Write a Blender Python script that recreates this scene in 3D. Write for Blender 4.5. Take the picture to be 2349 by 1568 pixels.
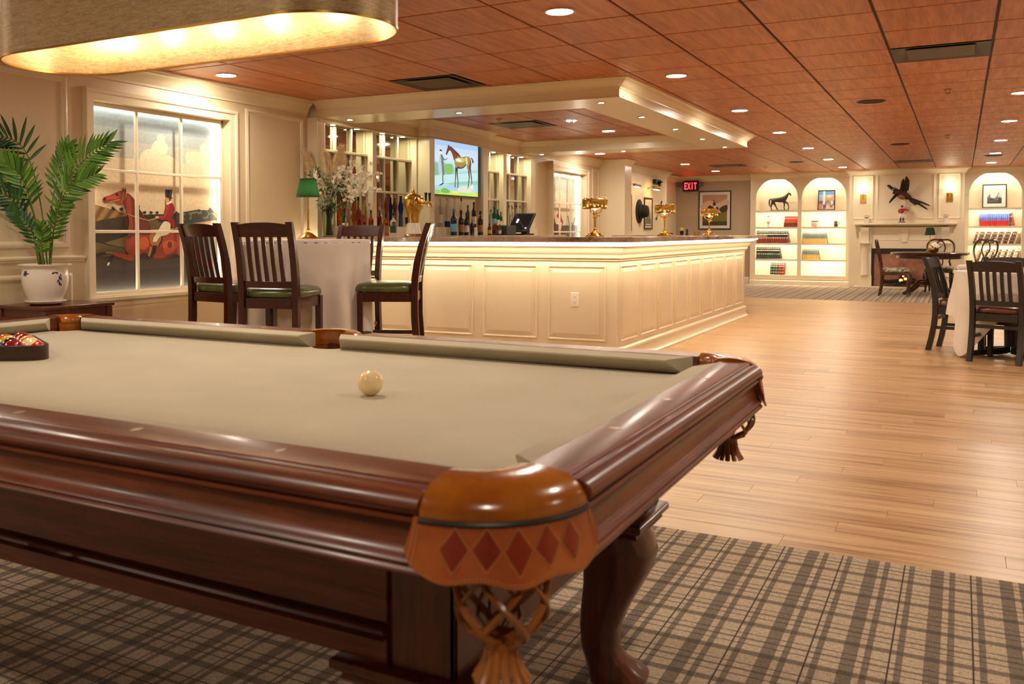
import bpy, bmesh, math, random
from mathutils import Vector, Matrix
random.seed(7)
sc = bpy.context.scene
COL = sc.collection
for _o in list(bpy.data.objects):
    bpy.data.objects.remove(_o)
PI = math.pi

# ---------------------------------------------------------------- camera
cam_d = bpy.data.cameras.new('camera')
cam = bpy.data.objects.new('camera', cam_d)
COL.objects.link(cam)
sc.camera = cam
EYE = 1.095
_yaw, _pit, _rol = -0.5165, -0.0354, -0.0018
_f = Vector((math.sin(_yaw)*math.cos(_pit), math.cos(_yaw)*math.cos(_pit), math.sin(_pit)))
_r = Vector((math.cos(_yaw), -math.sin(_yaw), 0))
_u = _r.cross(_f)
_r2 = _r*math.cos(_rol) + _u*math.sin(_rol)
_u2 = _u*math.cos(_rol) - _r*math.sin(_rol)
_m = Matrix((_r2, _u2, -_f)).transposed().to_4x4()
_m.translation = (0, 0, EYE)
cam.matrix_world = _m
cam_d.sensor_fit = 'HORIZONTAL'
cam_d.sensor_width = 36
cam_d.lens = 2116.4868/2349*36
cam_d.shift_x = (1174.5-1001.97)/2349
cam_d.shift_y = (609.52-784)/2349
cam_d.clip_start = 0.05
cam_d.clip_end = 80
cam_d.dof.use_dof = True
cam_d.dof.focus_distance = 5.6
cam_d.dof.aperture_fstop = 6.3

# ---------------------------------------------------------------- world, exposure
w = bpy.data.worlds.new('world')
sc.world = w
w.use_nodes = True
w.node_tree.nodes['Background'].inputs[0].default_value = (1.0, 0.86, 0.70, 1)
w.node_tree.nodes['Background'].inputs[1].default_value = 0.3
sc.view_settings.view_transform = 'Standard'
sc.view_settings.look = 'None'
sc.view_settings.gamma = 1.0
sc.view_settings.use_curve_mapping = False
sc.view_settings.exposure = 1.28
sc.cycles.use_denoising = True
sc.cycles.max_bounces = 8
sc.cycles.diffuse_bounces = 5
sc.cycles.glossy_bounces = 4
sc.cycles.transmission_bounces = 6
sc.cycles.transparent_max_bounces = 8
sc.cycles.sample_clamp_indirect = 6
sc.cycles.caustics_reflective = False
sc.cycles.caustics_refractive = False
# strengths of everything that shines, in one place
WARM = (1.0, 0.74, 0.47)
WARM2 = (1.0, 0.87, 0.70)
L_DOWN = 150.0      # recessed downlights
L_SPOT = 60.0       # little soffit spots
L_BAR = 26.0        # strip under the bar counter
L_WIN = 10.0        # strips round the painted windows
L_SHELF = 34.0       # strips in the bookcases
L_NICHE = 160.0      # strips over the mirrored niches
L_PEND = 4.5       # bulbs of the pool table pendant

H = 2.3416          # ceiling height

# ---------------------------------------------------------------- helpers
def lin(c):
    if isinstance(c, str):
        c = c.lstrip('#')
        c = tuple(int(c[i:i+2], 16)/255 for i in (0, 2, 4))
    return tuple(x/12.92 if x <= 0.04045 else ((x+0.055)/1.055)**2.4 for x in c[:3])

class MB:
    def __init__(self):
        self.v = []; self.f = []; self.m = []; self.col = []
    def add(self, vs, fs, mi=0, col=None):
        o = len(self.v)
        self.v += [tuple(p) for p in vs]
        for q in fs:
            self.f.append(tuple(i+o for i in q)); self.m.append(mi); self.col.append(col)
        return self
    def box(self, x0, x1, y0, y1, z0, z1, mi=0):
        vs = [(x, y, z) for z in (z0, z1) for y in (y0, y1) for x in (x0, x1)]
        return self.add(vs, [(0,2,3,1),(4,5,7,6),(0,1,5,4),(2,6,7,3),(0,4,6,2),(1,3,7,5)], mi)
    def obox(self, c, size, mat=None, mi=0):
        sx, sy, sz = (s/2 for s in size)
        vs = [Vector((x, y, z)) for z in (-sz, sz) for y in (-sy, sy) for x in (-sx, sx)]
        if mat is not None: vs = [mat @ p for p in vs]
        c = Vector(c)
        return self.add([p+c for p in vs], [(0,2,3,1),(4,5,7,6),(0,1,5,4),(2,6,7,3),(0,4,6,2),(1,3,7,5)], mi)
    def beam(self, p, q, w, d, up=(0, 0, 1), mi=0, w2=None, d2=None):
        p, q = Vector(p), Vector(q); t = (q-p).normalized(); up = Vector(up)
        s = t.cross(up)
        if s.length < 1e-4: s = t.cross(Vector((1, 0, 0)))
        s.normalize(); n = s.cross(t)
        w2 = w if w2 is None else w2; d2 = d if d2 is None else d2
        vs = []
        for c, a, b in ((p, w/2, d/2), (q, w2/2, d2/2)):
            vs += [c-s*a-n*b, c+s*a-n*b, c+s*a+n*b, c-s*a+n*b]
        return self.add(vs, [(3,2,1,0),(4,5,6,7),(0,1,5,4),(1,2,6,5),(2,3,7,6),(3,0,4,7)], mi)
    def prism(self, poly, ax, a, b, mi=0):
        n = len(poly)
        def P(p, t):
            return {'x': (t, p[0], p[1]), 'y': (p[0], t, p[1]), 'z': (p[0], p[1], t)}[ax]
        vs = [P(p, a) for p in poly]+[P(p, b) for p in poly]
        fs = [tuple(range(n)), tuple(range(2*n-1, n-1, -1))]+[(i, (i+1) % n, n+(i+1) % n, n+i) for i in range(n)]
        return self.add(vs, fs, mi)
    def lathe(self, prof, c=(0, 0, 0), n=20, mi=0, cap=True, tf=None):
        vs = []; k = len(prof)
        for r, z in prof:
            for i in range(n):
                a = 2*PI*i/n
                p = Vector((r*math.cos(a), r*math.sin(a), z))
                if tf is not None: p = tf @ p
                vs.append(p+Vector(c))
        fs = [(j*n+i, j*n+(i+1) % n, (j+1)*n+(i+1) % n, (j+1)*n+i) for j in range(k-1) for i in range(n)]
        if cap:
            fs += [tuple(range(n-1, -1, -1)), tuple((k-1)*n+i for i in range(n))]
        return self.add(vs, fs, mi)
    def tube(self, path, r, n=8, mi=0, closed=False, flat=1.0):
        pts = [Vector(p) for p in path]; k = len(pts); vs = []
        rs = r if isinstance(r, (list, tuple)) else [r]*k
        prev = None
        for i, p in enumerate(pts):
            if closed: t = pts[(i+1) % k]-pts[i-1]
            else: t = pts[min(i+1, k-1)]-pts[max(i-1, 0)]
            t.normalize()
            if prev is None:
                s = t.cross(Vector((0, 0, 1)))
                if s.length < 1e-3: s = t.cross(Vector((1, 0, 0)))
            else:
                s = prev-t*prev.dot(t)
            s.normalize(); prev = s; b = t.cross(s)
            for j in range(n):
                a = 2*PI*j/n
                vs.append(p+s*math.cos(a)*rs[i]+b*math.sin(a)*rs[i]*flat)
        m = k if closed else k-1
        fs = [(i*n+j, i*n+(j+1) % n, ((i+1) % k)*n+(j+1) % n, ((i+1) % k)*n+j) for i in range(m) for j in range(n)]
        if not closed:
            fs += [tuple(range(n-1, -1, -1)), tuple((k-1)*n+j for j in range(n))]
        return self.add(vs, fs, mi)
    def ball(self, c, r, n=12, m=8, mi=0):
        rx, ry, rz = r if isinstance(r, (tuple, list)) else (r, r, r)
        prof = [(math.sin(PI*j/m), -math.cos(PI*j/m)) for j in range(1, m)]
        vs = [(c[0]+rx*a*math.cos(2*PI*i/n), c[1]+ry*a*math.sin(2*PI*i/n), c[2]+rz*b) for a, b in prof for i in range(n)]
        k = len(prof)
        vs += [(c[0], c[1], c[2]-rz), (c[0], c[1], c[2]+rz)]
        fs = [(j*n+i, j*n+(i+1) % n, (j+1)*n+(i+1) % n, (j+1)*n+i) for j in range(k-1) for i in range(n)]
        fs += [(k*n, (i+1) % n, i) for i in range(n)]+[(k*n+1, (k-1)*n+i, (k-1)*n+(i+1) % n) for i in range(n)]
        return self.add(vs, fs, mi)
    def mould(self, path, prof, closed=False, tf=None, mi=0, side=1):
        """sweep a (d, z) profile along a plan polyline; d is measured to the left of travel (side=1)"""
        pts = [Vector((p[0], p[1])) for p in path]; k = len(pts); rings = []
        for i in range(k):
            a = pts[i-1] if (closed or i > 0) else None
            b = pts[(i+1) % k] if (closed or i < k-1) else None
            def nrm(p, q):
                t = (q-p).normalized(); return Vector((-t.y, t.x))*side
            if a is None: n = nrm(pts[i], b); s = 1
            elif b is None: n = nrm(a, pts[i]); s = 1
            else:
                n1, n2 = nrm(a, pts[i]), nrm(pts[i], b); n = (n1+n2)
                n.normalize(); s = 1/max(0.25, n.dot(n1))
            rings.append([(pts[i].x+n.x*d*s, pts[i].y+n.y*d*s, z) for d, z in prof])
        q = len(prof); vs = [p for r in rings for p in r]
        if tf: vs = [tf(*p) for p in vs]
        m = k if closed else k-1
        fs = [(i*q+j, i*q+j+1, ((i+1) % k)*q+j+1, ((i+1) % k)*q+j) for i in range(m) for j in range(q-1)]
        if not closed:
            fs += [tuple(range(q)), tuple((k-1)*q+j for j in range(q-1, -1, -1))]
        return self.add(vs, fs, mi)
    def build(self, name, mats, parent=None, loc=None, bevel=0, smooth=True, rot=None, ang=0.65, segs=2):
        me = bpy.data.meshes.new(name)
        me.from_pydata(self.v, [], self.f)
        mats = mats if isinstance(mats, (list, tuple)) else [mats]
        for m in mats: me.materials.append(m)
        for p, mi in zip(me.polygons, self.m): p.material_index = mi
        if any(c is not None for c in self.col):
            at = me.color_attributes.new('Col', 'FLOAT_COLOR', 'CORNER')
            for p, c in zip(me.polygons, self.col):
                cc = lin(c) if c is not None else (1, 1, 1)
                for li in p.loop_indices: at.data[li].color = (*cc, 1)
        else:
            bm = bmesh.new(); bm.from_mesh(me)
            bmesh.ops.recalc_face_normals(bm, faces=bm.faces)
            bm.to_mesh(me); bm.free()
        if smooth:
            me.shade_smooth()
            me.set_sharp_from_angle(angle=ang)
        o = bpy.data.objects.new(name, me)
        COL.objects.link(o)
        if parent: o.parent = parent
        if loc is not None: o.location = loc
        if rot is not None: o.rotation_euler = rot
        if bevel:
            b = o.modifiers.new('bevel', 'BEVEL'); b.width = bevel; b.segments = segs; b.limit_method = 'ANGLE'
            b.angle_limit = 0.6; b.harden_normals = False
        return o

def tag(o, label, cat, group=None, kind=None):
    o['label'] = label; o['category'] = cat
    if group: o['group'] = group
    if kind: o['kind'] = kind
    return o
def thing(name, label, cat, loc=(0, 0, 0), rz=0, group=None):
    o = bpy.data.objects.new(name, None); COL.objects.link(o)
    o.empty_display_size = 0.1
    o.location = loc; o.rotation_euler = (0, 0, rz)
    return tag(o, label, cat, group)
def struct(o):
    o['kind'] = 'structure'; return o
def kids(o):
    return [c for c in bpy.data.objects if c.parent == o]
def dup(root, loc, rz=0, label=None, group=None):
    def cp(o, par):
        c = o.copy(); COL.objects.link(c)
        if par: c.parent = par
        for k in TREE.get(o.name) or kids(o): cp(k, c)
        return c
    r = cp(root, None)
    r.location = loc; r.rotation_euler = (0, 0, rz)
    if label: r['label'] = label
    if group: r['group'] = group
    return r
TREE = {}
def freeze(root):
    """remember the children of a prototype so that copying it stays quick"""
    ks = kids(root); TREE[root.name] = ks
    for k in ks: freeze(k)
ORD = ['first', 'second', 'third', 'fourth', 'fifth', 'sixth', 'seventh', 'eighth', 'ninth', 'tenth', 'eleventh', 'twelfth',
       'thirteenth', 'fourteenth', 'fifteenth', 'sixteenth', 'seventeenth', 'eighteenth', 'nineteenth', 'twentieth',
       'twenty-first', 'twenty-second', 'twenty-third', 'twenty-fourth']

def sm(pts, n=4):
    """closed Catmull-Rom outline"""
    k = len(pts); out = []
    for i in range(k):
        p0, p1, p2, p3 = (Vector(pts[(i+j-1) % k]) for j in range(4))
        for s in range(n):
            t = s/n
            out.append(tuple(0.5*((2*p1)+(p2-p0)*t+(2*p0-5*p1+4*p2-p3)*t*t+(3*p1-p0-3*p2+p3)*t**3)))
    return out
def spl(pts, n=6):
    """open Catmull-Rom path"""
    P = [Vector(p) for p in pts]; P = [2*P[0]-P[1]]+P+[2*P[-1]-P[-2]]; out = []
    for i in range(1, len(P)-2):
        p0, p1, p2, p3 = P[i-1:i+3]
        for s in range(n):
            t = s/n
            out.append(0.5*((2*p1)+(p2-p0)*t+(2*p0-5*p1+4*p2-p3)*t*t+(3*p1-p0-3*p2+p3)*t**3))
    out.append(P[-2]); return out
def el(cx, cy, rx, ry, n=14):
    return [(cx+rx*math.cos(2*PI*i/n), cy+ry*math.sin(2*PI*i/n)) for i in range(n)]

def picture(name, mat, o, u, v, layers, parent=None, step=0.0004):
    """flat print: coloured shapes (0..1 in u, v) laid over each other on a flat board"""
    o, u, v = Vector(o), Vector(u), Vector(v); n = u.cross(v).normalized(); mb = MB()
    for i, (c, pts) in enumerate(layers):
        vs = [o+u*min(1, max(0, p[0]))+v*min(1, max(0, p[1]))+n*step*(i+1) for p in pts]
        a = sum((vs[j]-vs[0]).cross(vs[(j+1) % len(vs)]-vs[0]).dot(n) for j in range(len(vs)))
        mb.add(vs, [tuple(range(len(vs))) if a > 0 else tuple(range(len(vs)-1, -1, -1))], 0, c)
    return mb.build(name, mat, parent, smooth=False)

# ---------------------------------------------------------------- materials
class NT:
    def __init__(self, name):
        self.m = bpy.data.materials.new(name); self.m.use_nodes = True
        self.t = self.m.node_tree; self.b = self.t.nodes['Principled BSDF']
    def n(self, kind, **kw):
        x = self.t.nodes.new(kind)
        for k, v in kw.items():
            if k in x.inputs: x.inputs[k].default_value = v
            else: setattr(x, k, v)
        return x
    def l(self, a, b): self.t.links.new(a, b)
    def set(self, **kw):
        for k, v in kw.items(): self.b.inputs[k.replace('_', ' ')].default_value = v
    def coord(self, scale=(1, 1, 1), kind='Object', loc=(0, 0, 0), rot=(0, 0, 0)):
        c = self.n('ShaderNodeTexCoord'); mp = self.n('ShaderNodeMapping')
        mp.inputs['Scale'].default_value = scale; mp.inputs['Location'].default_value = loc
        mp.inputs['Rotation'].default_value = rot
        self.l(c.outputs[kind], mp.inputs['Vector']); return mp.outputs[0]
    def noise(self, vec, scale=5, detail=3, rough=0.5):
        x = self.n('ShaderNodeTexNoise'); x.inputs['Scale'].default_value = scale
        x.inputs['Detail'].default_value = detail; x.inputs['Roughness'].default_value = rough
        if vec is not None: self.l(vec, x.inputs['Vector'])
        return x.outputs['Fac']
    def ramp(self, fac, stops):
        r = self.n('ShaderNodeValToRGB'); e = r.color_ramp.elements
        while len(e) < len(stops): e.new(0.5)
        for x, (p, c) in zip(e, stops): x.position = p; x.color = (*c[:3], 1)
        self.l(fac, r.inputs[0]); return r.outputs[0]
    def mix(self, fac, a, b, mode='MIX'):
        x = self.n('ShaderNodeMix', data_type='RGBA', blend_type=mode)
        for s, v in ((0, fac), (6, a), (7, b)):
            if hasattr(v, 'is_output'): self.l(v, x.inputs[s])
            elif s == 0: x.inputs[s].default_value = v
            else: x.inputs[s].default_value = (*v[:3], 1)
        return x.outputs[2]
    def math(self, op, a, b=None, c=None):
        x = self.n('ShaderNodeMath', operation=op)
        for i, v in enumerate((a, b, c)):
            if v is None: continue
            if hasattr(v, 'is_output'): self.l(v, x.inputs[i])
            else: x.inputs[i].default_value = v
        return x.outputs[0]
    def bump(self, h, strength=0.2, dist=0.01):
        x = self.n('ShaderNodeBump'); x.inputs['Strength'].default_value = strength; x.inputs['Distance'].default_value = dist
        self.l(h, x.inputs['Height']); self.l(x.outputs[0], self.b.inputs['Normal'])

def plain(name, col, rough=0.5, metal=0.0, var=0.06, scale=6.0, bump=0.0, spec=0.5, coat=0.0, **kw):
    """painted, moulded or cast surface: slight tonal mottling and optional fine relief"""
    t = NT(name); c = lin(col)
    f = t.noise(t.coord(), scale, 3)
    t.l(t.ramp(f, [(0.3, tuple(x*(1-var) for x in c)), (0.7, tuple(min(1, x*(1+var)) for x in c))]), t.b.inputs['Base Color'])
    t.set(Roughness=rough, Metallic=metal, Specular_IOR_Level=spec, Coat_Weight=coat, Coat_Roughness=0.08, **kw)
    if bump: t.bump(t.noise(t.coord(), 180, 2), bump, 0.004)
    return t.m
def wood(name, dark, light, axis='x', rough=0.3, coat=0.4, scale=1.0, stretch=14, bump=0.05, mid=0.5):
    t = NT(name); a = {'x': (1, stretch, stretch), 'y': (stretch, 1, stretch), 'z': (stretch, stretch, 1)}[axis]
    v = t.coord(tuple(q*scale*3 for q in a))
    f = t.noise(v, 1.0, 5, 0.6)
    v2 = t.coord(tuple(q*scale*9 for q in a)); f2 = t.noise(v2, 1.5, 3, 0.6)
    g = t.math('MULTIPLY_ADD', f2, 0.35, t.math('MULTIPLY', f, 0.65))
    t.l(t.ramp(g, [(mid-0.18, lin(dark)), (mid+0.17, lin(light))]), t.b.inputs['Base Color'])
    t.set(Roughness=rough, Coat_Weight=coat, Coat_Roughness=0.12)
    if bump: t.bump(g, bump, 0.003)
    return t.m
def emit(name, col, strength, base=None):
    t = NT(name)
    t.set(Emission_Color=(*col, 1), Emission_Strength=strength, Base_Color=(*(base or (0.8, 0.8, 0.8)), 1), Roughness=0.5)
    t.m.cycles.emission_sampling = 'AUTO'
    return t.m
def glass(name, col=(1, 1, 1), rough=0.0, ior=1.45, thin=False):
    t = NT(name)
    t.set(Base_Color=(*col, 1), Roughness=rough, IOR=ior, Transmission_Weight=1.0)
    return t.m
def attr_mat(name, rough=0.6, emission=0.0, grain=0.12, gscale=60):
    t = NT(name)
    a = t.n('ShaderNodeVertexColor'); a.layer_name = 'Col'
    f = t.noise(t.coord(), gscale, 4, 0.7)
    g = t.ramp(f, [(0.3, (1-grain,)*3), (0.7, (1+grain*0.5,)*3)])
    c = t.mix(1.0, a.outputs['Color'], g, 'MULTIPLY')
    t.l(c, t.b.inputs['Base Color']); t.set(Roughness=rough)
    if emission:
        t.l(c, t.b.inputs['Emission Color']); t.set(Emission_Strength=emission)
    return t.m

M_wall = plain('cream_wall_paint', '#d9c9a6', 0.42, var=0.02, scale=2)
M_trim = plain('cream_gloss_paint', '#e4d7ba', 0.28, var=0.015, scale=2)
M_wall2 = plain('taupe_wall_paint', '#b29f86', 0.55, var=0.02, scale=2)
M_dark = plain('black_ceiling_grid', '#1d140e', 0.6)
M_black = plain('black_metal', '#161412', 0.45)
M_brass = plain('polished_brass', '#e2bc66', 0.18, 1.0, var=0.05)
M_brassd = plain('aged_brass', '#9a7434', 0.32, 1.0, var=0.1)
M_cherry = wood('cherry_rail_wood', '#3c1408', '#83401d', 'x', 0.34, 0.12, 1.0)
M_cherry_y = wood('cherry_rail_wood_across', '#3c1408', '#83401d', 'y', 0.32, 0.12, 1.0)
M_cherry_z = wood('cherry_leg_wood', '#331409', '#6c3017', 'z', 0.3, 0.3, 1.0)
M_mahog = wood('mahogany_chair_wood', '#2a0c07', '#4f1d10', 'z', 0.25, 0.45, 1.2)
M_mahog_x = wood('mahogany_chair_wood_across', '#2a0c07', '#4f1d10', 'x', 0.25, 0.45, 1.2)
M_ebony = wood('black_stained_chair_wood', '#15110f', '#2c2522', 'z', 0.35, 0.2, 1.2)
M_ebony_x = wood('black_stained_chair_wood_across', '#15110f', '#2c2522', 'x', 0.35, 0.2, 1.2)
M_white = plain('white_paint', '#efe9dc', 0.4, var=0.02)
M_down = emit('downlight_lens', WARM2, L_DOWN)
M_trimring = plain('downlight_trim', '#b9a184', 0.35, 0.3)
# ================================================================ ROOM SHELL
XL = -5.42
G = 0.6096

# ---- floor: slab, plaid carpet near, striped end of the same carpet far, plank floor between
fl = struct(MB().box(-6, 4.6, -3.2, 21.2, -0.12, -0.02).build('floor', M_dark))

def plaid():
    t = NT('plaid_carpet')
    g = t.n('ShaderNodeNewGeometry'); s = t.n('ShaderNodeSeparateXYZ'); t.l(g.outputs['Position'], s.inputs[0])
    per = 0.187
    def bands(axis, off, lst):
        u = t.math('FRACT', t.math('DIVIDE', t.math('ADD', s.outputs[axis], off), per)); tot = None
        for c, wd, a in lst:
            d = t.math('ABSOLUTE', t.math('SUBTRACT', u, c))
            m = t.math('MULTIPLY', t.math('LESS_THAN', d, wd/2), a)
            tot = m if tot is None else t.math('MAXIMUM', tot, m)
        return tot
    OX = 0.519+40*per
    bx = bands('X', OX, [(0.012, 0.022, 1.0), (0.13, 0.085, 0.74), (0.52, 0.19, 0.74), (0.74, 0.085, 0.74)])
    by = bands('Y', 40*per-3.37, [(0.15, 0.14, 0.74), (0.42, 0.022, 0.9), (0.60, 0.06, 0.74), (0.78, 0.022, 0.9)])
    d = t.math('FRACT', t.math('MULTIPLY', t.math('ADD', s.outputs['X'], s.outputs['Y']), 150.0))
    tw = t.math('GREATER_THAN', d, 0.45)
    both = t.math('MULTIPLY', t.math('GREATER_THAN', bx, 0.1), t.math('GREATER_THAN', by, 0.1))
    sm_ = t.math('MAXIMUM', bx, by)
    solid = t.math('GREATER_THAN', t.math('MAXIMUM', bx, by), 0.78)
    k = t.math('MAXIMUM', t.math('MULTIPLY', sm_, t.math('MULTIPLY_ADD', tw, 0.62, 0.5)), t.math('MAXIMUM', t.math('MULTIPLY', both, 0.82), t.math('MULTIPLY', solid, 0.9)))
    k = t.math('MINIMUM', k, 1.0)
    vec = t.n('ShaderNodeVectorMath', operation='SCALE'); t.l(g.outputs['Position'], vec.inputs[0]); vec.inputs['Scale'].default_value = 1
    sp = t.noise(vec.outputs[0], 260, 2, 0.8); sp2 = t.noise(vec.outputs[0], 90, 2, 0.6)
    tan = t.ramp(t.math('MULTIPLY_ADD', sp2, 0.4, t.math('MULTIPLY', sp, 0.6)), [(0.36, lin('#8f7c65')), (0.6, lin('#cdb99e'))])
    drk = t.ramp(sp, [(0.35, lin('#170e08')), (0.65, lin('#2e2117'))])
    c = t.mix(k, tan, drk)
    t.l(c, t.b.inputs['Base Color']); t.set(Roughness=0.95, Specular_IOR_Level=0.1, Sheen_Weight=0.15)
    t.bump(sp, 0.6, 0.004)
    return t.m
M_carpet = plaid()
MB().box(-5.42, 4.5, -3.0, 3.372, -0.02, 0.0).build('plaid_carpet', M_carpet, fl, smooth=False)
MB().box(-5.5, 4.5, 16.15, 20.9, -0.02, 0.0).build('plaid_carpet', M_carpet, fl, smooth=False)

def plank_mat():
    t = NT('oak_plank')
    g = t.n('ShaderNodeNewGeometry'); oi = t.n('ShaderNodeObjectInfo')
    off = t.n('ShaderNodeVectorMath', operation='MULTIPLY_ADD'); t.l(g.outputs['Position'], off.inputs[0])
    off.inputs[1].default_value = (1, 1, 1)
    cx = t.n('ShaderNodeCombineXYZ'); t.l(t.math('MULTIPLY', oi.outputs['Random'], 37), cx.inputs[0]); t.l(t.math('MULTIPLY', oi.outputs['Random'], 11), cx.inputs[2])
    t.l(cx.outputs[0], off.inputs[2])
    mp = t.n('ShaderNodeMapping'); mp.inputs['Scale'].default_value = (1.1, 20, 1); t.l(off.outputs[0], mp.inputs[0])
    f = t.noise(mp.outputs[0], 1.0, 5, 0.6)
    mp2 = t.n('ShaderNodeMapping'); mp2.inputs['Scale'].default_value = (2.2, 95, 1); t.l(off.outputs[0], mp2.inputs[0])
    f2 = t.noise(mp2.outputs[0], 1.2, 3, 0.6)
    mp3 = t.n('ShaderNodeMapping'); mp3.inputs['Scale'].default_value = (0.9, 8, 1); t.l(off.outputs[0], mp3.inputs[0])
    f3 = t.noise(mp3.outputs[0], 1.0, 2, 0.5)
    k = t.math('ADD', t.math('MULTIPLY', f, 0.5), t.math('ADD', t.math('MULTIPLY', f2, 0.3), t.math('MULTIPLY', f3, 0.2)))
    k = t.math('ADD', k, t.math('MULTIPLY', t.math('SUBTRACT', oi.outputs['Random'], 0.5), 0.05))
    c = t.ramp(k, [(0.32, lin('#6b4a31')), (0.41, lin('#a27a50')), (0.49, lin('#bf996a')), (0.62, lin('#d4b182'))])
    t.l(c, t.b.inputs['Base Color']); t.set(Roughness=0.34, Specular_IOR_Level=0.5)
    t.l(t.math('MULTIPLY_ADD', f2, 0.22, 0.22), t.b.inputs['Roughness'])
    t.bump(k, 0.08, 0.002)
    return t.m
M_plank = plank_mat()
PW, PLN = 0.1278, 1.22
rows = int(round((16.15-3.372)/PW)); PW = (16.15-3.372)/rows
planks = []
for r in range(rows):
    y0 = 3.372+r*PW
    x = -5.42-((r*0.437) % 1.0)*PLN
    while x < 4.5:
        a, b = max(x, -5.42), min(x+PLN, 4.5)
        if b-a > 0.02:
            lo = max(-2.5, -1.15-(y0-3.37)*0.27); hi = 0.055*y0+0.15
            planks.append((b > lo and a < hi, y0, a, b))
        x += PLN
vis = [p for p in planks if p[0]][:300]
rest = [p for p in planks if p not in vis]
def plank_mb(mb, x0, x1, y0, y1):
    e = 0.0003; c = 0.0009
    vs = [(x0+e, y0+e, -0.02), (x1-e, y0+e, -0.02), (x1-e, y1-e, -0.02), (x0+e, y1-e, -0.02),
          (x0+e, y0+e, -c), (x1-e, y0+e, -c), (x1-e, y1-e, -c), (x0+e, y1-e, -c),
          (x0+e+c, y0+e+c, 0), (x1-e-c, y0+e+c, 0), (x1-e-c, y1-e-c, 0), (x0+e+c, y1-e-c, 0)]
    mb.add(vs, [(0,1,5,4),(1,2,6,5),(2,3,7,6),(3,0,4,7),(4,5,9,8),(5,6,10,9),(6,7,11,10),(7,4,8,11),(8,9,10,11)])
_pm = {}
for _, y0, a, b in vis:
    key = round(b-a, 3)
    if key not in _pm:
        mb = MB(); plank_mb(mb, 0, b-a, 0, PW)
        o = mb.build('floor_plank', M_plank, fl, smooth=False); _pm[key] = o.data
    else:
        o = bpy.data.objects.new('floor_plank', _pm[key]); COL.objects.link(o); o.parent = fl
    o.location = (a, y0, 0)
mb = MB()
for _, y0, a, b in rest: plank_mb(mb, a, b, y0, y0+PW)
o = mb.build('floor_planks', M_plank, fl, smooth=False); o['kind'] = 'stuff'

# ---- ceiling: dark grid, wood tiles in it
ce = struct(MB().box(-6, 4.6, -3.2, 21.2, H+0.012, H+0.12).build('ceiling', M_dark))
def tile_mat():
    t = NT('cherry_ceiling_tile')
    g = t.n('ShaderNodeNewGeometry'); oi = t.n('ShaderNodeObjectInfo')
    v = t.n('ShaderNodeVectorMath', operation='ADD'); t.l(g.outputs['Position'], v.inputs[0])
    cx = t.n('ShaderNodeCombineXYZ'); t.l(t.math('MULTIPLY', oi.outputs['Random'], 23), cx.inputs[0]); t.l(t.math('MULTIPLY', oi.outputs['Random'], 41), cx.inputs[1])
    t.l(cx.outputs[0], v.inputs[1])
    mp = t.n('ShaderNodeMapping'); mp.inputs['Scale'].default_value = (22, 2.2, 1); t.l(v.outputs[0], mp.inputs[0])
    f = t.noise(mp.outputs[0], 1, 5, 0.6)
    mp2 = t.n('ShaderNodeMapping'); mp2.inputs['Scale'].default_value = (110, 4, 1); t.l(v.outputs[0], mp2.inputs[0])
    f2 = t.noise(mp2.outputs[0], 1, 3, 0.6)
    k = t.math('MULTIPLY_ADD', f2, 0.35, t.math('MULTIPLY', f, 0.65))
    k = t.math('ADD', k, t.math('MULTIPLY', t.math('SUBTRACT', oi.outputs['Random'], 0.5), 0.05))
    t.l(t.ramp(k, [(0.34, lin('#a05c3a')), (0.5, lin('#bb744c')), (0.66, lin('#cd895c'))]), t.b.inputs['Base Color'])
    t.set(Roughness=0.42, Specular_IOR_Level=0.35)
    return t.m
M_tile = tile_mat()
VENTS = {(-1, 3): 'black ceiling vent beside the beam at upper right', (-7, 2): 'black ceiling vent in front of the bar soffit', (-8, 7): 'black ceiling vent inside the bar soffit',
         (-7, 20): 'far black ceiling vent near the exit sign corner', (-2, 21): 'far black ceiling vent above the fireplace'}
def tile_mb(mb, x0, x1, y0, y1):
    c = 0.004
    vs = [(x0, y0, H+0.012), (x1, y0, H+0.012), (x1, y1, H+0.012), (x0, y1, H+0.012),
          (x0, y0, H+c), (x1, y0, H+c), (x1, y1, H+c), (x0, y1, H+c),
          (x0+c, y0+c, H), (x1-c, y0+c, H), (x1-c, y1-c, H), (x0+c, y1-c, H)]
    mb.add(vs, [(0,4,5,1),(1,5,6,2),(2,6,7,3),(3,7,4,0),(4,8,9,5),(5,9,10,6),(6,10,11,7),(7,11,8,4),(8,11,10,9)])
tm = None; far = MB(); cand = []
for i in range(-10, 8):
    for j in range(-14, 26):
        x0 = 0.1624+i*G; y0 = 5.196+j*G
        if x0 > 4.5 or y0 > 20.9 or y0 < -3.1: continue
        if (i, j) in VENTS: continue
        vis = y0 > 4.3 and x0 < 0.062*y0+0.35 and x0+G > -1.25*y0 and x0 > -6
        cand.append((not vis, y0, x0))
cand.sort()
gap = 0.008
for n, (hid, y0, x0) in enumerate(cand):
    a, b, c, d = max(x0+gap, -5.42), min(x0+G-gap, 4.5), y0+gap, y0+G-gap
    if b-a < 0.03: continue
    if hid or n >= 300 or a != x0+gap:
        tile_mb(far, a, b, c, d) if (hid or n >= 300) else None
        if not (hid or n >= 300):
            mb = MB(); tile_mb(mb, a, b, c, d); mb.build('ceiling_tile', M_tile, ce, smooth=False)
        continue
    if tm is None:
        mb = MB(); tile_mb(mb, 0, b-a, 0, d-c); o = mb.build('ceiling_tile', M_tile, ce, smooth=False); tm = o.data
    else:
        o = bpy.data.objects.new('ceiling_tile', tm); COL.objects.link(o); o.parent = ce
    o.location = (a, c, 0)
o = far.build('ceiling_tiles', M_tile, ce, smooth=False); o['kind'] = 'stuff'

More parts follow.
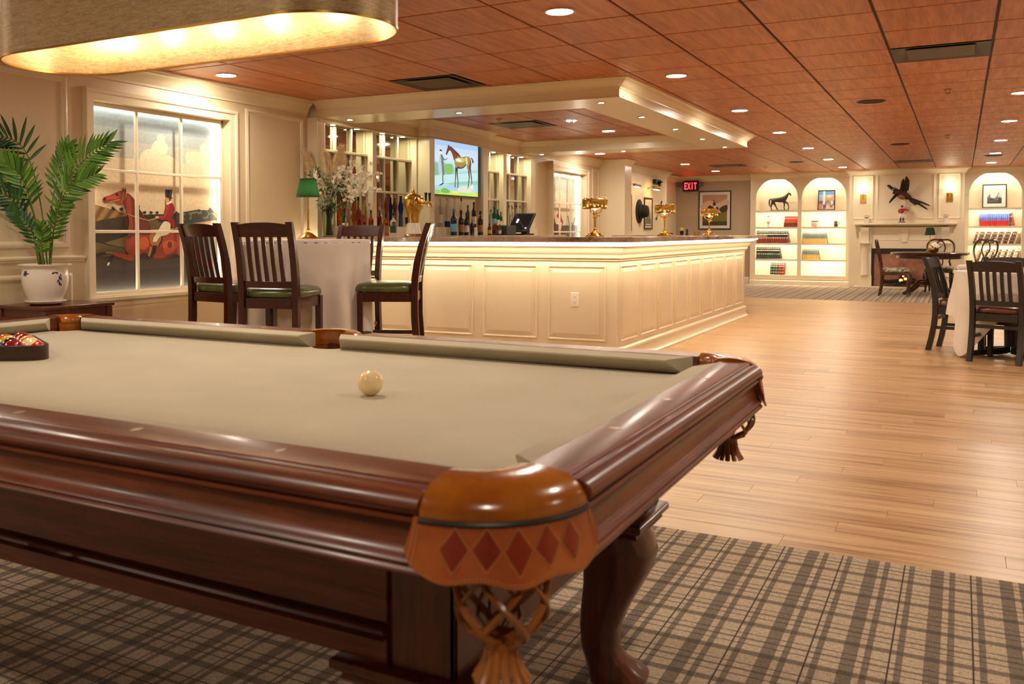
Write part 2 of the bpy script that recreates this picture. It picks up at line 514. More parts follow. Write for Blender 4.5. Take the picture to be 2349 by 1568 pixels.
# ---- walls
wl = MB()
def wbox(y0, y1, z0, z1, xf=XL, xb=-5.66): wl.box(xb, xf, y0, y1, z0, z1)
W1 = (4.555, 5.975); W2 = (13.135, 14.555); WZ = (0.645, 2.055)
wbox(-3, W1[0], 0, H); wbox(W1[1], W2[0], 0, H); wbox(W2[1], 15.56, 0, H)
for a, b in (W1, W2):
    wbox(a, b, 0, WZ[0]); wbox(a, b, WZ[1], H); wl.box(-5.66, -5.585, a, b, WZ[0], WZ[1])
wbox(15.56, 18.95, 0, H, -5.30); wbox(18.95, 20.65, 0, H, -5.55, -5.75)
struct(wl.build('wall_left', M_wall, smooth=False))
struct(MB().box(-6, 4.6, 20.9, 21.1, 0, H).box(-5.75, -3.96, 20.62, 20.9, 0, H).build('wall_far', M_wall2, smooth=False))
struct(MB().box(4.5, 4.7, -3.2, 21.1, 0, H).build('wall_right', M_wall, smooth=False))
struct(MB().box(-5.66, 4.7, -3.2, -3.0, 0, H).build('wall_near', M_wall, smooth=False))
CROWN = [(0, H-0.125), (0.012, H-0.125), (0.014, H-0.108), (0.024, H-0.1), (0.034, H-0.075), (0.056, H-0.045), (0.078, H-0.033), (0.082, H-0.018), (0.096, H-0.015), (0.1, H-0.001), (0, H-0.001)]
trim_no = [0]
def trim(mb, mat=None, **kw):
    trim_no[0] += 1
    return struct(mb.build('trim_%d' % trim_no[0], mat or M_trim, **kw))
trim(MB().mould([(XL, -3), (XL, 7.04)], CROWN, side=-1))
trim(MB().mould([(XL, 12.25), (XL, 15.2)], CROWN, side=-1))
trim(MB().mould([(-5.30, 15.56), (-5.30, 18.95), (-5.55, 18.95), (-5.55, 20.62), (-3.96, 20.62)], CROWN, side=-1))
# the wide pilaster that ends the bar wall
trim(MB().box(XL, -4.965, 15.2, 15.56, 0, H-0.002).box(-5.08, -4.955, 15.19, 15.57, 0.0, 0.16)
     .mould([(-5.40, 15.2), (-4.965, 15.2), (-4.965, 15.56), (-5.28, 15.56)], [(0, H-0.11), (0.01, H-0.11), (0.014, H-0.08), (0.05, H-0.03), (0.06, H-0.003), (0, H-0.003)], side=-1))
PM = [(-0.022, 0), (-0.021, 0.010), (-0.012, 0.017), (0.0, 0.019), (0.010, 0.014), (0.014, 0.007), (0.022, 0.004), (0.024, 0)]
def rect(a0, a1, b0, b1): return [(a0, b0), (a1, b0), (a1, b1), (a0, b1)]
def panel_x(mb, X0, y0, y1, z0, z1, prof=PM): return mb.mould(rect(y0, y1, z0, z1), prof, True, tf=lambda a, b, c: (X0+c, a, b))
def panel_y(mb, Y0, x0, x1, z0, z1, prof=PM): return mb.mould(rect(x0, x1, z0, z1), prof, True, tf=lambda a, b, c: (a, Y0-c, b))
m = MB()
for a, b, c, d in ((2.55, 4.315, 1.02, 2.165), (0.6, 2.3, 1.02, 2.165), (2.55, 4.335, 0.2, 0.80), (0.6, 2.3, 0.2, 0.8), (6.2, 6.97, 1.02, 2.16), (6.2, 6.97, 0.2, 0.8), (4.62, 5.98, 0.2, 0.555), (14.86, 15.15, 1.02, 2.16)):
    panel_x(m, XL, a, b, c, d)
trim(m)
RAIL = [(0, 0.900), (0.012, 0.902), (0.014, 0.915), (0.028, 0.922), (0.03, 0.934), (0.016, 0.94), (0, 0.945)]
trim(MB().mould([(XL, -3), (XL, 4.46)], RAIL, side=-1).mould([(XL, 6.14), (XL, 7.04)], RAIL, side=-1))
BASE = [(0, 0.0), (0.02, 0.0), (0.02, 0.11), (0.016, 0.125), (0.008, 0.135), (0, 0.14)]
o = MB().mould([(XL, -3), (XL, 7.04)], BASE, side=-1).mould([(XL, 12.3), (XL, 15.2)], BASE, side=-1).mould([(-5.30, 15.56), (-5.30, 18.95), (-5.55, 18.95), (-5.55, 20.62), (-3.96, 20.62)], BASE, side=-1).build('baseboard_left', M_trim)
struct(o)

# ---- painted windows with a strip of light round the picture
M_print = attr_mat('painted_mural', 0.6, grain=0.16, gscale=35)
M_led = emit('window_led_strip', (1.0, 0.93, 0.82), L_WIN)
def mp1(x, y): return ((x-80)/1400+0.025, 0.333+(815-y)*0.000495)
def mural_one():
    L = [('#7f919c', rect(0, 1, 0, 1)), ('#8d9ba1', rect(0, 1, 0, 0.95)), ('#9da6a3', rect(0, 1, 0, 0.89)), ('#b0b0a2', rect(0, 1, 0, 0.82)), ('#d2c2a0', rect(0, 1, 0, 0.73)), ('#d8c39c', rect(0, 1, 0, 0.66))]
    rnd = random.Random(3)
    for cx, cy, rx, ry in ((0.55, 0.80, 0.06, 0.05), (0.50, 0.74, 0.10, 0.05), (0.58, 0.72, 0.10, 0.05), (0.46, 0.71, 0.06, 0.03), (0.16, 0.79, 0.10, 0.05), (0.84, 0.76, 0.10, 0.05), (0.56, 0.855, 0.033, 0.03), (0.92, 0.82, 0.06, 0.04)):
        L.append((rnd.choice(['#dccfb0', '#e2d4b2', '#d6c8a8']), sm([(cx+rx*math.cos(a*PI/5)*(0.85+0.3*rnd.random()), cy+ry*math.sin(a*PI/5)*(0.85+0.3*rnd.random())) for a in range(10)], 2)))
    P = lambda *q: [mp1(*p) for p in q]
    L.append(('#8d6a3c', P((80, 530), (180, 535), (300, 570), (420, 610), (520, 640), (520, 800), (80, 800))))
    for k in range(8):
        x = 110+k*48
        L.append((('#a57d48', '#6b4d2a')[k % 2], P((x+70, 545+k*9), (x+100, 555+k*9), (x-20, 790), (x-60, 790))))
    L.append(('#3d301d', P((80, 740), (260, 690), (520, 640), (1450, 640), (1480, 1500), (80, 1500))))
    L.append(('#2f3019', P((560, 640), (700, 625), (850, 620), (1010, 600), (1200, 560), (1400, 560), (1480, 600), (1480, 760), (560, 760))))
    L.append(('#767043', P((1060, 610), (1180, 580), (1330, 565), (1400, 580), (1480, 610), (1480, 650), (1060, 680))))
    for cx, cy, r in ((135, 492, 22), (348, 568, 22), (424, 572, 20), (648, 605, 18), (715, 603, 18), (778, 602, 18), (985, 596, 14), (1235, 565, 18), (1370, 565, 34), (1300, 600, 40), (1190, 640, 46), (1100, 640, 40), (1390, 640, 40), (1250, 650, 40)):
        L.append(('#2b2c18', sm(P(*[(cx+r*math.cos(a*PI/4)*(0.7+0.5*rnd.random()), cy+r*math.sin(a*PI/4)*(0.7+0.5*rnd.random())) for a in range(8)]), 2)))
        L.append(('#2b2c18', P((cx-2, cy), (cx+2, cy), (cx+2, cy+30), (cx-2, cy+30))))
    L.append(('#b3925a', P((560, 800), (900, 790), (1200, 715), (1420, 680), (1480, 690), (1480, 740), (1100, 770), (900, 820))))
    L.append(('#5e5030', P((600, 700), (760, 670), (840, 700), (800, 790), (620, 790))))
    L.append(('#5b4a26', P((90, 910), (260, 960), (450, 1010), (450, 1090), (90, 1090))))
    L.append(('#2c2416', P((90, 850), (470, 855), (300, 940), (90, 900))))
    L.append(('#6a5a30', P((250, 945), (500, 860), (500, 1010), (380, 985))))
    L.append(('#3a2d1c', P((80, 1075), (500, 1120), (900, 1130), (1480, 1100), (1480, 1500), (80, 1500))))
    L.append(('#2e251c', P((80, 1250), (1480, 1230), (1480, 1500), (80, 1500))))
    R, RD, RL = '#9c3a1c', '#6a2312', '#c0552c'
    # hind quarters, far legs, belly, chest, neck, head
    L.append((RD, sm(P((1000, 900), (1150, 960), (1260, 1080), (1330, 1180), (1420, 1230), (1400, 1260), (1280, 1220), (1180, 1140), (1060, 1100), (990, 1100)), 3)))
    L.append((R, sm(P((470, 880), (560, 840), (700, 830), (860, 845), (960, 840), (1060, 870), (1110, 930), (1130, 1050), (1080, 1130), (990, 1090), (900, 1100), (800, 1140), (720, 1130), (640, 1060), (580, 1085), (500, 1080), (450, 1010)), 4)))
    L.append((RD, sm(P((640, 1050), (720, 1110), (820, 1125), (900, 1085), (980, 1070), (900, 1120), (800, 1145), (715, 1135)), 3)))
    L.append((RL, sm(P((600, 900), (660, 890), (690, 960), (640, 1030), (590, 1000)), 3)))
    L.append((RL, sm(P((830, 960), (900, 920), (980, 950), (960, 1040), (860, 1080)), 3)))
    L.append((RD, el(*mp1(905, 975), 0.018, 0.02)))
    L.append((RD, sm(P((470, 400), (520, 430), (560, 490), (620, 610), (690, 720), (700, 850), (560, 860), (470, 900), (490, 760), (475, 620), (440, 520)), 4)))
    L.append((R, sm(P((450, 430), (490, 420), (515, 480), (520, 620), (530, 790), (480, 820), (492, 700), (470, 590), (440, 520)), 4)))
    L.append(('#3a1710', P((575, 490), (600, 540), (590, 570), (625, 610), (615, 640), (690, 715), (640, 700), (570, 600))))
    L.append((R, sm(P((437, 372), (380, 388), (320, 425), (258, 452), (246, 480), (258, 512), (300, 508), (350, 505), (400, 528), (440, 520), (480, 460), (472, 405)), 4)))
    L.append((RL, sm(P((360, 425), (300, 450), (270, 470), (330, 470), (390, 450)), 3)))
    L.append((RD, P((425, 385), (436, 328), (445, 370)))); L.append((RD, P((445, 372), (460, 335), (468, 390))))
    L.append(('#1c0d08', el(*mp1(377, 417), 0.009, 0.009))); L.append(('#2a110a', el(*mp1(262, 470), 0.008, 0.010)))
    for a, b in (((440, 395), (420, 520)), ((405, 470), (300, 505)), ((300, 510), (380, 590)), ((380, 590), (560, 660)), ((560, 660), (680, 695)), ((680, 695), (760, 670)), ((470, 400), (440, 470))):
        a, b = Vector(a), Vector(b); n = Vector((b.y-a.y, a.x-b.x)).normalized()*5
        L.append(('#b9925c', P(tuple(a+n), tuple(b+n), tuple(b-n), tuple(a-n))))
    # front legs reaching forward
    L.append((R, sm(P((530, 1070), (470, 1075), (400, 1060), (340, 1040), (300, 1038), (340, 1075), (430, 1120), (520, 1145)), 3)))
    L.append(('#1d140f', P((330, 1035), (270, 1038), (110, 1070), (105, 1105), (180, 1092), (280, 1065)))); L.append(('#7e7a74', P((330, 1038), (270, 1040), (260, 1055), (320, 1055))))
    L.append(('#1d140f', sm(P((300, 1090), (345, 1080), (335, 1120), (300, 1160), (275, 1195), (280, 1150)), 3))); L.append(('#cfc6b8', sm(P((280, 1160), (300, 1150), (296, 1180), (275, 1192)), 2)))
    # saddle, rider
    L.append(('#a3672f', sm(P((700, 850), (800, 845), (830, 900), (790, 990), (720, 985), (690, 920)), 4))); L.append(('#20140c', sm(P((800, 850), (830, 900), (795, 990), (780, 985), (815, 900)), 3)))
    L.append(('#ddd0b0', sm(P((845, 705), (905, 720), (912, 780), (890, 850), (800, 880), (760, 935), (725, 930), (745, 870), (790, 790)), 4)))
    L.append(('#15110f', P((728, 975), (766, 985), (752, 1060), (712, 1122), (690, 1110), (720, 1050)))); L.append(('#b59a6a', P((700, 990), (715, 1000), (690, 1110), (672, 1090))))
    L.append(('#8d1b17', sm(P((880, 480), (930, 482), (955, 530), (958, 580), (935, 640), (925, 670), (962, 690), (970, 770), (945, 785), (915, 740), (880, 690), (845, 690), (800, 680), (780, 640), (840, 640), (855, 570)), 4)))
    L.append(('#b02822', sm(P((880, 500), (910, 520), (880, 600), (850, 660), (800, 670), (795, 645), (845, 625)), 3)))
    L.append(('#d5a384', P((755, 645), (788, 640), (790, 672), (750, 672)))); L.append(('#23211f', P((785, 672), (835, 690), (815, 710), (780, 688))))
    L.append(('#e6dcc4', P((870, 478), (920, 462), (930, 484), (872, 515)))); L.append(('#cf8f6c', sm(P((866, 425), (905, 425), (912, 460), (890, 490), (866, 480), (862, 455)), 3))); L.append(('#4a1d10', P((900, 430), (918, 430), (916, 462), (900, 465))))
    L.append(('#171a22', P((862, 334), (936, 334), (924, 430), (872, 425)))); L.append(('#171a22', sm(P((868, 418), (932, 424), (930, 440), (880, 428)), 2))); L.append(('#4a5060', P((915, 345), (922, 345), (914, 415), (908, 415))))
    return L
def mural_two():
    L = [('#a3aba6', rect(0, 1, 0, 1)), ('#b7b8ab', rect(0, 1, 0, 0.9)), ('#c6c0aa', rect(0, 1, 0, 0.78)), ('#d0c4a6', rect(0, 1, 0, 0.66))]
    L.append(('#dcd0b2', sm(el(0.45, 0.74, 0.16, 0.06, 9), 2)))
    L.append(('#3b3a20', [(0, 0.42), (0.2, 0.44), (0.35, 0.40), (1, 0.41), (1, 0), (0, 0)])); L.append(('#4f3b24', [(0, 0.33), (1, 0.35), (1, 0), (0, 0)]))
    L.append(('#5d2a1c', sm([(0.02, 0.52), (0.10, 0.60), (0.17, 0.56), (0.20, 0.46), (0.33, 0.42), (0.55, 0.40), (0.62, 0.30), (0.5, 0.22), (0.3, 0.24), (0.14, 0.36), (0.12, 0.46)], 4)))
    L.append(('#b9aa90', sm([(0.0, 0.54), (0.08, 0.60), (0.14, 0.56), (0.10, 0.48), (0.02, 0.46)], 3)))
    L.append(('#8f2018', sm([(0.42, 0.60), (0.47, 0.59), (0.50, 0.50), (0.56, 0.44), (0.50, 0.40), (0.43, 0.47), (0.36, 0.51), (0.40, 0.54)], 4)))
    L.append(('#17151a', [(0.42, 0.64), (0.47, 0.64), (0.465, 0.60), (0.425, 0.60)])); L.append(('#c98d6a', el(0.445, 0.595, 0.02, 0.018)))
    L.append(('#d8ccb0', sm([(0.46, 0.44), (0.52, 0.43), (0.48, 0.34), (0.43, 0.30), (0.44, 0.38)], 3))); L.append(('#1a1512', [(0.43, 0.31), (0.48, 0.33), (0.46, 0.20), (0.42, 0.18)]))
    for a, b in (((0.3, 0.45), (0.46, 0.12)), ((0.26, 0.5), (0.34, 0.40)), ((0.7, 0.52), (0.86, 0.14)), ((0.92, 0.5), (0.72, 0.12)), ((0.82, 0.44), (0.95, 0.30))):
        a, b = Vector(a), Vector(b); n = Vector((b.y-a.y, a.x-b.x)).normalized()*0.012
        L.append(('#4a3024', [tuple(a+n), tuple(b+n), tuple(b-n), tuple(a-n)]))
    return L
def window(no, y0, y1, layers):
    e = bpy.data.objects.new('window_%d' % no, None); COL.objects.link(e); struct(e)
    z0, z1 = WZ
    CAS = [(0.0, 0), (0.0, 0.014), (0.03, 0.018), (0.048, 0.02), (0.056, 0.034), (0.075, 0.036), (0.082, 0.03), (0.086, 0.0)]
    MB().mould(rect(y0, y1, z0, z1), [(-a, b) for a, b in CAS], True, tf=lambda a, b, c: (XL+c, a, b)).box(XL, XL+0.055, y0-0.11, y1+0.11, z0-0.035, z0-0.012).build('window_casing', M_trim, e)
    # sash rails and glazing bars
    xs0, xs1 = -5.515, -5.490
    ys = [y0+0.02, y0+0.02, y0+0.475, y0+0.94, y1-0.0]
    f = MB()
    for a, b, c, d in ((y0, y1, z0, z0+0.022), (y0, y1, z1-0.03, z1), (y0, y0+0.02, z0, z1), (y1-0.02, y1, z0, z1)): f.box(xs0, xs1, a, b, c, d)
    f.build('window_frame', M_trim, e, bevel=0.003)
    for yy in (y0+0.475, y0+0.940): MB().box(xs0, xs1, yy-0.011, yy+0.011, z0+0.02, z1-0.03).build('glazing_bar', M_trim, e, bevel=0.004)
    for zz in (1.112, 1.565): MB().box(xs0+0.001, xs1-0.001, y0+0.02, y1-0.02, zz-0.011, zz+0.011).build('glazing_bar', M_trim, e, bevel=0.004)
    MB().box(-5.583, -5.571, y0+0.002, y1-0.002, z0+0.002, z1-0.002).build('picture_board', M_white, e)
    picture('painted_picture', M_print, (-5.5705, y0+0.004, z0+0.004), (0, y1-y0-0.008, 0), (0, 0, z1-z0-0.008), layers, e, 0.00008)
    s = MB(); q = 0.005
    s.box(-5.548, -5.532, y0+0.012, y1-0.012, z1-q-0.001, z1-0.001).box(-5.548, -5.532, y0+0.012, y1-0.012, z0+0.001, z0+q)
    s.box(-5.548, -5.532, y0+0.001, y0+q, z0+0.012, z1-0.012).box(-5.548, -5.532, y1-q, y1-0.001, z0+0.012, z1-0.012)
    s.build('light_strip', M_led, e, smooth=False)
window(1, *W1, mural_one())
window(2, *W2, mural_two())
# ================================================================ BAR SOFFIT
M_soff = M_trim
T3 = math.tan(math.radians(3))
def yfront(x, x0, y0): return y0+(x-x0)*T3
SB = 2.19
oA, oAL, oB, oBL = (-2.42, 7.25), (-5.42, yfront(-5.42, -2.42, 7.25)), (-2.41, 12.33), (-5.42, 12.18)
iA, iAL, iB, iBL = (-2.90, 7.73), (-5.30, 7.645), (-2.895, 11.79), (-5.30, 11.67)
m = MB()
m.prism([oAL, oA, iA, iAL, (-5.42, 7.645)], 'z', SB, H-0.002)
m.prism([oA, oB, iB, iA], 'z', SB, H-0.002)
m.prism([oB, oBL, (-5.42, 11.67), iBL, iB], 'z', SB, H-0.002)
SCR = [(0, 2.262), (0.010, 2.264), (0.012, 2.275), (0.030, 2.284), (0.044, 2.298), (0.070, 2.316), (0.076, 2.325), (0.098, 2.329), (0.104, H-0.002), (0, H-0.002)]
m.mould([(-5.33, yfront(-5.33, -2.42, 7.25)), oA, oB, (-5.33, 12.185)], SCR, side=-1)
m.mould([iAL, iA, iB, iBL], SCR, side=1)
m.mould([oAL, oA, oB, oBL], [(0, SB), (0.006, SB), (0.006, SB+0.008), (0, SB+0.012)], side=-1)
trim(m, M_soff)

M_spot = emit('spot_lens', WARM2, L_SPOT)
def spot_proto():
    t = thing('soffit_spotlight', 'small bright spotlight', 'spotlight')
    MB().lathe([(0.024, 0), (0.036, 0), (0.038, -0.003), (0.034, -0.005), (0.024, -0.004)], n=18, cap=False).build('trim_ring', M_trimring, t)
    MB().lathe([(0.0245, -0.0035), (0.001, -0.0035)], n=18, cap=False).build('lens', M_spot, t)
    return t
sp0 = spot_proto(); freeze(sp0)
SPOTS = [(-5.14, 7.36, 'small soffit spotlight at the left end of the front beam by the wall'), (-3.99, 7.44, 'small soffit spotlight midway along the front beam of the bar'),
         (-2.651, 7.47, 'small soffit spotlight at the near right corner of the soffit'), (-2.645, 8.588, 'first small spotlight past the corner on the soffit right beam'),
         (-2.645, 9.774, 'middle small spotlight along the right beam of the bar soffit'), (-2.645, 10.952, 'fourth small spotlight along the right beam of the bar soffit'),
         (-2.645, 12.12, 'small spotlight at the far right tip of the soffit'), (-3.95, 12.03, 'small spotlight under the far beam above the brass lamps'), (-5.10, 11.95, 'small spotlight under the far beam near the second window')]
for k, (x, y, lb) in enumerate(SPOTS):
    o = sp0 if k == 0 else dup(sp0, (0, 0, 0))
    o.location = (x, y, SB); o['label'] = lb; o['group'] = 'bar soffit spotlights'

# ================================================================ CEILING FITTINGS
def down_proto():
    t = thing('recessed_downlight', 'recessed downlight', 'light')
    MB().lathe([(0.074, -0.001), (0.076, -0.006), (0.092, -0.006), (0.095, -0.003), (0.095, 0.0)], n=24, cap=False).build('trim_ring', M_trimring, t)
    MB().lathe([(0.0755, -0.003), (0.0005, -0.003)], n=24, cap=False).build('lens', M_down, t)
    return t
dl0 = down_proto(); freeze(dl0); first = True
rowname = {-1.985: 'left of the ceiling centre, over the bar edge', 0.45: 'at the right of the picture', 2.9: 'beyond the right of the picture'}
def down(x, y, lb):
    global first
    o = dl0 if first else dup(dl0, (0, 0, 0)); first = False
    o.location = (x, y, H); o['label'] = lb; o['group'] = 'recessed ceiling downlights'
for k, y in enumerate((4.9, 7.35, 9.76, 12.14, 14.62, 17.0, 19.2)):
    down(-1.985, y, 'recessed downlight, %s from the front in the row beside the bar soffit' % ORD[k])
for k, y in enumerate((9.8, 12.2, 14.7, 17.05, 19.3)):
    down(0.45, y, 'recessed downlight, %s from the front in the right-hand ceiling row' % ORD[k])
down(-4.38, 16.85, 'recessed downlight near the left pictures, nearer of the two past the soffit')
down(-4.34, 19.07, 'recessed downlight nearest the exit sign corner')
down(-5.05, 5.54, 'recessed downlight above the big hunting picture window')
down(-4.96, 13.94, 'recessed downlight above the second picture window, half hidden by the soffit')
down(-3.77, 10.9, 'recessed downlight inside the bar soffit, the brighter far one')
for k, (x, y) in enumerate(((0.45, 4.9), (0.45, 7.35), (0.45, 2.4), (-1.985, -0.2), (-1.985, 2.45), (-4.4, 2.45), (-5.05, 0.9), (0.45, -0.2), (2.9, 2.4), (2.9, 7.35), (2.9, 12.2), (2.9, 17.05), (-4.0, -1.2))):  # unseen; those over and beside the pool table added to brighten its cloth
    down(x, y, 'recessed downlight added outside the picture, %s of the rows that light the room' % ORD[k])
# unlit lens inside the soffit; a cool glow is put into its facets
t = thing('ceiling_projector_light', 'unlit recessed fitting with small clear facets inside the bar soffit', 'light', (-3.78, 9.68, H))
MB().lathe([(0.07, 0), (0.09, -0.004), (0.095, 0)], n=20, cap=False).build('trim_ring', M_trimring, t)
mb = MB().lathe([(0.0705, -0.002), (0.001, -0.002)], n=20, cap=False)
mb.build('lens', plain('clear_lens', '#8d7f70', 0.1, 0.6), t)
M_cool = emit('cool_facet_glow', (0.75, 0.85, 1.0), 6)
for a in range(5): MB().ball((0.045*math.cos(a*1.257), 0.045*math.sin(a*1.257), -0.006), 0.010, 8, 6).build('bulb', M_cool, t)

M_grille = plain('vent_plate', '#54493a', 0.5, 0.2)
for (i, j), lb in VENTS.items():
    x0, y0 = 0.1624+i*G, 5.196+j*G
    t = thing('ceiling_vent', lb, 'vent', (x0+G/2, y0+G/2, H), 0, 'ceiling vents')
    h = G/2-0.008
    MB().mould(rect(-h, h, -h, h), [(0, 0.0), (0.0, -0.004), (0.012, -0.005), (0.085, 0.011), (0.085, 0.0115)], True).build('frame', M_black, t)
    MB().box(-h+0.09, h-0.09, -h+0.09, h-0.09, -0.004, 0.0).build('plate', M_grille, t, bevel=0.004)
    for sx in (-1, 1):
        MB().box(sx*(h-0.11)-0.012, sx*(h-0.11)+0.012, -0.012, 0.012, 0.0, 0.011).build('bracket', M_black, t)
for k, (x, y, lb) in enumerate(((-0.765, 9.72, 'black round ceiling speaker, nearest of those right of the bar'), (-0.77, 14.61, 'black round ceiling speaker, second along the centre of the ceiling'), (-2.55, 17.34, 'black round ceiling speaker near the far bookcases'), (0.44, 17.54, 'black round ceiling speaker between two far right downlights'))):
    t = thing('ceiling_speaker', lb, 'speaker', (x, y, H), 0, 'round ceiling speakers')
    MB().lathe([(0.125, 0), (0.125, -0.006), (0.115, -0.008), (0.11, -0.004)], n=26, cap=False).build('rim', M_black, t)
    MB().lathe([(0.111, -0.003), (0.001, -0.003)], n=26, cap=False).build('grille', plain('speaker_grille_%d' % k, '#1b1512', 0.7, bump=0.4), t)
for k, (x, y, lb) in enumerate(((-0.12, 9.26, 'small brass sprinkler head beside the right-hand ceiling seam, nearest'), (-0.17, 13.61, 'small sprinkler head further along the ceiling, right of the speakers'), (-3.24, 18.3, 'small sprinkler head near the far left bookcase'), (-4.42, 9.17, 'small sprinkler head inside the bar soffit'))):
    t = thing('sprinkler', lb, 'sprinkler', (x, y, H), 0, 'sprinkler heads')
    MB().lathe([(0.034, 0), (0.034, -0.004), (0.014, -0.008)], n=16).build('escutcheon', M_brassd, t)
    b = MB().tube([(-0.014, 0, -0.006), (-0.016, 0, -0.026), (0, 0, -0.036), (0.016, 0, -0.026), (0.014, 0, -0.006)], 0.003, 6)
    b.lathe([(0.02, -0.036), (0.02, -0.040), (0.004, -0.042)], n=14); b.build('frame', M_brassd, t)

# ================================================================ BACK BAR (cabinet along the left wall)
bb = thing('back_bar', 'cream back bar cabinet of lit mirrored niches with pilasters along the wall', 'cabinet', (0, 0, 0))
CT = 1.068
XF, XM = -5.30, -5.405
def pil(y0, y1, xf=XF, z0=0.0, z1=2.155, flutes=0):
    m = MB()
    if not flutes: m.box(XL+0.002, xf, y0, y1, z0, z1)
    else:
        wdt = (y1-y0); pts = [(XL+0.002, y0), (xf, y0)]; e = 0.018
        for k in range(flutes):
            a = y0+e+(wdt-2*e)*k/flutes; b = (wdt-2*e)/flutes
            pts += [(xf, a+b*0.15), (xf-0.007, a+b*0.3), (xf-0.009, a+b*0.5), (xf-0.007, a+b*0.7), (xf, a+b*0.85)]
        pts += [(xf, y1), (XL+0.002, y1)]
        m.prism(pts, 'z', z0, z1)
    return m.build('pilaster', M_trim, bb)
pil(7.05, 7.18, flutes=4); pil(7.998, 8.068); pil(11.13, 11.227); pil(12.03, 12.19); pil(8.875, 8.905)
MB().box(XL+0.002, -5.305, 12.19, 12.65, 0, 2.18).box(XL+0.002, -5.30, 12.19, 12.65, 2.165, 2.18).box(XL+0.002, -5.22, 12.65, 12.685, 0, 2.155).build('end_panel', M_wall, bb)
MB().box(XL+0.002, -5.147, 8.905, 9.017, 0, 2.17).build('television_surround', M_trim, bb)
MB().box(XL+0.002, -5.147, 10.235, 10.368, 0, 2.17).build('television_surround', M_trim, bb)
MB().box(XL+0.002, -5.24, 9.017, 10.235, 0, 2.17).build('television_backing', M_wall, bb)
hd = MB().box(XL+0.002, XF, 7.645, 8.89, 2.155, H-0.002).box(XL+0.002, XF, 10.368, 11.67, 2.155, H-0.002).box(XL+0.002, -5.147, 8.89, 10.368, 2.17, H-0.002)
hd.box(XL+0.002, XF+0.0, 7.05, 7.645, 2.155, SB-0.001).box(XL+0.002, XF, 11.67, 12.19, 2.155, SB-0.001)
hd.mould([(XF, 7.75), (XF, 8.89), (-5.147, 8.89), (-5.147, 10.368), (XF, 10.368), (XF, 11.57)], SCR, side=-1)
hd.mould([(XF, 7.05), (XF, 8.89), (-5.147, 8.89), (-5.147, 10.368), (XF, 10.368), (XF, 12.19)], [(0, 2.150), (0.012, 2.150), (0.014, 2.158), (0.008, 2.166), (0, 2.17)], side=-1)
hd.build('header', M_trim, bb)
M_mirror = plain('mirror_glass', '#c9c7b8', 0.03, 1.0, var=0.0)
M_niche = emit('niche_light', (1.0, 0.90, 0.60), L_NICHE)
ZR = [1.165, 1.535, 1.90, 2.15]
for y0, y1 in ((7.18, 7.998), (8.068, 8.88), (10.368, 11.13), (11.227, 12.03)):
    ys = [y0+(y1-y0)*k/3 for k in range(4)]
    for a in range(3):
        for b in range(3):
            MB().box(XL+0.003, XM, ys[a], ys[a+1], ZR[b], ZR[b+1]-0.0005).build('mirror_pane', M_mirror, bb, smooth=False)
    for a in (1, 2): MB().box(XM, XM+0.03, ys[a]-0.014, ys[a]+0.014, ZR[0], 2.15).build('glazing_bar', M_trim, bb, bevel=0.004)
    for b in (1, 2): MB().box(XM, XM+0.045, y0, y1, ZR[b]-0.012, ZR[b]+0.012).build('shelf', M_trim, bb, bevel=0.003)
    for q0 in (y1-0.02, y0): MB().box(XM, XM+0.02, q0, q0+0.02, ZR[0], 2.15).build('niche_frame', M_trim, bb)
    for f_ in (0.22, 0.72):
        yy = y0+(y1-y0)*f_; MB().lathe([(0.026, 2.149), (0.001, 2.1485)], (XM+0.062, yy, 0), 16, cap=False).lathe([(0.026, 2.1545), (0.034, 2.1545), (0.034, 2.148), (0.027, 2.148)], (XM+0.062, yy, 0), 16, 1, cap=False).build('puck_light', [M_niche, M_trimring], bb)
M_stone = None
def stone():
    t = NT('brown_granite')
    v = t.coord(); f = t.noise(v, 2.2, 6, 0.65); f2 = t.noise(v, 40, 3, 0.7)
    k = t.math('MULTIPLY_ADD', f2, 0.3, t.math('MULTIPLY', f, 0.7))
    t.l(t.ramp(k, [(0.34, lin('#6d5644')), (0.48, lin('#a58c76')), (0.56, lin('#b8a38e')), (0.68, lin('#8a7059'))]), t.b.inputs['Base Color'])
    t.set(Roughness=0.12, Coat_Weight=0.3)
    return t.m
M_stone = stone()
MB().box(XL+0.005, -4.82, 7.75, 12.19, CT-0.035, CT).box(XL+0.005, XM+0.1, 7.18, 8.0, CT-0.035, CT).build('worktop', M_stone, bb, bevel=0.004)
MB().box(XL+0.005, -4.86, 8.02, 12.17, 0, CT-0.036).build('base_cabinet', M_trim, bb)
MB().box(XL+0.005, -5.20, 7.185, 7.995, CT, 1.164).box(XL+0.005, -5.20, 8.07, 8.87, CT, 1.164).box(XL+0.005, -5.13, 9.02, 10.23, CT, 1.164).box(XL+0.005, -5.20, 10.37, 11.128, CT, 1.164).box(XL+0.005, -5.20, 11.23, 12.025, CT, 1.164).build('bottle_riser', M_trim, bb)

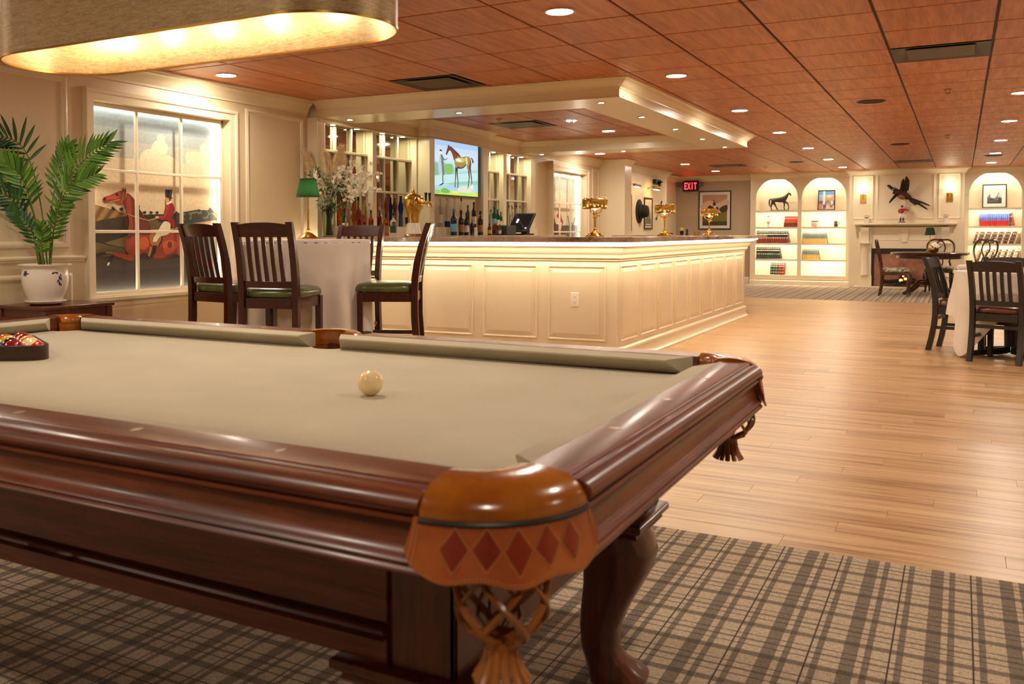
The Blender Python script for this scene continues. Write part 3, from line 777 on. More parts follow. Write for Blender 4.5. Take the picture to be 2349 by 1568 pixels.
# ---- television
tv = thing('television', 'wall mounted television showing a groom holding a bay horse', 'television', (-5.197, 9.642, 1.852))
MB().box(-0.038, -0.002, -0.548, 0.548, -0.318, 0.318).mould(rect(-0.55, 0.55, -0.32, 0.32), [(0, -0.002), (0, 0.004), (0.008, 0.004), (0.009, -0.002)], True, tf=lambda a, b, c: (c, a, b)).build('bezel', M_black, tv, bevel=0.002)
def tp(x, y):
    u = (x-138)/1018; top = 98+168*u; bot = 1395+60*u
    return (u, (bot-y)/(bot-top))
def tv_art():
    P = lambda *q: [tp(*p) for p in q]
    L = [('#9fc4ee', rect(0, 1, 0, 1)), ('#b3d2ef', rect(0, 1, 0, 0.9)), ('#bcd9f0', rect(0, 0.8, 0, 0.8)), ('#a9d3ea', rect(0, 1, 0, 0.62))]
    L += [('#7fc3a0', sm(P((140, 640), (250, 680), (340, 650), (430, 690), (520, 680), (580, 760), (560, 930), (350, 945), (140, 980)), 3)), ('#6ab05c', sm(P((360, 720), (450, 680), (530, 720), (540, 900), (380, 910)), 3)), ('#5fae8f', sm(P((140, 660), (215, 700), (230, 930), (140, 960)), 3))]
    L += [('#93c9c9', P((560, 900), (900, 830), (1155, 830), (1155, 920), (680, 945), (560, 945))), ('#a5d8e0', P((135, 960), (1155, 890), (1155, 1110), (640, 1130), (135, 1190)))]
    L += [('#7fc0a8', sm(P((350, 1150), (580, 1115), (1155, 1080), (1155, 1180), (800, 1200), (400, 1165)), 3)), ('#8cc6dc', P((135, 1190), (640, 1170), (1155, 1180), (1155, 1350), (135, 1290))), ('#c4cdc4', sm(P((660, 1250), (820, 1200), (1020, 1230), (1020, 1320), (700, 1320)), 3))]
    L += [('#a8cf5a', P((140, 1290), (300, 1270), (560, 1330), (900, 1360), (1155, 1340), (1155, 1455), (140, 1395))), ('#57a84a', sm(P((280, 1290), (360, 1250), (470, 1310), (460, 1370), (300, 1360)), 3)), ('#d0d658', sm(P((540, 1340), (640, 1320), (690, 1370), (540, 1390)), 3)), ('#7fbf6c', sm(P((150, 1300), (230, 1290), (280, 1350), (200, 1385), (150, 1370)), 3))]
    B, BD = '#6e3326', '#2a1512'
    for q in (((598, 760), (640, 770), (625, 950), (612, 1090), (608, 1235), (585, 1235), (590, 1150), (600, 950)), ((630, 770), (660, 770), (662, 960), (676, 1090), (668, 1255), (648, 1255), (655, 1110), (640, 950)),
              ((900, 790), (940, 790), (950, 990), (935, 1110), (915, 1240), (893, 1280), (905, 1180), (925, 1000)), ((940, 760), (975, 760), (990, 930), (1004, 1020), (1010, 1150), (1018, 1280), (990, 1280), (990, 1100), (965, 930))):
        L.append((BD, P(*q)))
    L.append(('#dfeef5', P((995, 1165), (1022, 1160), (1018, 1270), (985, 1270))))
    L.append(('#8d7f35', sm(P((600, 500), (650, 450), (740, 520), (860, 500), (950, 530), (980, 640), (975, 760), (930, 840), (890, 800), (860, 700), (800, 755), (700, 785), (640, 770), (600, 740), (585, 600)), 4)))
    L.append((B, sm(P((455, 270), (520, 285), (590, 370), (660, 450), (660, 500), (610, 600), (570, 590), (545, 500), (500, 380), (455, 360)), 4)))
    L.append((B, sm(P((440, 250), (465, 290), (460, 370), (430, 430), (410, 470), (388, 462), (400, 390), (425, 300)), 3))); L.append((BD, sm(P((395, 420), (425, 430), (412, 470), (388, 468)), 2))); L.append((BD, P((432, 240), (450, 232), (462, 275), (440, 285))))
    L.append((BD, P((520, 285), (600, 365), (690, 450), (740, 520), (700, 515), (620, 430), (540, 320)))); L.append((BD, sm(P((660, 740), (760, 765), (860, 690), (855, 720), (780, 785), (690, 795), (650, 780)), 3)))
    L.append((BD, sm(P((975, 535), (1010, 550), (1045, 620), (1040, 665), (1018, 655), (1005, 600)), 3))); L.append(('#5a2c1e', sm(P((960, 560), (985, 650), (975, 780), (935, 840), (920, 760), (950, 660)), 3)))
    L.append(('#c9c58a', sm(P((840, 540), (880, 520), (900, 640), (880, 720), (850, 640)), 3))); L.append(('#b9b37a', sm(P((600, 560), (720, 540), (830, 560), (800, 640), (640, 640)), 3))); L.append(('#f2f1d8', sm(el(*tp(685, 595), 0.06, 0.025, 10), 2)))
    L += [('#a9b8d6', sm(P((250, 480), (300, 470), (330, 540), (345, 700), (355, 930), (260, 930), (215, 800), (235, 620)), 3)), ('#4c6c66', sm(P((275, 470), (310, 480), (330, 560), (345, 720), (355, 930), (310, 930), (290, 700)), 3)), ('#4c6c66', P((315, 500), (345, 560), (375, 580), (420, 540), (425, 555), (380, 605), (330, 590)))]
    L += [('#d7dff0', el(*tp(268, 405), 0.03, 0.04)), ('#1c2233', sm(P((248, 370), (270, 342), (298, 370), (295, 400), (270, 380), (255, 400)), 2)), ('#3f6b60', P((285, 930), (325, 930), (335, 1110), (310, 1130))), ('#c9d4ea', P((270, 930), (300, 930), (305, 1130), (285, 1130))), ('#10151f', sm(P((235, 1190), (290, 1150), (325, 1120), (338, 1150), (300, 1180), (250, 1200)), 2))]
    return L
M_screen = attr_mat('television_screen', 0.2, emission=0.40, grain=0.05)
picture('screen', M_screen, (0.0008, -0.541, -0.311), (0, 1.082, 0), (0, 0, 0.622), tv_art(), tv, 0.00002)

# ================================================================ BAR
FC = (-2.46, 7.34); FL_ = (-5.40, yfront(-5.40, *FC)); RC = (-2.46, 12.5)
bar = thing('bar', 'cream panelled bar with a glowing light strip under its stone counter', 'bar', (0, 0, 0))
body = MB().prism([FL_, FC, RC, (-4.2, 12.5), (-4.2, 12.35), (-2.62, 12.35), (-2.62, 7.50), (-5.40, 7.36)], 'z', 0, 1.016)
body.build('carcass', M_trim, bar, smooth=False)
BCR = [(0, 0.862), (0.012, 0.863), (0.014, 0.878), (0.030, 0.886), (0.034, 0.908), (0.040, 0.918), (0.060, 0.934), (0.075, 0.962), (0.095, 0.980), (0.108, 0.984), (0.112, 1.008), (0, 1.010)]
MB().mould([FL_, FC, RC, (-4.2, 12.5)], BCR, side=-1).build('crown_moulding', M_trim, bar)
BBS = [(0, 0), (0.045, 0), (0.046, 0.018), (0.030, 0.03), (0.022, 0.045), (0.020, 0.105), (0.026, 0.115), (0.024, 0.13), (0.010, 0.142), (0, 0.146)]
MB().mould([FL_, FC, RC, (-4.2, 12.5)], BBS, side=-1).build('baseboard', M_trim, bar)
def local(o, d, n): return lambda a, z, c: (o[0]+d[0]*a+n[0]*c, o[1]+d[1]*a+n[1]*c, z)
c3, s3 = math.cos(math.radians(3)), math.sin(math.radians(3))
tfF = local(FC, (-c3, -s3), (s3, -c3)); tfR = local(FC, (0, 1), (1, 0))
def raised(tf, a0, a1, z0, z1):
    m = MB()
    m.mould(rect(a0, a1, z0, z1), [(0.0, 0.0), (0.0, 0.010), (0.008, 0.013), (0.014, 0.009), (0.020, 0.002), (0.022, 0.0)], True, tf=tf)
    A = [(a0+0.022, z0+0.022), (a1-0.022, z0+0.022), (a1-0.022, z1-0.022), (a0+0.022, z1-0.022)]
    k = 0.034; B = [(a0+0.022+k, z0+0.022+k), (a1-0.022-k, z0+0.022+k), (a1-0.022-k, z1-0.022-k), (a0+0.022+k, z1-0.022-k)]
    vs = [tf(*p, 0.0005) for p in A]+[tf(*p, 0.010) for p in B]+[tf(*p, 0.0125) for p in B]
    m.add(vs, [(0,1,5,4),(1,2,6,5),(2,3,7,6),(3,0,4,7),(4,5,9,8),(5,6,10,9),(6,7,11,10),(7,4,8,11),(8,9,10,11)])
    return m.build('raised_panel', M_trim, bar, smooth=False)
for k in range(5): raised(tfF, 0.09+k*0.605, min(2.93, 0.60+k*0.605), 0.19, 0.82)
for k in range(9): raised(tfR, 0.065+k*0.5615, 0.065+k*0.5615+0.466, 0.185, 0.825)
M_bled = emit('bar_light_strip', (1.0, 0.85, 0.62), L_BAR)
ol = lambda d: [(FL_[0], FL_[1]-d), (FC[0]+d, FC[1]-d), (RC[0]+d, RC[1])]
s = MB().mould(ol(0.150), [(0, 1.009), (0.012, 1.009), (0.012, 1.0165), (0, 1.0165)], side=-1)
s.build('light_strip', M_bled, bar, smooth=False)
sk = thing('wall_socket', 'white double power socket on the bar front panel', 'socket')
tfS = lambda a, z, c: tfF(0.357+a, z, c+0.0125)
m = MB(); m.mould(rect(-0.037, 0.037, 0.475, 0.595), [(0, 0), (0.003, 0.004), (0.037, 0.005)], True, tf=tfS)
m.build('cover_plate', M_white, sk)
for z in (0.513, 0.557):
    m = MB(); pts = sm([(-0.016, z-0.008), (-0.016, z+0.008), (0, z+0.016), (0.016, z+0.008), (0.016, z-0.008), (0, z-0.016)], 3)
    n = len(pts); m.add([tfS(*p, 0.0045) for p in pts]+[tfS(*p, 0.007) for p in pts], [tuple(range(n, 2*n))]+[(i, (i+1) % n, n+(i+1) % n, n+i) for i in range(n)])
    r_ = m.build('receptacle', M_white, sk)
    m = MB()
    for q in (-0.006, 0.006): m.add([tfS(q-0.0012, z-0.002, 0.0073), tfS(q+0.0012, z-0.002, 0.0073), tfS(q+0.0012, z+0.007, 0.0073), tfS(q-0.0012, z+0.007, 0.0073)], [(0, 1, 2, 3)])
    pts = el(0, z-0.008, 0.003, 0.003, 8); m.add([tfS(*p, 0.0073) for p in pts], [tuple(range(8))])
    m.build('slot', M_black, r_, smooth=False)

ctop = MB().prism([(-5.295, FL_[1]-0.20), (FC[0]+0.20, FC[1]-0.205), (FC[0]+0.21, FC[1]-0.19), (-2.25, 12.9), (-4.2, 12.9), (-4.2, 12.30), (-2.86, 12.30), (-2.86, 7.74), (-5.195, 7.74), (-5.195, 7.19), (-5.295, 7.175), (-5.295, 7.0)], 'z', 1.018, 1.062)
o = ctop.build('bar_counter', M_stone, bevel=0.006)
tag(o, 'polished brown stone counter running round the bar above the light strip', 'counter')
# ================================================================ POOL TABLE
HL, HW = 1.1685, 0.584
TX, TY = -1.7265, 1.712
BED, NZ, RZ = 0.737, 0.774, 0.781
pt = thing('pool_table', 'cherry wood pool table with sage green cloth and tooled leather pockets', 'pool table', (TX, TY, 0))
def cloth_mat():
    t = NT('sage_table_cloth'); v = t.coord()
    f = t.noise(v, 900, 2, 0.7); f2 = t.noise(v, 5, 3)
    k = t.math('MULTIPLY_ADD', f, 0.5, t.math('MULTIPLY', f2, 0.5))
    t.l(t.ramp(k, [(0.3, lin('#a69c82')), (0.7, lin('#b8ae94'))]), t.b.inputs['Base Color'])
    t.set(Roughness=0.9, Specular_IOR_Level=0.15, Sheen_Weight=0.25, Sheen_Roughness=0.5)
    t.bump(f, 0.15, 0.001); return t.m
M_cloth = cloth_mat()
def leather(name, dark, light, rough=0.28):
    t = NT(name); v = t.coord(); f = t.noise(v, 7, 4, 0.6); g = t.noise(v, 160, 3, 0.6)
    t.l(t.ramp(f, [(0.32, lin(dark)), (0.68, lin(light))]), t.b.inputs['Base Color'])
    t.set(Roughness=rough, Coat_Weight=0.35, Coat_Roughness=0.15); t.bump(g, 0.12, 0.002); return t.m
M_lea = leather('amber_leather', '#7a3a0a', '#b06a1c', 0.2)
M_flap = leather('tan_tooled_leather', '#93400f', '#b46024', 0.42)
M_dia = leather('oxblood_leather', '#6e1c08', '#96300c', 0.35)
M_stitch = plain('tan_stitching', '#c08048', 0.6)
M_strap = leather('net_leather', '#6d3a10', '#a3621f', 0.4)
M_pearl = plain('pearl_inlay', '#e6cfae', 0.25)

# slate bed under the cloth, notched at the six pockets
def bed_outline():
    a = 0.05; X, Y = HL+a, HW+a; out = []
    def arc(cx, cy, r, a0, a1, n=9):
        for i in range(n+1):
            t = math.radians(a0+(a1-a0)*i/n); out.append((cx+r*math.cos(t), cy+r*math.sin(t)))
    cc = 0.028
    def corner(sx, sy, a0):
        arc(sx*(HL-0.026), sy*(HW-0.026), 0.0, 0, 0, 0)
    pts = []
    def add_arc(cx, cy, r, a0, a1, n=10):
        for i in range(n+1):
            t = math.radians(a0+(a1-a0)*i/n); pts.append((cx+r*math.cos(t), cy+r*math.sin(t)))
    r = 0.058; e = 0.02
    add_arc(HL+e, HW+e, 0.066, 270, 180); pts.append((0.075, Y)); add_arc(0, HW+0.07, 0.062, 340, 200); pts.append((-0.075, Y))
    add_arc(-HL-e, HW+e, 0.066, 0, -90); add_arc(-HL-e, -HW-e, 0.066, 90, 0); pts.append((-0.075, -Y)); add_arc(0, -HW-0.07, 0.062, 160, 20); pts.append((0.075, -Y))
    add_arc(HL+e, -HW-e, 0.066, 180, 90)
    return pts
MB().prism(bed_outline(), 'z', BED-0.03, BED).build('bed_cloth', M_cloth, pt, smooth=False)

CU = [(0.0, NZ-0.004), (0.001, NZ), (0.006, NZ+0.002), (0.05, RZ), (0.05, BED+0.0005), (0.036, BED+0.0005), (0.028, BED+0.006)]
RAILP = [(0.05, BED-0.03), (0.05, RZ+0.001), (0.128, RZ+0.001), (0.133, RZ-0.001), (0.136, RZ-0.006), (0.139, RZ-0.006), (0.146, RZ-0.004), (0.158, RZ-0.008), (0.167, RZ-0.016), (0.169, RZ-0.024), (0.164, RZ-0.031), (0.156, RZ-0.034), (0.156, RZ-0.037)]
APR = [(0.10, RZ-0.037), (0.156, RZ-0.037), (0.160, RZ-0.040), (0.160, RZ-0.044), (0.155, RZ-0.047), (0.151, RZ-0.052), (0.149, RZ-0.060), (0.150, RZ-0.070), (0.154, RZ-0.080), (0.160, RZ-0.087),
       (0.165, RZ-0.090), (0.167, RZ-0.094), (0.163, RZ-0.097), (0.167, RZ-0.100), (0.169, RZ-0.104), (0.166, RZ-0.108), (0.150, RZ-0.110), (-0.07, RZ-0.110), (-0.07, RZ-0.10), (0.10, RZ-0.10)]
def place(prof, a0, a1, base, ax, sgn, e0=0.0, e1=0.0):
    """extrude (d, z) along an edge; e0/e1 lengthen the back of a cushion towards the pockets"""
    m = MB(); k = len(prof); vs = []
    for a, e in ((a0, -e0), (a1, e1)):
        for d, z in prof:
            t = a+e*min(1, max(0, d)/0.05) if (e0 or e1) else a
            vs.append((t, sgn*(base+d), z) if ax == 'x' else (sgn*(base+d), t, z))
    m.add(vs, [tuple(range(k)), tuple(range(2*k-1, k-1, -1))]+[(i, (i+1) % k, k+(i+1) % k, k+i) for i in range(k)])
    return m
SEG = [('x', -1, -1.0835, -0.079, HW), ('x', -1, 0.079, 1.0835, HW), ('x', 1, -1.0835, -0.079, HW), ('x', 1, 0.079, 1.0835, HW), ('y', 1, -0.499, 0.499, HL), ('y', -1, -0.499, 0.499, HL)]
CI = 0.014     # pocket centres lie this far inside the cushion noses
for ax, sg, a0, a1, base in SEG:
    place(CU, a0, a1, base, ax, sg, 0.03 if abs(a0) < 0.1 else 0.057, 0.03 if abs(a1) < 0.1 else 0.057).build('cushion', M_cloth, pt, ang=0.5)
    lim = (HL-CI if ax == 'x' else HW-CI+0.020)-0.0015
    r0 = -lim if a0 < -0.3 else 0.119; r1 = lim if a1 > 0.3 else -0.119
    mt = M_cherry if ax == 'x' else M_cherry_y
    RP, AP = (RAILP, APR) if ax == 'x' else ([(d if d < 0.05 else 0.05+(d-0.05)*0.84, z) for d, z in RAILP], [(d if d < 0.05 else 0.05+(d-0.05)*0.84, z) for d, z in APR])
    rail = place(RP, r0, r1, base, ax, sg).build('rail', mt, pt, bevel=0.003)
    q0 = -lim-0.004 if a0 < -0.3 else 0.0; q1 = lim+0.004 if a1 > 0.3 else 0.0
    place(AP, q0, q1, base, ax, sg).build('apron', mt, pt, ang=0.9)
    for k in (-3, -2, -1, 1, 2, 3) if ax == 'x' else (-1, 0, 1):
        p = k*0.2921
        if not (r0 < p < r1): continue
        c = sg*(base+(0.0905 if ax == 'x' else 0.083)); z = RZ+0.0013
        q = [(p, c-0.014), (p+0.006, c), (p, c+0.014), (p-0.006, c)] if ax == 'x' else [(c-0.014, p), (c, p+0.006), (c+0.014, p), (c, p-0.006)]
        MB().prism(q, 'z', z-0.001, z+0.0004).build('sight', M_pearl, rail, smooth=False)

CAST = [(0.084, RZ-0.030), (0.081, RZ-0.014), (0.085, RZ-0.001), (0.095, RZ+0.006), (0.118, RZ+0.0085), (0.145, RZ+0.007), (0.170, RZ+0.001), (0.186, RZ-0.010), (0.196, RZ-0.024), (0.196, RZ-0.034), (0.188, RZ-0.040), (0.10, RZ-0.040)]
def sweep(m, c, prof, a0, a1, n, wob=None):
    k = len(prof); vs = []
    for i in range(n+1):
        t = math.radians(a0+(a1-a0)*i/n)
        for r, z in prof: vs.append((c[0]+r*math.cos(t), c[1]+r*math.sin(t), z))
    fs = [(i*k+j, i*k+(j+1) % k, (i+1)*k+(j+1) % k, (i+1)*k+j) for i in range(n) for j in range(k)]
    fs += [tuple(range(k)), tuple(n*k+j for j in range(k-1, -1, -1))]
    return m.add(vs, fs)
def pocket(cx, cy, mid, half, prof, rin, rf, ndia):
    """leather pocket: padded casting, tooled flap with stitched diamonds, liner, net of straps and a tassel"""
    c = (cx, cy)
    pk = sweep(MB(), c, prof, mid-half, mid+half, 18).build('pocket', M_lea, pt, ang=0.9)
    m = MB(); li = [(rin+0.001, RZ-0.02), (rin+0.001, BED-0.05), (rin+0.005, BED-0.05), (rin+0.005, RZ-0.02)]
    sweep(m, c, li, mid-half-8, mid+half+8, 16).build('liner', M_lea, pk)
    MB().tube([(cx+rf*math.cos(math.radians(mid-half+2*half*i/24)), cy+rf*math.sin(math.radians(mid-half+2*half*i/24)), RZ-0.037) for i in range(25)], 0.0035, 6).build('piping', M_black, pk)
    # flap: flares out and is scalloped at the lower edge
    hf = half+3; N = 40; Z0 = RZ-0.034
    def fp(u, v, off=0.0):        # u -1..1 across, v 0..1 down
        t = math.radians(mid+u*hf*(1+0.05*v)); ln = 0.062+0.014*(1-u*u)+0.0045*math.cos(u*PI*3.0)
        if abs(u) > 0.9: ln -= 0.018*((abs(u)-0.9)/0.1)**2
        r = rf-0.001+0.003*v+0.009*v*v+off
        return (cx+r*math.cos(t), cy+r*math.sin(t), Z0-ln*v)
    m = MB(); vs = []; V = 8
    for o in (0, -0.004):
        for i in range(N+1):
            for j in range(V+1): vs.append(fp(-1+2*i/N, j/V, o))
    q = V+1; L = (N+1)*q; fs = []
    for i in range(N):
        for j in range(V):
            a = i*q+j; fs += [(a, a+1, a+q+1, a+q), (L+a, L+a+q, L+a+q+1, L+a+1)]
        fs += [(i*q+V, L+i*q+V, L+(i+1)*q+V, (i+1)*q+V), (i*q, (i+1)*q, L+(i+1)*q, L+i*q)]
    for i in (0, N):
        for j in range(V): fs.append((i*q+j, i*q+j+1, L+i*q+j+1, L+i*q+j))
    m.add(vs, fs); fl_ = m.build('flap', M_flap, pk, ang=1.2)
    st = MB()
    def tick(p, d, s=0.0035):
        p = Vector(p); st.beam(p-Vector(d)*s*0.5, p+Vector(d)*s*0.5, 0.0011, 0.0012)
    du = 1.44/ndia if ndia else 0
    for k in range(ndia):
        uc = -0.72+du*(k+0.5); hw = du*0.49*0.88; vc, hv = 0.46, 0.33
        pts = [(uc-hw, vc), (uc, vc-hv), (uc+hw, vc), (uc, vc+hv)]
        dm = MB(); ring = []
        n = 5
        for i in range(4):
            for s in range(n):
                a, b = pts[i], pts[(i+1) % 4]; ring.append((a[0]+(b[0]-a[0])*s/n, a[1]+(b[1]-a[1])*s/n))
        vv = [fp(*p, 0.0012) for p in ring]+[fp(uc+(p[0]-uc)*0.5, vc+(p[1]-vc)*0.5, 0.0022) for p in ring]+[fp(uc, vc, 0.0024)]
        R_ = len(ring)
        dm.add(vv, [(i, (i+1) % R_, R_+(i+1) % R_, R_+i) for i in range(R_)]+[(R_+i, R_+(i+1) % R_, 2*R_) for i in range(R_)])
        dm.build('diamond', M_dia, pk)
        for i in range(4):
            a, b = pts[i], pts[(i+1) % 4]
            for s in range(9):
                t = (s+0.5)/9; g = 1.12
                u = uc+(a[0]+(b[0]-a[0])*t-uc)*g; v = vc+(a[1]+(b[1]-a[1])*t-vc)*g
                p = Vector(fp(u, v, 0.0006)); p2 = Vector(fp(uc+(u-uc)*1.1, vc+(v-vc)*1.1, 0.0006)); d = (p2-p)
                if d.length > 1e-6: tick(p, d.normalized())
    if ndia:
        for s in range(60):
            u = -0.93+1.86*s/59; a = Vector(fp(u, 0.93, 0.0006)); b = Vector(fp(u+0.01, 0.93, 0.0006)); tick(a, (b-a).normalized(), 0.003)
            a = Vector(fp(u, 0.97, 0.0006)); b = Vector(fp(u+0.01, 0.97, 0.0006)); tick(a, (b-a).normalized(), 0.003)
        for s in range(22):
            for u in (-0.93, 0.93, -0.965, 0.965):
                v = 0.06+0.85*s/21; a = Vector(fp(u, v, 0.0006)); b = Vector(fp(u, v+0.02, 0.0006)); tick(a, (b-a).normalized(), 0.003)
        o = st.build('stitching', M_stitch, pk, smooth=False); o['kind'] = 'stuff'
    # net
    tm_ = math.radians(mid); off = 0.098 if ndia else 0.05
    nx, ny = cx+off*math.cos(tm_), cy+off*math.sin(tm_)
    def rr(t): return 0.060 if t < 0.55 else 0.022+0.038*math.sqrt(max(0, 1-((t-0.55)/0.45)**2))
    zt, zb = RZ-0.075, RZ-0.200
    for k in range(6):
        for sg in (1, -1):
            path = []
            for i in range(13):
                t = i/12; a = 2*PI*k/6+sg*t*1.9; r = rr(t)+(0.0012*sg)
                path.append((nx+r*math.cos(a), ny+r*math.sin(a), zt+(zb-zt)*t))
            MB().tube(path, 0.0052, 6, flat=0.6).build('net_strap', M_strap, pk)
    tz = zb
    m = MB().lathe([(0.020, tz+0.004), (0.024, tz), (0.022, tz-0.008), (0.021, tz-0.014), (0.019, tz-0.018)], (nx, ny, 0), 18); m.build('net_tie', M_strap, pk)
    for k in range(14):
        a = 2*PI*k/14; s = []
        for j in range(5):
            t = j/4; r = 0.020+0.016*t*t; s.append((nx+r*math.cos(a+0.05*math.sin(k)), ny+r*math.sin(a), tz-0.012-0.042*t))
        MB().tube(s, [0.0046, 0.005, 0.0056, 0.006, 0.0058], 6, flat=0.6).build('tassel_strand', M_strap, pk)
for sx, sy, mid in ((1, -1, -45), (1, 1, 45), (-1, 1, 135), (-1, -1, 225)):
    pocket(sx*(HL-CI), sy*(HW-CI+0.022), mid, 45, [(0.045+(r-0.081)*0.113/0.115, z) for r, z in CAST], 0.046, 0.159, 5)
SCAST = [(r*0.118/0.196 if r > 0.09 else r*0.72, z) for r, z in CAST]
for sy, mid in ((1, 90), (-1, -90)):
    pocket(0, sy*(HW+0.05), mid, 90, SCAST, 0.062, 0.119, 0)

# cabinet below the rails and its four cabriole legs
cx_, cy_ = 1.085, 0.53
m = MB().box(-cx_+0.01, cx_-0.01, -cy_+0.01, cy_-0.01, 0.432, RZ-0.121); m.build('cabinet', M_cherry, pt)
for sy in (-1, 1):
    y0, y1 = sorted((sy*(cy_-0.01), sy*cy_))
    MB().box(-0.965, 0.965, y0, y1, 0.492, RZ-0.111).build('side_panel', M_cherry, pt, bevel=0.003)
    MB().box(-0.965, 0.965, y0, y1, 0.43, 0.468).mould([(-0.965, sy*cy_), (0.965, sy*cy_)], [(-0.01, 0.468), (0.004, 0.470), (0.009, 0.477), (0.006, 0.486), (-0.01, 0.488)], side=-sy).build('lower_moulding', M_cherry, pt)
    for sx in (-1, 1):
        x0, x1 = sorted((sx*0.974, sx*cx_)); MB().box(x0, x1, y0, y1, 0.43, RZ-0.111).build('corner_block', M_cherry_z, pt, bevel=0.002)
for sx in (-1, 1):
    x0, x1 = sorted((sx*(cx_-0.01), sx*cx_))
    MB().box(x0, x1, -0.41, 0.41, 0.43, RZ-0.111).mould([(sx*cx_, -0.41), (sx*cx_, 0.41)], [(-0.01, 0.468), (0.004, 0.470), (0.009, 0.477), (0.006, 0.486), (-0.01, 0.488)], side=sx*-1).build('end_panel', M_cherry_y, pt, bevel=0.002)
    for sy in (-1, 1):
        y0, y1 = sorted((sy*0.418, sy*cy_)); MB().box(x0, x1, y0, y1, 0.43, RZ-0.111).build('corner_block', M_cherry_z, pt, bevel=0.002)
        # leg
        lx, ly = sx*(cx_-0.098), sy*(cy_-0.098)
        leg = MB()
        leg.mould(rect(lx-0.098, lx+0.098, ly-0.098, ly+0.098), [(0, 0.385), (-0.004, 0.387), (-0.008, 0.393), (-0.004, 0.400), (-0.012, 0.404), (-0.020, 0.412), (-0.020, 0.424), (-0.012, 0.430), (0.09, 0.430), (0.09, 0.385)], True)
        rings = [(0.387, 0.0, 0.088), (0.36, 0.012, 0.090), (0.325, 0.022, 0.087), (0.285, 0.022, 0.079), (0.24, 0.012, 0.067), (0.19, -0.002, 0.055), (0.14, -0.012, 0.046), (0.09, -0.012, 0.042), (0.06, -0.002, 0.046), (0.035, 0.014, 0.058), (0.015, 0.024, 0.066), (0.0, 0.024, 0.064)]
        vs = []; n = 20
        for z, o_, hf in rings:
            for i in range(n):
                a = 2*PI*i/n+PI/4; ca, sa = math.cos(a), math.sin(a); p = 4.0
                r = hf/((abs(ca)**p+abs(sa)**p)**(1/p))
                vs.append((lx+sx*o_+r*ca, ly+sy*o_+r*sa, z))
        k = len(rings)
        leg.add(vs, [(j*n+i, (j+1)*n+i, (j+1)*n+(i+1) % n, j*n+(i+1) % n) for j in range(k-1) for i in range(n)]+[tuple(range(n)), tuple((k-1)*n+i for i in range(n-1, -1, -1))])
        leg.build('leg', M_cherry_z, pt, ang=0.8)

# ---- balls
R_B = 0.02858
def ball_mat(name, col, stripe):
    t = NT(name)
    if stripe:
        c = t.n('ShaderNodeTexCoord'); s = t.n('ShaderNodeSeparateXYZ'); t.l(c.outputs['Object'], s.inputs[0])
        f = t.math('GREATER_THAN', t.math('ABSOLUTE', s.outputs['Z']), 0.0145)
        t.l(t.mix(f, lin(col), lin('#f0dcae')), t.b.inputs['Base Color'])
    else: t.set(Base_Color=(*lin(col), 1))
    t.set(Roughness=0.08, Coat_Weight=0.6, Coat_Roughness=0.03); return t.m
M_cue = ball_mat('ivory_ball', '#f1d9a4', False)
o = MB().ball((0, 0, 0), R_B, 32, 20).build('cue_ball', M_cue, loc=(-1.129, 1.690, BED+R_B))
tag(o, 'plain ivory cue ball alone near the middle of the table cloth', 'ball')
# rack and fifteen balls
rang = math.radians(32); ux = Vector((math.cos(rang), math.sin(rang))); uy = Vector((-math.sin(rang), math.cos(rang)))
A = Vector((-2.300, 1.718))      # ball at the near right corner of the rack
P_ = 2*R_B+0.0006
def bp(row, k): return A-ux*(P_*(k+row*0.5))+uy*(P_*0.866*row)
kinds = [[('#c8261a', 1, 'red and white striped ball at the near right corner of the rack'), ('#8e1420', 0, 'plain dark red ball second in the front row of the rack'), ('#2f2468', 0, 'plain purple ball third in the front row of the rack'), ('#1b5a3a', 1, 'green and white striped ball, fourth in the front row of the rack'), ('#c98a1c', 0, 'plain yellow ball at the left end of the rack front row')],
         [('#252050', 1, 'white ball with a navy stripe along the right side of the rack'), ('#10100f', 0, 'plain black ball behind the dark red one in the rack'), ('#1f3f86', 0, 'plain blue ball in the second rack row'), ('#b3261c', 0, 'plain bright red ball in the second rack row, leftmost')],
         [('#d07a2a', 1, 'white ball with an orange stripe, third along the rack right side'), ('#e3a91f', 1, 'white ball with a yellow stripe inside the rack'), ('#1d6b45', 0, 'plain green ball at the left side of the rack')],
         [('#7a1420', 1, 'white ball with a maroon stripe near the rack apex'), ('#c9661f', 0, 'plain orange ball near the rack apex')],
         [('#a01820', 0, 'plain crimson ball at the far apex of the rack')]]
rb = random.Random(11)
for r_, row in enumerate(kinds):
    for k, (col, stp, lb) in enumerate(row):
        p = bp(r_, k)
        o = MB().ball((0, 0, 0), R_B, 24, 16).build('billiard_ball', ball_mat('ball_%d_%d' % (r_, k), col, stp), loc=(p.x, p.y, BED+R_B), rot=(rb.uniform(0.3, 1.2), rb.uniform(-0.9, 0.6), rb.uniform(0, 6)))
        tag(o, lb, 'ball', 'racked pool balls')
rk = MB(); ins = R_B+0.001
tri = [bp(0, 0), bp(4, 0), bp(0, 4)]; cen = sum(tri, Vector((0, 0)))/3
def rnd_tri(off, n=7):
    out = []
    for i, p in enumerate(tri):
        a = tri[(i+1) % 3]; b = tri[i-1]
        n1 = (p-b).normalized(); n1 = Vector((n1.y, -n1.x)); n2 = (a-p).normalized(); n2 = Vector((n2.y, -n2.x))
        if n1.dot(p-cen) < 0: n1, n2 = -n1, -n2
        a1 = math.atan2(n1.y, n1.x); a2 = math.atan2(n2.y, n2.x); d = (a2-a1+PI) % (2*PI)-PI
        for s in range(n): t = a1+d*s/(n-1); out.append(p+Vector((math.cos(t), math.sin(t)))*off)
    return out
oi, oo = rnd_tri(ins), rnd_tri(ins+0.009); n = len(oi)
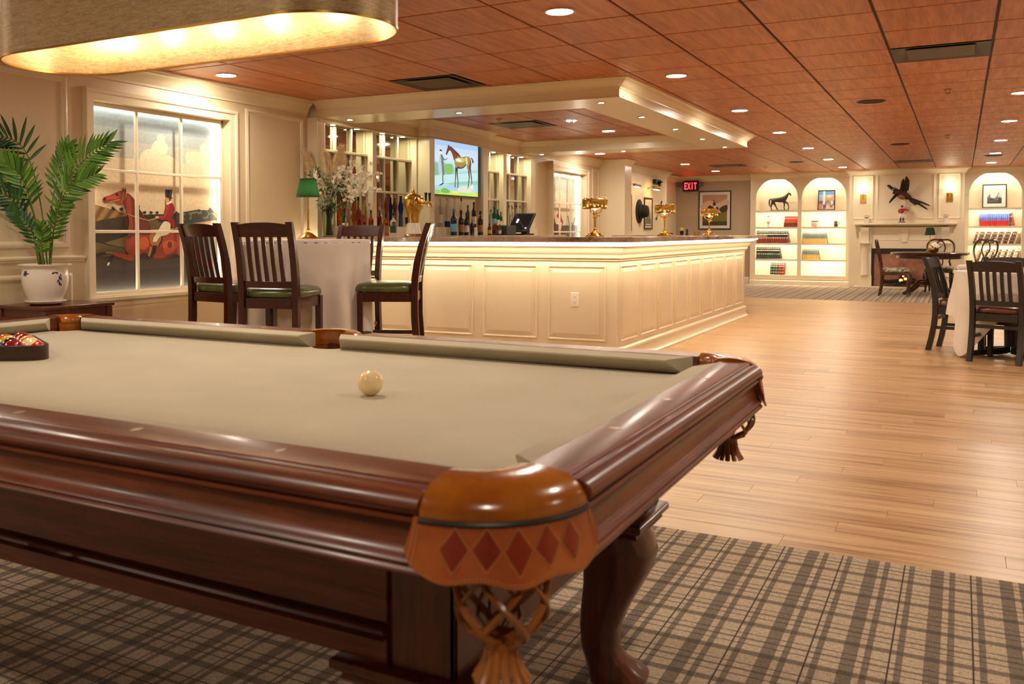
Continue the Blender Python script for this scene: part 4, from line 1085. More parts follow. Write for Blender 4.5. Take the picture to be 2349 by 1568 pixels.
vs = [(p.x, p.y, z) for z in (BED+0.0005, BED+0.043) for L_ in (oi, oo) for p in L_]
fs = []
for i in range(n):
    j = (i+1) % n; fs += [(i, j, 2*n+j, 2*n+i), (n+i, 3*n+i, 3*n+j, n+j), (2*n+i, 2*n+j, 3*n+j, 3*n+i), (i, n+i, n+j, j)]
o = rk.add(vs, fs).build('ball_rack', wood('rack_wood', '#22100a', '#40201a', 'x', 0.35, 0.2), bevel=0.0015)
tag(o, 'dark wooden triangle rack around the balls at the left of the table', 'rack')

# ================================================================ PENDANT OVER THE TABLE
pd = thing('pendant_light', 'long oval gold foil pendant shade with glowing inside hanging over the pool table', 'lamp', (-1.685, 1.70, 1.555))
def foil():
    t = NT('gold_foil_fabric'); v = t.coord((6, 6, 60)); f = t.noise(v, 5, 4, 0.7); v2 = t.coord((40, 40, 240)); f2 = t.noise(v2, 3, 2, 0.6)
    k = t.math('MULTIPLY_ADD', f2, 0.45, t.math('MULTIPLY', f, 0.55))
    t.l(t.ramp(k, [(0.34, lin('#7a6040')), (0.5, lin('#a88c60')), (0.66, lin('#c4a97c'))]), t.b.inputs['Base Color'])
    t.set(Metallic=0.3, Roughness=0.42); t.bump(f2, 0.12, 0.002); return t.m
M_foil = foil()
def stadium(hl, r, n=20):
    return [(hl+r*math.cos(math.radians(a)), r*math.sin(math.radians(a))) for a in [-90+180*i/n for i in range(n+1)]]+[(-hl+r*math.cos(math.radians(a)), r*math.sin(math.radians(a))) for a in [90+180*i/n for i in range(n+1)]]
o1, i1 = stadium(0.418, 0.175), stadium(0.418, 0.172); n = len(o1); HS = 0.34
vs = [(*p, z) for z in (0, HS) for L_ in (o1, i1) for p in L_]
fs = []
for i in range(n):
    j = (i+1) % n; fs += [(i, 2*n+i, 2*n+j, j), (n+i, n+j, 3*n+j, 3*n+i), (i, j, n+j, n+i), (2*n+i, 3*n+i, 3*n+j, 2*n+j)]
MB().add(vs, fs).build('shade', M_foil, pd)
M_steel = plain('shade_edge_steel', '#8b97a8', 0.2, 1.0)
vs = [(*p, z) for z in (-0.002, 0.003) for L_ in (stadium(0.418, 0.1762), stadium(0.418, 0.1715)) for p in L_]
MB().add(vs, fs).build('rim', M_brassd, pd)
MB().box(-0.40, 0.40, -0.012, 0.012, 0.20, 0.215).build('bulb_bar', M_brassd, pd)
for x in (-0.3, 0.3):
    MB().tube([(x, 0, 0.21), (x, 0, H-1.555-0.02)], 0.006, 10).build('rod', M_brassd, pd)
    MB().lathe([(0.05, 0), (0.05, 0.018), (0.045, 0.02)], (x, 0, H-1.555-0.021), 20).build('canopy', M_brassd, pd)
M_bulb = emit('pendant_bulb', (1.0, 0.80, 0.55), L_PEND*14)
for x in (-0.46, -0.275, -0.085, 0.10, 0.295):
    b_ = MB().tube([(x, 0, 0.20), (x, 0.05, 0.16), (x, 0.088, 0.13)], 0.008, 8).build('bulb_holder', M_brassd, pd)
    MB().ball((x, 0.105, 0.105), (0.016, 0.016, 0.022), 12, 8).build('bulb', M_bulb, b_)
# ================================================================ BAR TABLE, CHAIRS
def seat_mat(name, a, b):
    return leather(name, a, b, 0.3)
M_green = seat_mat('olive_leather', '#454a22', '#666c38')
M_brown = seat_mat('brown_leather', '#3b1c0e', '#6a3a20')
def make_chair(label, hs, ht, mz, mx, mseat, legw=0.042):
    t = thing('bar_chair' if hs > 0.6 else 'dining_chair', label, 'chair')
    W, Dp = 0.205, 0.205                  # half width, half depth
    yb = -Dp                              # back posts stand here at seat height
    bt = ht-(hs-0.012)
    def back(z): # y of the raked back at height z
        k = max(0, (z-hs)/bt); return yb-0.03*k-0.075*k*k
    for s in (-1, 1):
        zs = [0.0, 0.12, 0.25*hs+0.12, hs*0.7, hs-0.03, hs+0.1*bt, hs+0.35*bt, hs+0.65*bt, hs+0.9*bt, ht]
        m = MB(); vs = []; n = len(zs)
        for z in zs:
            y = back(z) if z > hs else yb-0.055*max(0, 1-z/(hs*0.72))**1.5
            w_ = legw*0.5; d_ = legw*0.58 if z < hs+0.2 else legw*0.5
            for a, b in ((-w_, -d_), (w_, -d_), (w_, d_), (-w_, d_)): vs.append((s*(W-0.018)+a, y+b, z))
        m.add(vs, [(3, 2, 1, 0), tuple((n-1)*4+k for k in range(4))]+[(i*4+k, i*4+(k+1) % 4, i*4+4+(k+1) % 4, i*4+4+k) for i in range(n-1) for k in range(4)])
        m.build('leg', mz, t, bevel=0.003)
        MB().beam((s*(W-0.022), Dp-0.025, 0), (s*(W-0.022), Dp-0.025, hs-0.055), legw*0.85, legw*0.85, (0, 1, 0), w2=legw, d2=legw).build('leg', mz, t, bevel=0.003)
    zr = hs-0.055; hr = 0.066
    for (x0, x1, y0, y1) in ((-W+0.045, W-0.045, Dp-0.038, Dp-0.014), (-W+0.045, W-0.045, -Dp-0.012, -Dp+0.012), (-W+0.012, -W+0.034, -Dp+0.02, Dp-0.045), (W-0.034, W-0.012, -Dp+0.02, Dp-0.045)):
        MB().box(x0, x1, y0, y1, zr-hr, zr).build('seat_rail', mx if x1-x0 > 0.1 else mz, t, bevel=0.002)
    zst = (0.22, 0.30) if hs > 0.6 else (0.20, 0.285)
    for s in (-1, 1):
        for z in (zst[0], zst[1]+0.05):
            MB().box(s*(W-0.02)-0.011, s*(W-0.02)+0.011, -Dp+0.01, Dp-0.04, z, z+0.028).build('stretcher', mz, t, bevel=0.002)
    MB().box(-W+0.04, W-0.04, Dp-0.036, Dp-0.014, zst[1], zst[1]+0.03).build('stretcher', mx, t, bevel=0.002)
    MB().box(-W+0.04, W-0.04, -Dp-0.012, -Dp+0.01, zst[1], zst[1]+0.03).build('stretcher', mx, t, bevel=0.002)
    # padded seat: rounded block, notched between the back posts
    m = MB(); vs = []; n = 28
    lay = [(zr+0.001, 0.955), (zr+0.012, 0.995), (zr+0.032, 1.0), (zr+0.050, 0.965), (zr+0.062, 0.87), (zr+0.070, 0.65), (zr+0.073, 0.3)]
    for z, k in lay:
        for i in range(n):
            a = 2*PI*i/n; ca, sa = math.cos(a), math.sin(a); p = 6.0
            r = 1/((abs(ca)**p+abs(sa)**p)**(1/p)); x, y = r*ca*(W+0.006)*k, r*sa*(Dp+0.012)*k
            if y < -Dp+0.03: x *= 0.80
            vs.append((x, y+0.008, z))
    L_ = len(lay)
    m.add(vs, [(j*n+i, j*n+(i+1) % n, (j+1)*n+(i+1) % n, (j+1)*n+i) for j in range(L_-1) for i in range(n)]+[tuple(range(n-1, -1, -1)), tuple((L_-1)*n+i for i in range(n))])
    m.build('seat', mseat, t, ang=1.2)
    # back: bottom rail, five slats, broad arched top rail
    zl0, zl1 = hs+0.012, hs+0.055
    zt0, zt1 = ht-0.095, ht-0.016
    def arc_rail(z0, z1, arch, th):
        m = MB(); vs = []; N = 10
        for i in range(N+1):
            u = -1+2*i/N; x = u*(W-0.036); bow = -0.016*(1-u*u)
            for z, o_ in ((z0, -th), (z1+arch*(1-u*u), -th), (z1+arch*(1-u*u), th), (z0, th)):
                vs.append((x, back(z)+o_*0.5+bow, z))
        m.add(vs, [(i*4+k, i*4+(k+1) % 4, i*4+4+(k+1) % 4, i*4+4+k) for i in range(N) for k in range(4)]+[(0, 1, 2, 3), (N*4+3, N*4+2, N*4+1, N*4)])
        return m
    arc_rail(zt0, zt1, 0.014, 0.026).build('top_rail', mx, t, bevel=0.003)
    arc_rail(zl0, zl1, 0.0, 0.024).build('lower_rail', mx, t, bevel=0.002)
    for k in range(5):
        u = -0.64+0.32*k; x = u*(W-0.036)
        m = MB(); vs = []; N = 7
        for i in range(N+1):
            z = zl1-0.002+(zt0+0.004-zl1)*i/N; y = back(z)-0.016*(1-u*u)-0.012*math.sin(PI*i/N)
            for a, b in ((-0.0135, -0.006), (0.0135, -0.006), (0.0135, 0.006), (-0.0135, 0.006)): vs.append((x+a, y+b, z))
        m.add(vs, [(i*4+q, i*4+(q+1) % 4, i*4+4+(q+1) % 4, i*4+4+q) for i in range(N) for q in range(4)]+[(3, 2, 1, 0), (N*4, N*4+1, N*4+2, N*4+3)])
        m.build('slat', mz, t)
    return t
CX, CY = -4.14, 5.38
def face(dx, dy): return math.atan2(-dx, dy)
bc = make_chair('dark mahogany bar chair with olive seat, its back to the camera at the white table', 0.735, 1.167, M_mahog, M_mahog_x, M_green)
bc.location = (-3.90, 4.80, 0); bc.rotation_euler.z = face(-0.25, 0.97); bc['group'] = 'bar chairs round the white table'
freeze(bc)
BG = 'bar chairs round the white table'
dup(bc, (-3.585, 5.61, 0), face(-0.90, -0.43), 'dark mahogany bar chair seen side-on right of the white table', BG)
dup(bc, (-4.585, 5.07, 0), face(0.10, 1.0), 'dark mahogany bar chair left of the white table, in front of the window', BG)
dup(bc, (-4.31, 6.11, 0), face(0.16, -0.98), 'dark mahogany bar chair behind the white table, facing the camera', BG)

def cloth_white():
    t = NT('white_table_linen'); v = t.coord(); f = t.noise(v, 3, 3); g = t.noise(v, 300, 2)
    t.l(t.ramp(f, [(0.3, lin('#d8cfc4')), (0.7, lin('#e6dfd5'))]), t.b.inputs['Base Color']); t.set(Roughness=0.85, Sheen_Weight=0.2); t.bump(g, 0.1, 0.001); return t.m
M_linen = cloth_white()
bt = thing('bar_table', 'tall round pedestal table hidden under the white cloth beside the bar chairs', 'table', (CX, CY, 0))
MB().lathe([(0.455, 1.02), (0.46, 1.03), (0.455, 1.044)], n=40).build('tabletop', M_mahog_x, bt)
MB().lathe([(0.05, 0.06), (0.06, 0.10), (0.045, 0.2), (0.04, 0.9), (0.07, 1.019)], n=20).build('column', M_black, bt)
MB().lathe([(0.28, 0.0), (0.28, 0.02), (0.10, 0.045), (0.05, 0.062)], n=32).build('base', M_black, bt)
def round_cloth(R0, ztop, zbot, nf, amp, seed, flare=0.03):
    rnd = random.Random(seed); ph = [rnd.uniform(0, 6.28) for _ in range(5)]
    n, L_ = 150, 16; m = MB(); vs = []
    for k in (0.0, 0.5, 0.94, 0.985):
        for i in range(n):
            a = 2*PI*i/n; vs.append((R0*k*math.cos(a), R0*k*math.sin(a), ztop+0.002*(k < 0.97)))
    for j in range(L_+1):
        v = j/L_; z = ztop-0.004-(ztop-zbot)*v
        for i in range(n):
            a = 2*PI*i/n
            w_ = math.cos(nf*a+ph[0]+0.5*math.sin(2*a+ph[1]))+0.45*math.cos((nf*1.62//1)*a+ph[2])
            r = R0+0.004+(amp*w_*min(1, v*1.6)+flare*v)*(v**0.45)
            hem = 0.045*math.cos(4*a+ph[3])*v
            vs.append((r*math.cos(a), r*math.sin(a), z+hem*v))
    k = 4+L_+1
    m.add(vs, [(j*n+i, j*n+(i+1) % n, (j+1)*n+(i+1) % n, (j+1)*n+i) for j in range(k-1) for i in range(n)])
    return m
o = round_cloth(0.455, 1.050, 0.36, 9, 0.048, 5, 0.0).build('tablecloth', M_linen, loc=(CX, CY, 0), ang=1.5)
tag(o, 'white cloth hanging in folds over the tall round bar table', 'tablecloth')
# ---- green pleated table lamp
def green_lamp(label, loc, s=1.0, lit=True):
    t = thing('table_lamp', label, 'lamp', loc)
    MB().lathe([(0.078, 0), (0.080, 0.006), (0.074, 0.014), (0.062, 0.022), (0.045, 0.036), (0.026, 0.046), (0.014, 0.052), (0.012, 0.064), (0.017, 0.068), (0.009, 0.074)], n=12 if s == 1 else 16).build('base', M_brass, t, ang=0.3)
    MB().lathe([(0.0075, 0.07), (0.0075, 0.20), (0.012, 0.203), (0.012, 0.208), (0.006, 0.212), (0.006, 0.34)], n=12).build('stem', M_brass, t)
    m = MB(); n = 56; vs = []
    for r, z, p in ((0.083, 0.305, 0.0), (0.083, 0.310, 0.002), (0.058, 0.428, 0.002), (0.058, 0.434, 0.0)):
        for i in range(n):
            a = 2*PI*i/n; q = r+(p if i % 2 else -p); vs.append((q*math.cos(a), q*math.sin(a), z))
    m.add(vs, [(j*n+i, j*n+(i+1) % n, (j+1)*n+(i+1) % n, (j+1)*n+i) for j in range(3) for i in range(n)])
    m.build('shade', M_gshade, t, smooth=False)
    for r, z in ((0.0835, 0.306), (0.0585, 0.432)):
        MB().tube([(r*math.cos(2*PI*i/30), r*math.sin(2*PI*i/30), z) for i in range(30)], 0.0028, 6, closed=True).build('trim_band', M_gdark, t)
    if lit:
        MB().ball((0, 0, 0.355), (0.016, 0.016, 0.022), 12, 8).build('bulb', M_gbulb, t)
    return t
def shade_mat():
    t = NT('green_pleated_silk'); v = t.coord(); 
    t.set(Base_Color=(*lin('#143820'), 1), Roughness=0.6, Subsurface_Weight=0.0)
    tr = t.n('ShaderNodeBsdfTranslucent'); tr.inputs[0].default_value = (*lin('#2f6a34'), 1)
    mx = t.n('ShaderNodeMixShader'); mx.inputs[0].default_value = 0.22
    t.l(t.b.outputs[0], mx.inputs[1]); t.l(tr.outputs[0], mx.inputs[2]); t.l(mx.outputs[0], t.t.nodes['Material Output'].inputs[0])
    return t.m
M_gshade = shade_mat(); M_gdark = plain('dark_green_braid', '#0e2415', 0.6)
M_gbulb = emit('warm_lamp_bulb', (1.0, 0.80, 0.52), 32)
gl = green_lamp('brass table lamp with a lit green pleated shade on the white bar table', (-4.10, 5.34, 1.054))

# ================================================================ CHEST, PALM
ch = thing('side_chest', 'reddish brown wooden chest against the left wall under the potted palm', 'chest', (-5.185, 4.04, 0))
M_chest = wood('chest_wood', '#3a160a', '#6a3016', 'x', 0.3, 0.4); M_chest_z = wood('chest_wood_upright', '#3a160a', '#6a3016', 'z', 0.3, 0.4)
MB().box(-0.232, 0.245, -0.275, 0.275, 0.615, 0.637).build('top', M_chest, ch, bevel=0.005)
MB().box(-0.225, 0.225, -0.25, 0.25, 0.06, 0.614).build('carcass', M_chest_z, ch)
for sy in (-1, 1):
    for sx in (-1, 1):
        MB().box(sx*0.215-0.02, sx*0.215+0.02, sy*0.243-0.02, sy*0.243+0.02, 0.0, 0.613).build('corner_post', M_chest_z, ch, bevel=0.003)
m = MB()
m.mould([(-0.21, 0.09), (0.21, 0.09), (0.21, 0.56), (-0.21, 0.56)], [(0, 0), (0, 0.012), (0.03, 0.012), (0.04, 0.0)], True, tf=lambda a, b, c: (0.225+c, a, b))
m.build('door_frame', M_chest_z, ch)
MB().mould([(-0.19, 0.09), (0.19, 0.09), (0.19, 0.56), (-0.19, 0.56)], [(0, 0), (0, 0.012), (0.03, 0.012), (0.04, 0.0)], True, tf=lambda a, b, c: (a, -0.25-c, b)).build('side_frame', M_chest_z, ch)
MB().lathe([(0.004, 0), (0.006, 0.012), (0.012, 0.018), (0.010, 0.026)], n=12, tf=Matrix.Rotation(PI/2, 3, 'Y'), c=(0.237, 0.16, 0.34)).build('knob', M_brass, ch)

PP = Vector((-5.175, 3.955, 0.638))
pot = thing('potted_palm', 'green palm in a white china pot with blue flowers on the wooden chest', 'plant', PP)
def china():
    t = NT('white_china'); t.set(Base_Color=(*lin('#e9e2d6'), 1), Roughness=0.12, Coat_Weight=0.5, Coat_Roughness=0.04); return t.m
M_china = china(); M_blue = plain('cobalt_glaze', '#2d4474', 0.15); M_ink = plain('blue_black_glaze', '#1c2738', 0.15)
prof = [(0.06, 0.022), (0.100, 0.020), (0.106, 0.026), (0.112, 0.045), (0.128, 0.085), (0.141, 0.13), (0.146, 0.17), (0.143, 0.21), (0.139, 0.228), (0.144, 0.238), (0.160, 0.250), (0.167, 0.258), (0.166, 0.263), (0.155, 0.262), (0.136, 0.242), (0.132, 0.22), (0.128, 0.2)]
MB().lathe(prof, n=40).build('pot', M_china, pot, ang=1.0)
MB().lathe([(0.09, 0), (0.10, 0.003), (0.125, 0.012), (0.132, 0.024), (0.129, 0.028), (0.118, 0.018), (0.07, 0.012)], n=36).build('saucer', M_china, pot, ang=1.0)
MB().lathe([(0.131, 0.225), (0.06, 0.235), (0.002, 0.238)], n=24, cap=False).build('soil', plain('potting_soil', '#20160e', 0.95), pot)
def on_pot(name, mat, blobs, az):
    """small painted strokes laid on the curved pot; az is the direction they face"""
    m = MB()
    for pts in blobs:
        vs = []
        for u, v in pts:
            z = v; r = 0.1475 if 0.15 < z < 0.19 else 0.1465-abs(z-0.17)*0.16
            for (ra, za), (rb_, zb_) in zip(prof[2:], prof[3:]):
                if za <= z <= zb_: r = ra+(rb_-ra)*(z-za)/(zb_-za)+0.0015; break
            a = az+u/r; vs.append((r*math.cos(a), r*math.sin(a), z))
        m.add(vs, [tuple(range(len(vs)))])
    return m.build(name, mat, pot, smooth=False)
VA = math.atan2(-3.95, 5.17)     # towards the viewer
def petal(cx, cy, a, L_=0.022, w_=0.007): 
    c, s = math.cos(a), math.sin(a); P = [(0, 0), (L_*0.4, w_), (L_, w_*0.3), (L_, -w_*0.3), (L_*0.4, -w_)]
    return [(cx+x*c-y*s, cy+x*s+y*c) for x, y in P]
on_pot('painted_flower', M_blue, [petal(0, 0.205, k*1.05, 0.02) for k in range(6)], VA-1.05*0.9)
on_pot('painted_leaf', M_ink, [petal(0.006, 0.203, 0.0, 0.03, 0.004), petal(-0.004, 0.20, 3.6, 0.018, 0.004)], VA-1.05*0.9)
on_pot('painted_flower', M_blue, [petal(0.0, 0.19-0.012*k, -1.57+0.9*math.sin(k*2.1), 0.026) for k in range(5)], VA+0.62)
on_pot('painted_leaf', M_ink, [petal(-0.004, 0.205, 2.95, 0.03, 0.006), petal(-0.03, 0.211, 3.5, 0.024, 0.006), petal(0.004, 0.205, -1.2, 0.03, 0.004)], VA+0.62)

def leaf_mat(name, a, b):
    t = NT(name); oi = t.n('ShaderNodeObjectInfo'); f = t.noise(t.coord(), 9, 2)
    k = t.math('MULTIPLY_ADD', oi.outputs['Random'], 0.5, t.math('MULTIPLY', f, 0.5))
    t.l(t.ramp(k, [(0.2, lin(a)), (0.8, lin(b))]), t.b.inputs['Base Color']); t.set(Roughness=0.38, Specular_IOR_Level=0.5)
    return t.m
M_leaf = leaf_mat('palm_leaf', '#2a5c18', '#72a836'); M_leafd = leaf_mat('palm_leaf_dark', '#173f20', '#3f7430'); M_stalk = plain('palm_stalk', '#5a7026', 0.45)
Rv = Vector((0.869, 0.494, 0)); Fv = Vector((0.494, -0.869, 0)); Uv = Vector((0, 0, 1))
# leaflet: a folded pointed blade along +y
def leaflet_mesh():
    m = MB(); vs = []; N = 6
    for i in range(N+1):
        t = i/N; wd = 0.5*math.sin(PI*min(1, (t*0.92+0.06)))**0.8*(1-t*0.35) if t < 1 else 0.0
        dz = -0.10*t*t
        vs += [(-wd, t, dz+0.25*wd*0.3), (0, t, dz-0.02), (wd, t, dz+0.25*wd*0.3)]
    fs = []
    for i in range(N):
        a = i*3; fs += [(a, a+1, a+4, a+3), (a+1, a+2, a+5, a+4)]
    m.add(vs, fs); o = m.build('leaflet', M_leaf); me = o.data; bpy.data.objects.remove(o); return me
LM = leaflet_mesh(); LMd = LM.copy(); LMd.materials[0] = M_leafd
def frond(pts, n, L_, mat_dark=False, w_=0.027, start=0.3):
    """pts in (right, towards viewer, up) metres from the pot rim"""
    base = Vector((0, 0, 0.232))
    path = [base+Rv*p[0]+Fv*p[1]+Uv*p[2] for p in spl(pts, 8)]
    k = len(path)
    fr = MB().tube(path, [0.0055*(1-0.75*i/(k-1)) for i in range(k)], 6).build('frond', M_stalk, pot)
    for q in range(n):
        t = start+(1-start)*(q//2+0.5)/(n/2); x = t*(k-1); i = min(int(x), k-2); p = path[i].lerp(path[i+1], x-i)
        tan = (path[i+1]-path[i]).normalized(); side = tan.cross(Fv); side.normalize(); nr = side.cross(tan)
        s = 1 if q % 2 else -1
        f = (t-start)/(1-start); ang = math.radians(62-38*f)
        d = (tan*math.cos(ang)+side*s*math.sin(ang)+nr*random.uniform(-0.25, 0.25)-Uv*0.05).normalized()
        ln = L_*(0.62+0.5*math.sin(PI*min(1, f*0.8+0.15)))*random.uniform(0.9, 1.08)
        ex = d.cross(nr).normalized(); ez = ex.cross(d)
        M4 = Matrix((ex*w_*random.uniform(0.85, 1.1), d*ln, ez*ln)).transposed().to_4x4(); M4.translation = p
        o = bpy.data.objects.new('leaflet', LMd if mat_dark else LM); COL.objects.link(o); o.parent = fr; o.matrix_local = M4
px = 0.00283
def F(*q): return [(a*px, b, c*px) for a, b, c in q]
frond(F((6, 0.0, 0), (-8, 0.0, 150), (-40, 0.01, 270), (-80, 0.12, 298), (-128, 0.20, 270)), 30, 0.17, True, start=0.42)
frond(F((-4, 0.02, 0), (-20, 0.04, 130), (-60, 0.10, 215), (-135, 0.22, 262)), 30, 0.16, start=0.36)
frond(F((-8, 0.03, 0), (-25, 0.05, 100), (-62, 0.10, 160), (-130, 0.16, 190)), 24, 0.13, True, start=0.45)
frond(F((4, 0.02, 0), (-12, 0.08, 130), (-30, 0.13, 205), (-50, 0.19, 235)), 26, 0.14, start=0.42)
frond(F((10, 0.0, 0), (18, 0.0, 140), (38, 0.0, 230), (62, 0.02, 284)), 28, 0.11, start=0.45)
frond(F((14, 0.02, 0), (40, 0.05, 150), (95, 0.09, 235), (172, 0.14, 285)), 34, 0.15, start=0.42)
frond(F((16, 0.03, 0), (40, 0.10, 110), (80, 0.17, 180), (150, 0.22, 212)), 30, 0.13, start=0.42)
frond(F((-6, 0.02, 0), (-12, 0.05, 60), (-30, 0.09, 105), (-58, 0.11, 135)), 24, 0.09, True, start=0.3)
frond(F((12, 0.02, 0), (22, 0.03, 70), (40, 0.05, 120), (58, 0.06, 150)), 24, 0.09, start=0.3)
frond(F((2, 0.05, 0), (6, 0.08, 45), (12, 0.12, 75), (16, 0.16, 100)), 22, 0.08, start=0.25)

# ================================================================ FLOWERS ON THE BAR
VS = Vector((-5.185, 7.062, 1.0625))
fa = thing('flower_vase', 'tall glass vase of pampas grass, white blossom and eucalyptus at the left bar end', 'vase', VS)
M_vglass = glass('vase_glass', (0.75, 0.86, 0.74), 0.02)
MB().lathe([(0.055, 0), (0.060, 0.004), (0.060, 0.285), (0.057, 0.288), (0.055, 0.285), (0.055, 0.012), (0.002, 0.01)], n=28, cap=False).build('vase', M_vglass, fa)
M_stem = plain('green_stem', '#3c4f22', 0.5); M_pamp = plain('pampas_plume', '#ecd6ae', 0.9, scale=30, var=0.15); M_blos = plain('white_blossom', '#faf4e4', 0.7); M_twig = plain('brown_twig', '#4a3320', 0.7); M_euc = plain('eucalyptus_leaf', '#8fa886', 0.6, var=0.2); M_foliage = plain('dark_foliage', '#35552b', 0.5, var=0.2)
rf = random.Random(21); q = 0.00414
def fpnt(a, b, c): return Rv*a*q+Fv*b+Uv*c*q
def FT(*p): return [fpnt(*x) for x in p]
for k in range(16):
    a = rf.uniform(0, 6.28); r = rf.uniform(0.005, 0.042)
    MB().tube(spl([(r*math.cos(a), r*math.sin(a), 0.014), (r*0.8*math.cos(a+1), r*0.8*math.sin(a+1), 0.15), (r*math.cos(a+2), r*math.sin(a+2), 0.30)], 4), 0.005, 6).build('stem', M_stem, fa)
def plume(pts, rad):
    path = spl(pts, 8); k = len(path); m = MB()
    m.tube(path, 0.002, 5)
    for s in range(1800):
        t = rf.random()**0.8; i = int((0.35+0.64*t)*(k-2)); p = path[i]; tan = (path[i+1]-path[i]).normalized()
        d = (tan*1.25+Vector((rf.uniform(-1, 1), rf.uniform(-1, 1), rf.uniform(-0.9, 0.7)))*0.55).normalized()
        L_ = rad*(1.1-0.55*t)*rf.uniform(0.7, 1.3); e = p+d*L_-Vector((0, 0, 0.25*L_)); sd = d.cross(Vector((rf.uniform(-1, 1), rf.uniform(-1, 1), 0.3))).normalized()*0.0014
        mid = p.lerp(e, 0.5)+Vector((0, 0, 0.08*L_))
        m.add([p-sd, p+sd, mid+sd, mid-sd, e], [(0, 1, 2, 3), (3, 2, 4)])
    o = m.build('pampas_plume', M_pamp, fa, smooth=False); o['kind'] = 'stuff'
plume(FT((-2, 0, 50), (-20, 0, 110), (-38, 0.02, 160), (-54, 0.03, 200)), 0.15)
plume(FT((2, 0.02, 50), (10, 0.02, 110), (22, 0.02, 160), (32, 0.02, 205)), 0.17)
plume(FT((0, 0, 50), (2, 0, 120), (0, 0.0, 165), (-6, 0.0, 190)), 0.12)
def leafblade(m, p, d, L_, w_):
    d = d.normalized(); s = d.cross(Vector((rf.uniform(-1, 1), rf.uniform(-1, 1), rf.uniform(-1, 1)))).normalized()
    n = s.cross(d)
    m.add([p, p+d*L_*0.35+s*w_+n*w_*0.3, p+d*L_*0.75+s*w_*0.7, p+d*L_, p+d*L_*0.75-s*w_*0.7, p+d*L_*0.35-s*w_+n*w_*0.3, p+d*L_*0.5], [(0, 1, 6), (1, 2, 6), (2, 3, 6), (3, 4, 6), (4, 5, 6), (5, 0, 6)])
gm = MB(); em = MB()
for s in range(300):
    c = rf.choice([((8, 0.03, 92), 42, 38), ((22, 0.04, 110), 34, 34), ((-8, 0.03, 118), 26, 26), ((0, 0.02, 70), 24, 20), ((-26, 0.03, 140), 14, 16)])
    p = fpnt(c[0][0]+rf.gauss(0, c[1]*0.45), c[0][1]+rf.gauss(0, 0.035), c[0][2]+rf.gauss(0, c[2]*0.45))
    d = Vector((rf.uniform(-1, 1), rf.uniform(-1, 1), rf.uniform(-0.3, 1)))
    leafblade(em if rf.random() < 0.6 else gm, p, d, rf.uniform(0.03, 0.055), rf.uniform(0.008, 0.015))
o = em.build('eucalyptus', M_euc, fa, smooth=False); o['kind'] = 'stuff'
o = gm.build('foliage', M_foliage, fa, smooth=False); o['kind'] = 'stuff'
bm_ = MB()
BR = [FT((2, 0.03, 60), (20, 0.05, 110), (50, 0.06, 150), (62, 0.06, 175)), FT((2, 0.03, 60), (30, 0.06, 110), (70, 0.08, 140), (92, 0.08, 165)), FT((4, 0.03, 60), (40, 0.06, 105), (80, 0.08, 128), (122, 0.08, 142)),
      FT((4, 0.04, 60), (40, 0.07, 95), (80, 0.09, 104), (140, 0.10, 104)), FT((0, 0.04, 60), (15, 0.08, 110), (28, 0.10, 140), (40, 0.10, 160)), FT((0, 0.03, 60), (-10, 0.07, 100), (-22, 0.09, 125), (-26, 0.09, 150)), FT((0, 0.03, 55), (40, 0.08, 80), (60, 0.09, 95), (75, 0.09, 112))]
for pts in BR:
    path = spl(pts, 10); MB().tube(path, [0.0026*(1-0.6*i/(len(path)-1)) for i in range(len(path))], 5).build('twig', M_twig, fa)
    for s in range(60):
        t = rf.random(); i = int((0.42+0.57*t)*(len(path)-2)); 
        p = path[i]+Vector((rf.gauss(0, 1), rf.gauss(0, 1), rf.gauss(0, 1)))*(0.030 if rf.random() < 0.7 else 0.012)*(1-0.45*t)
        nrm = Vector((rf.uniform(-1, 1), rf.uniform(-1, 0.2), rf.uniform(-0.5, 1))).normalized(); a1 = nrm.orthogonal().normalized(); a2 = nrm.cross(a1); r = rf.uniform(0.016, 0.026)
        for k in range(5):
            an = k*1.257; d1 = a1*math.cos(an)+a2*math.sin(an); d2 = a1*math.cos(an+0.5)+a2*math.sin(an+0.5); d0 = a1*math.cos(an-0.5)+a2*math.sin(an-0.5)
            bm_.add([p, p+d0*r*0.7+nrm*r*0.25, p+d1*r+nrm*r*0.3, p+d2*r*0.7+nrm*r*0.25], [(0, 1, 2, 3)])
o = bm_.build('blossom', M_blos, fa, smooth=False); o['kind'] = 'stuff'

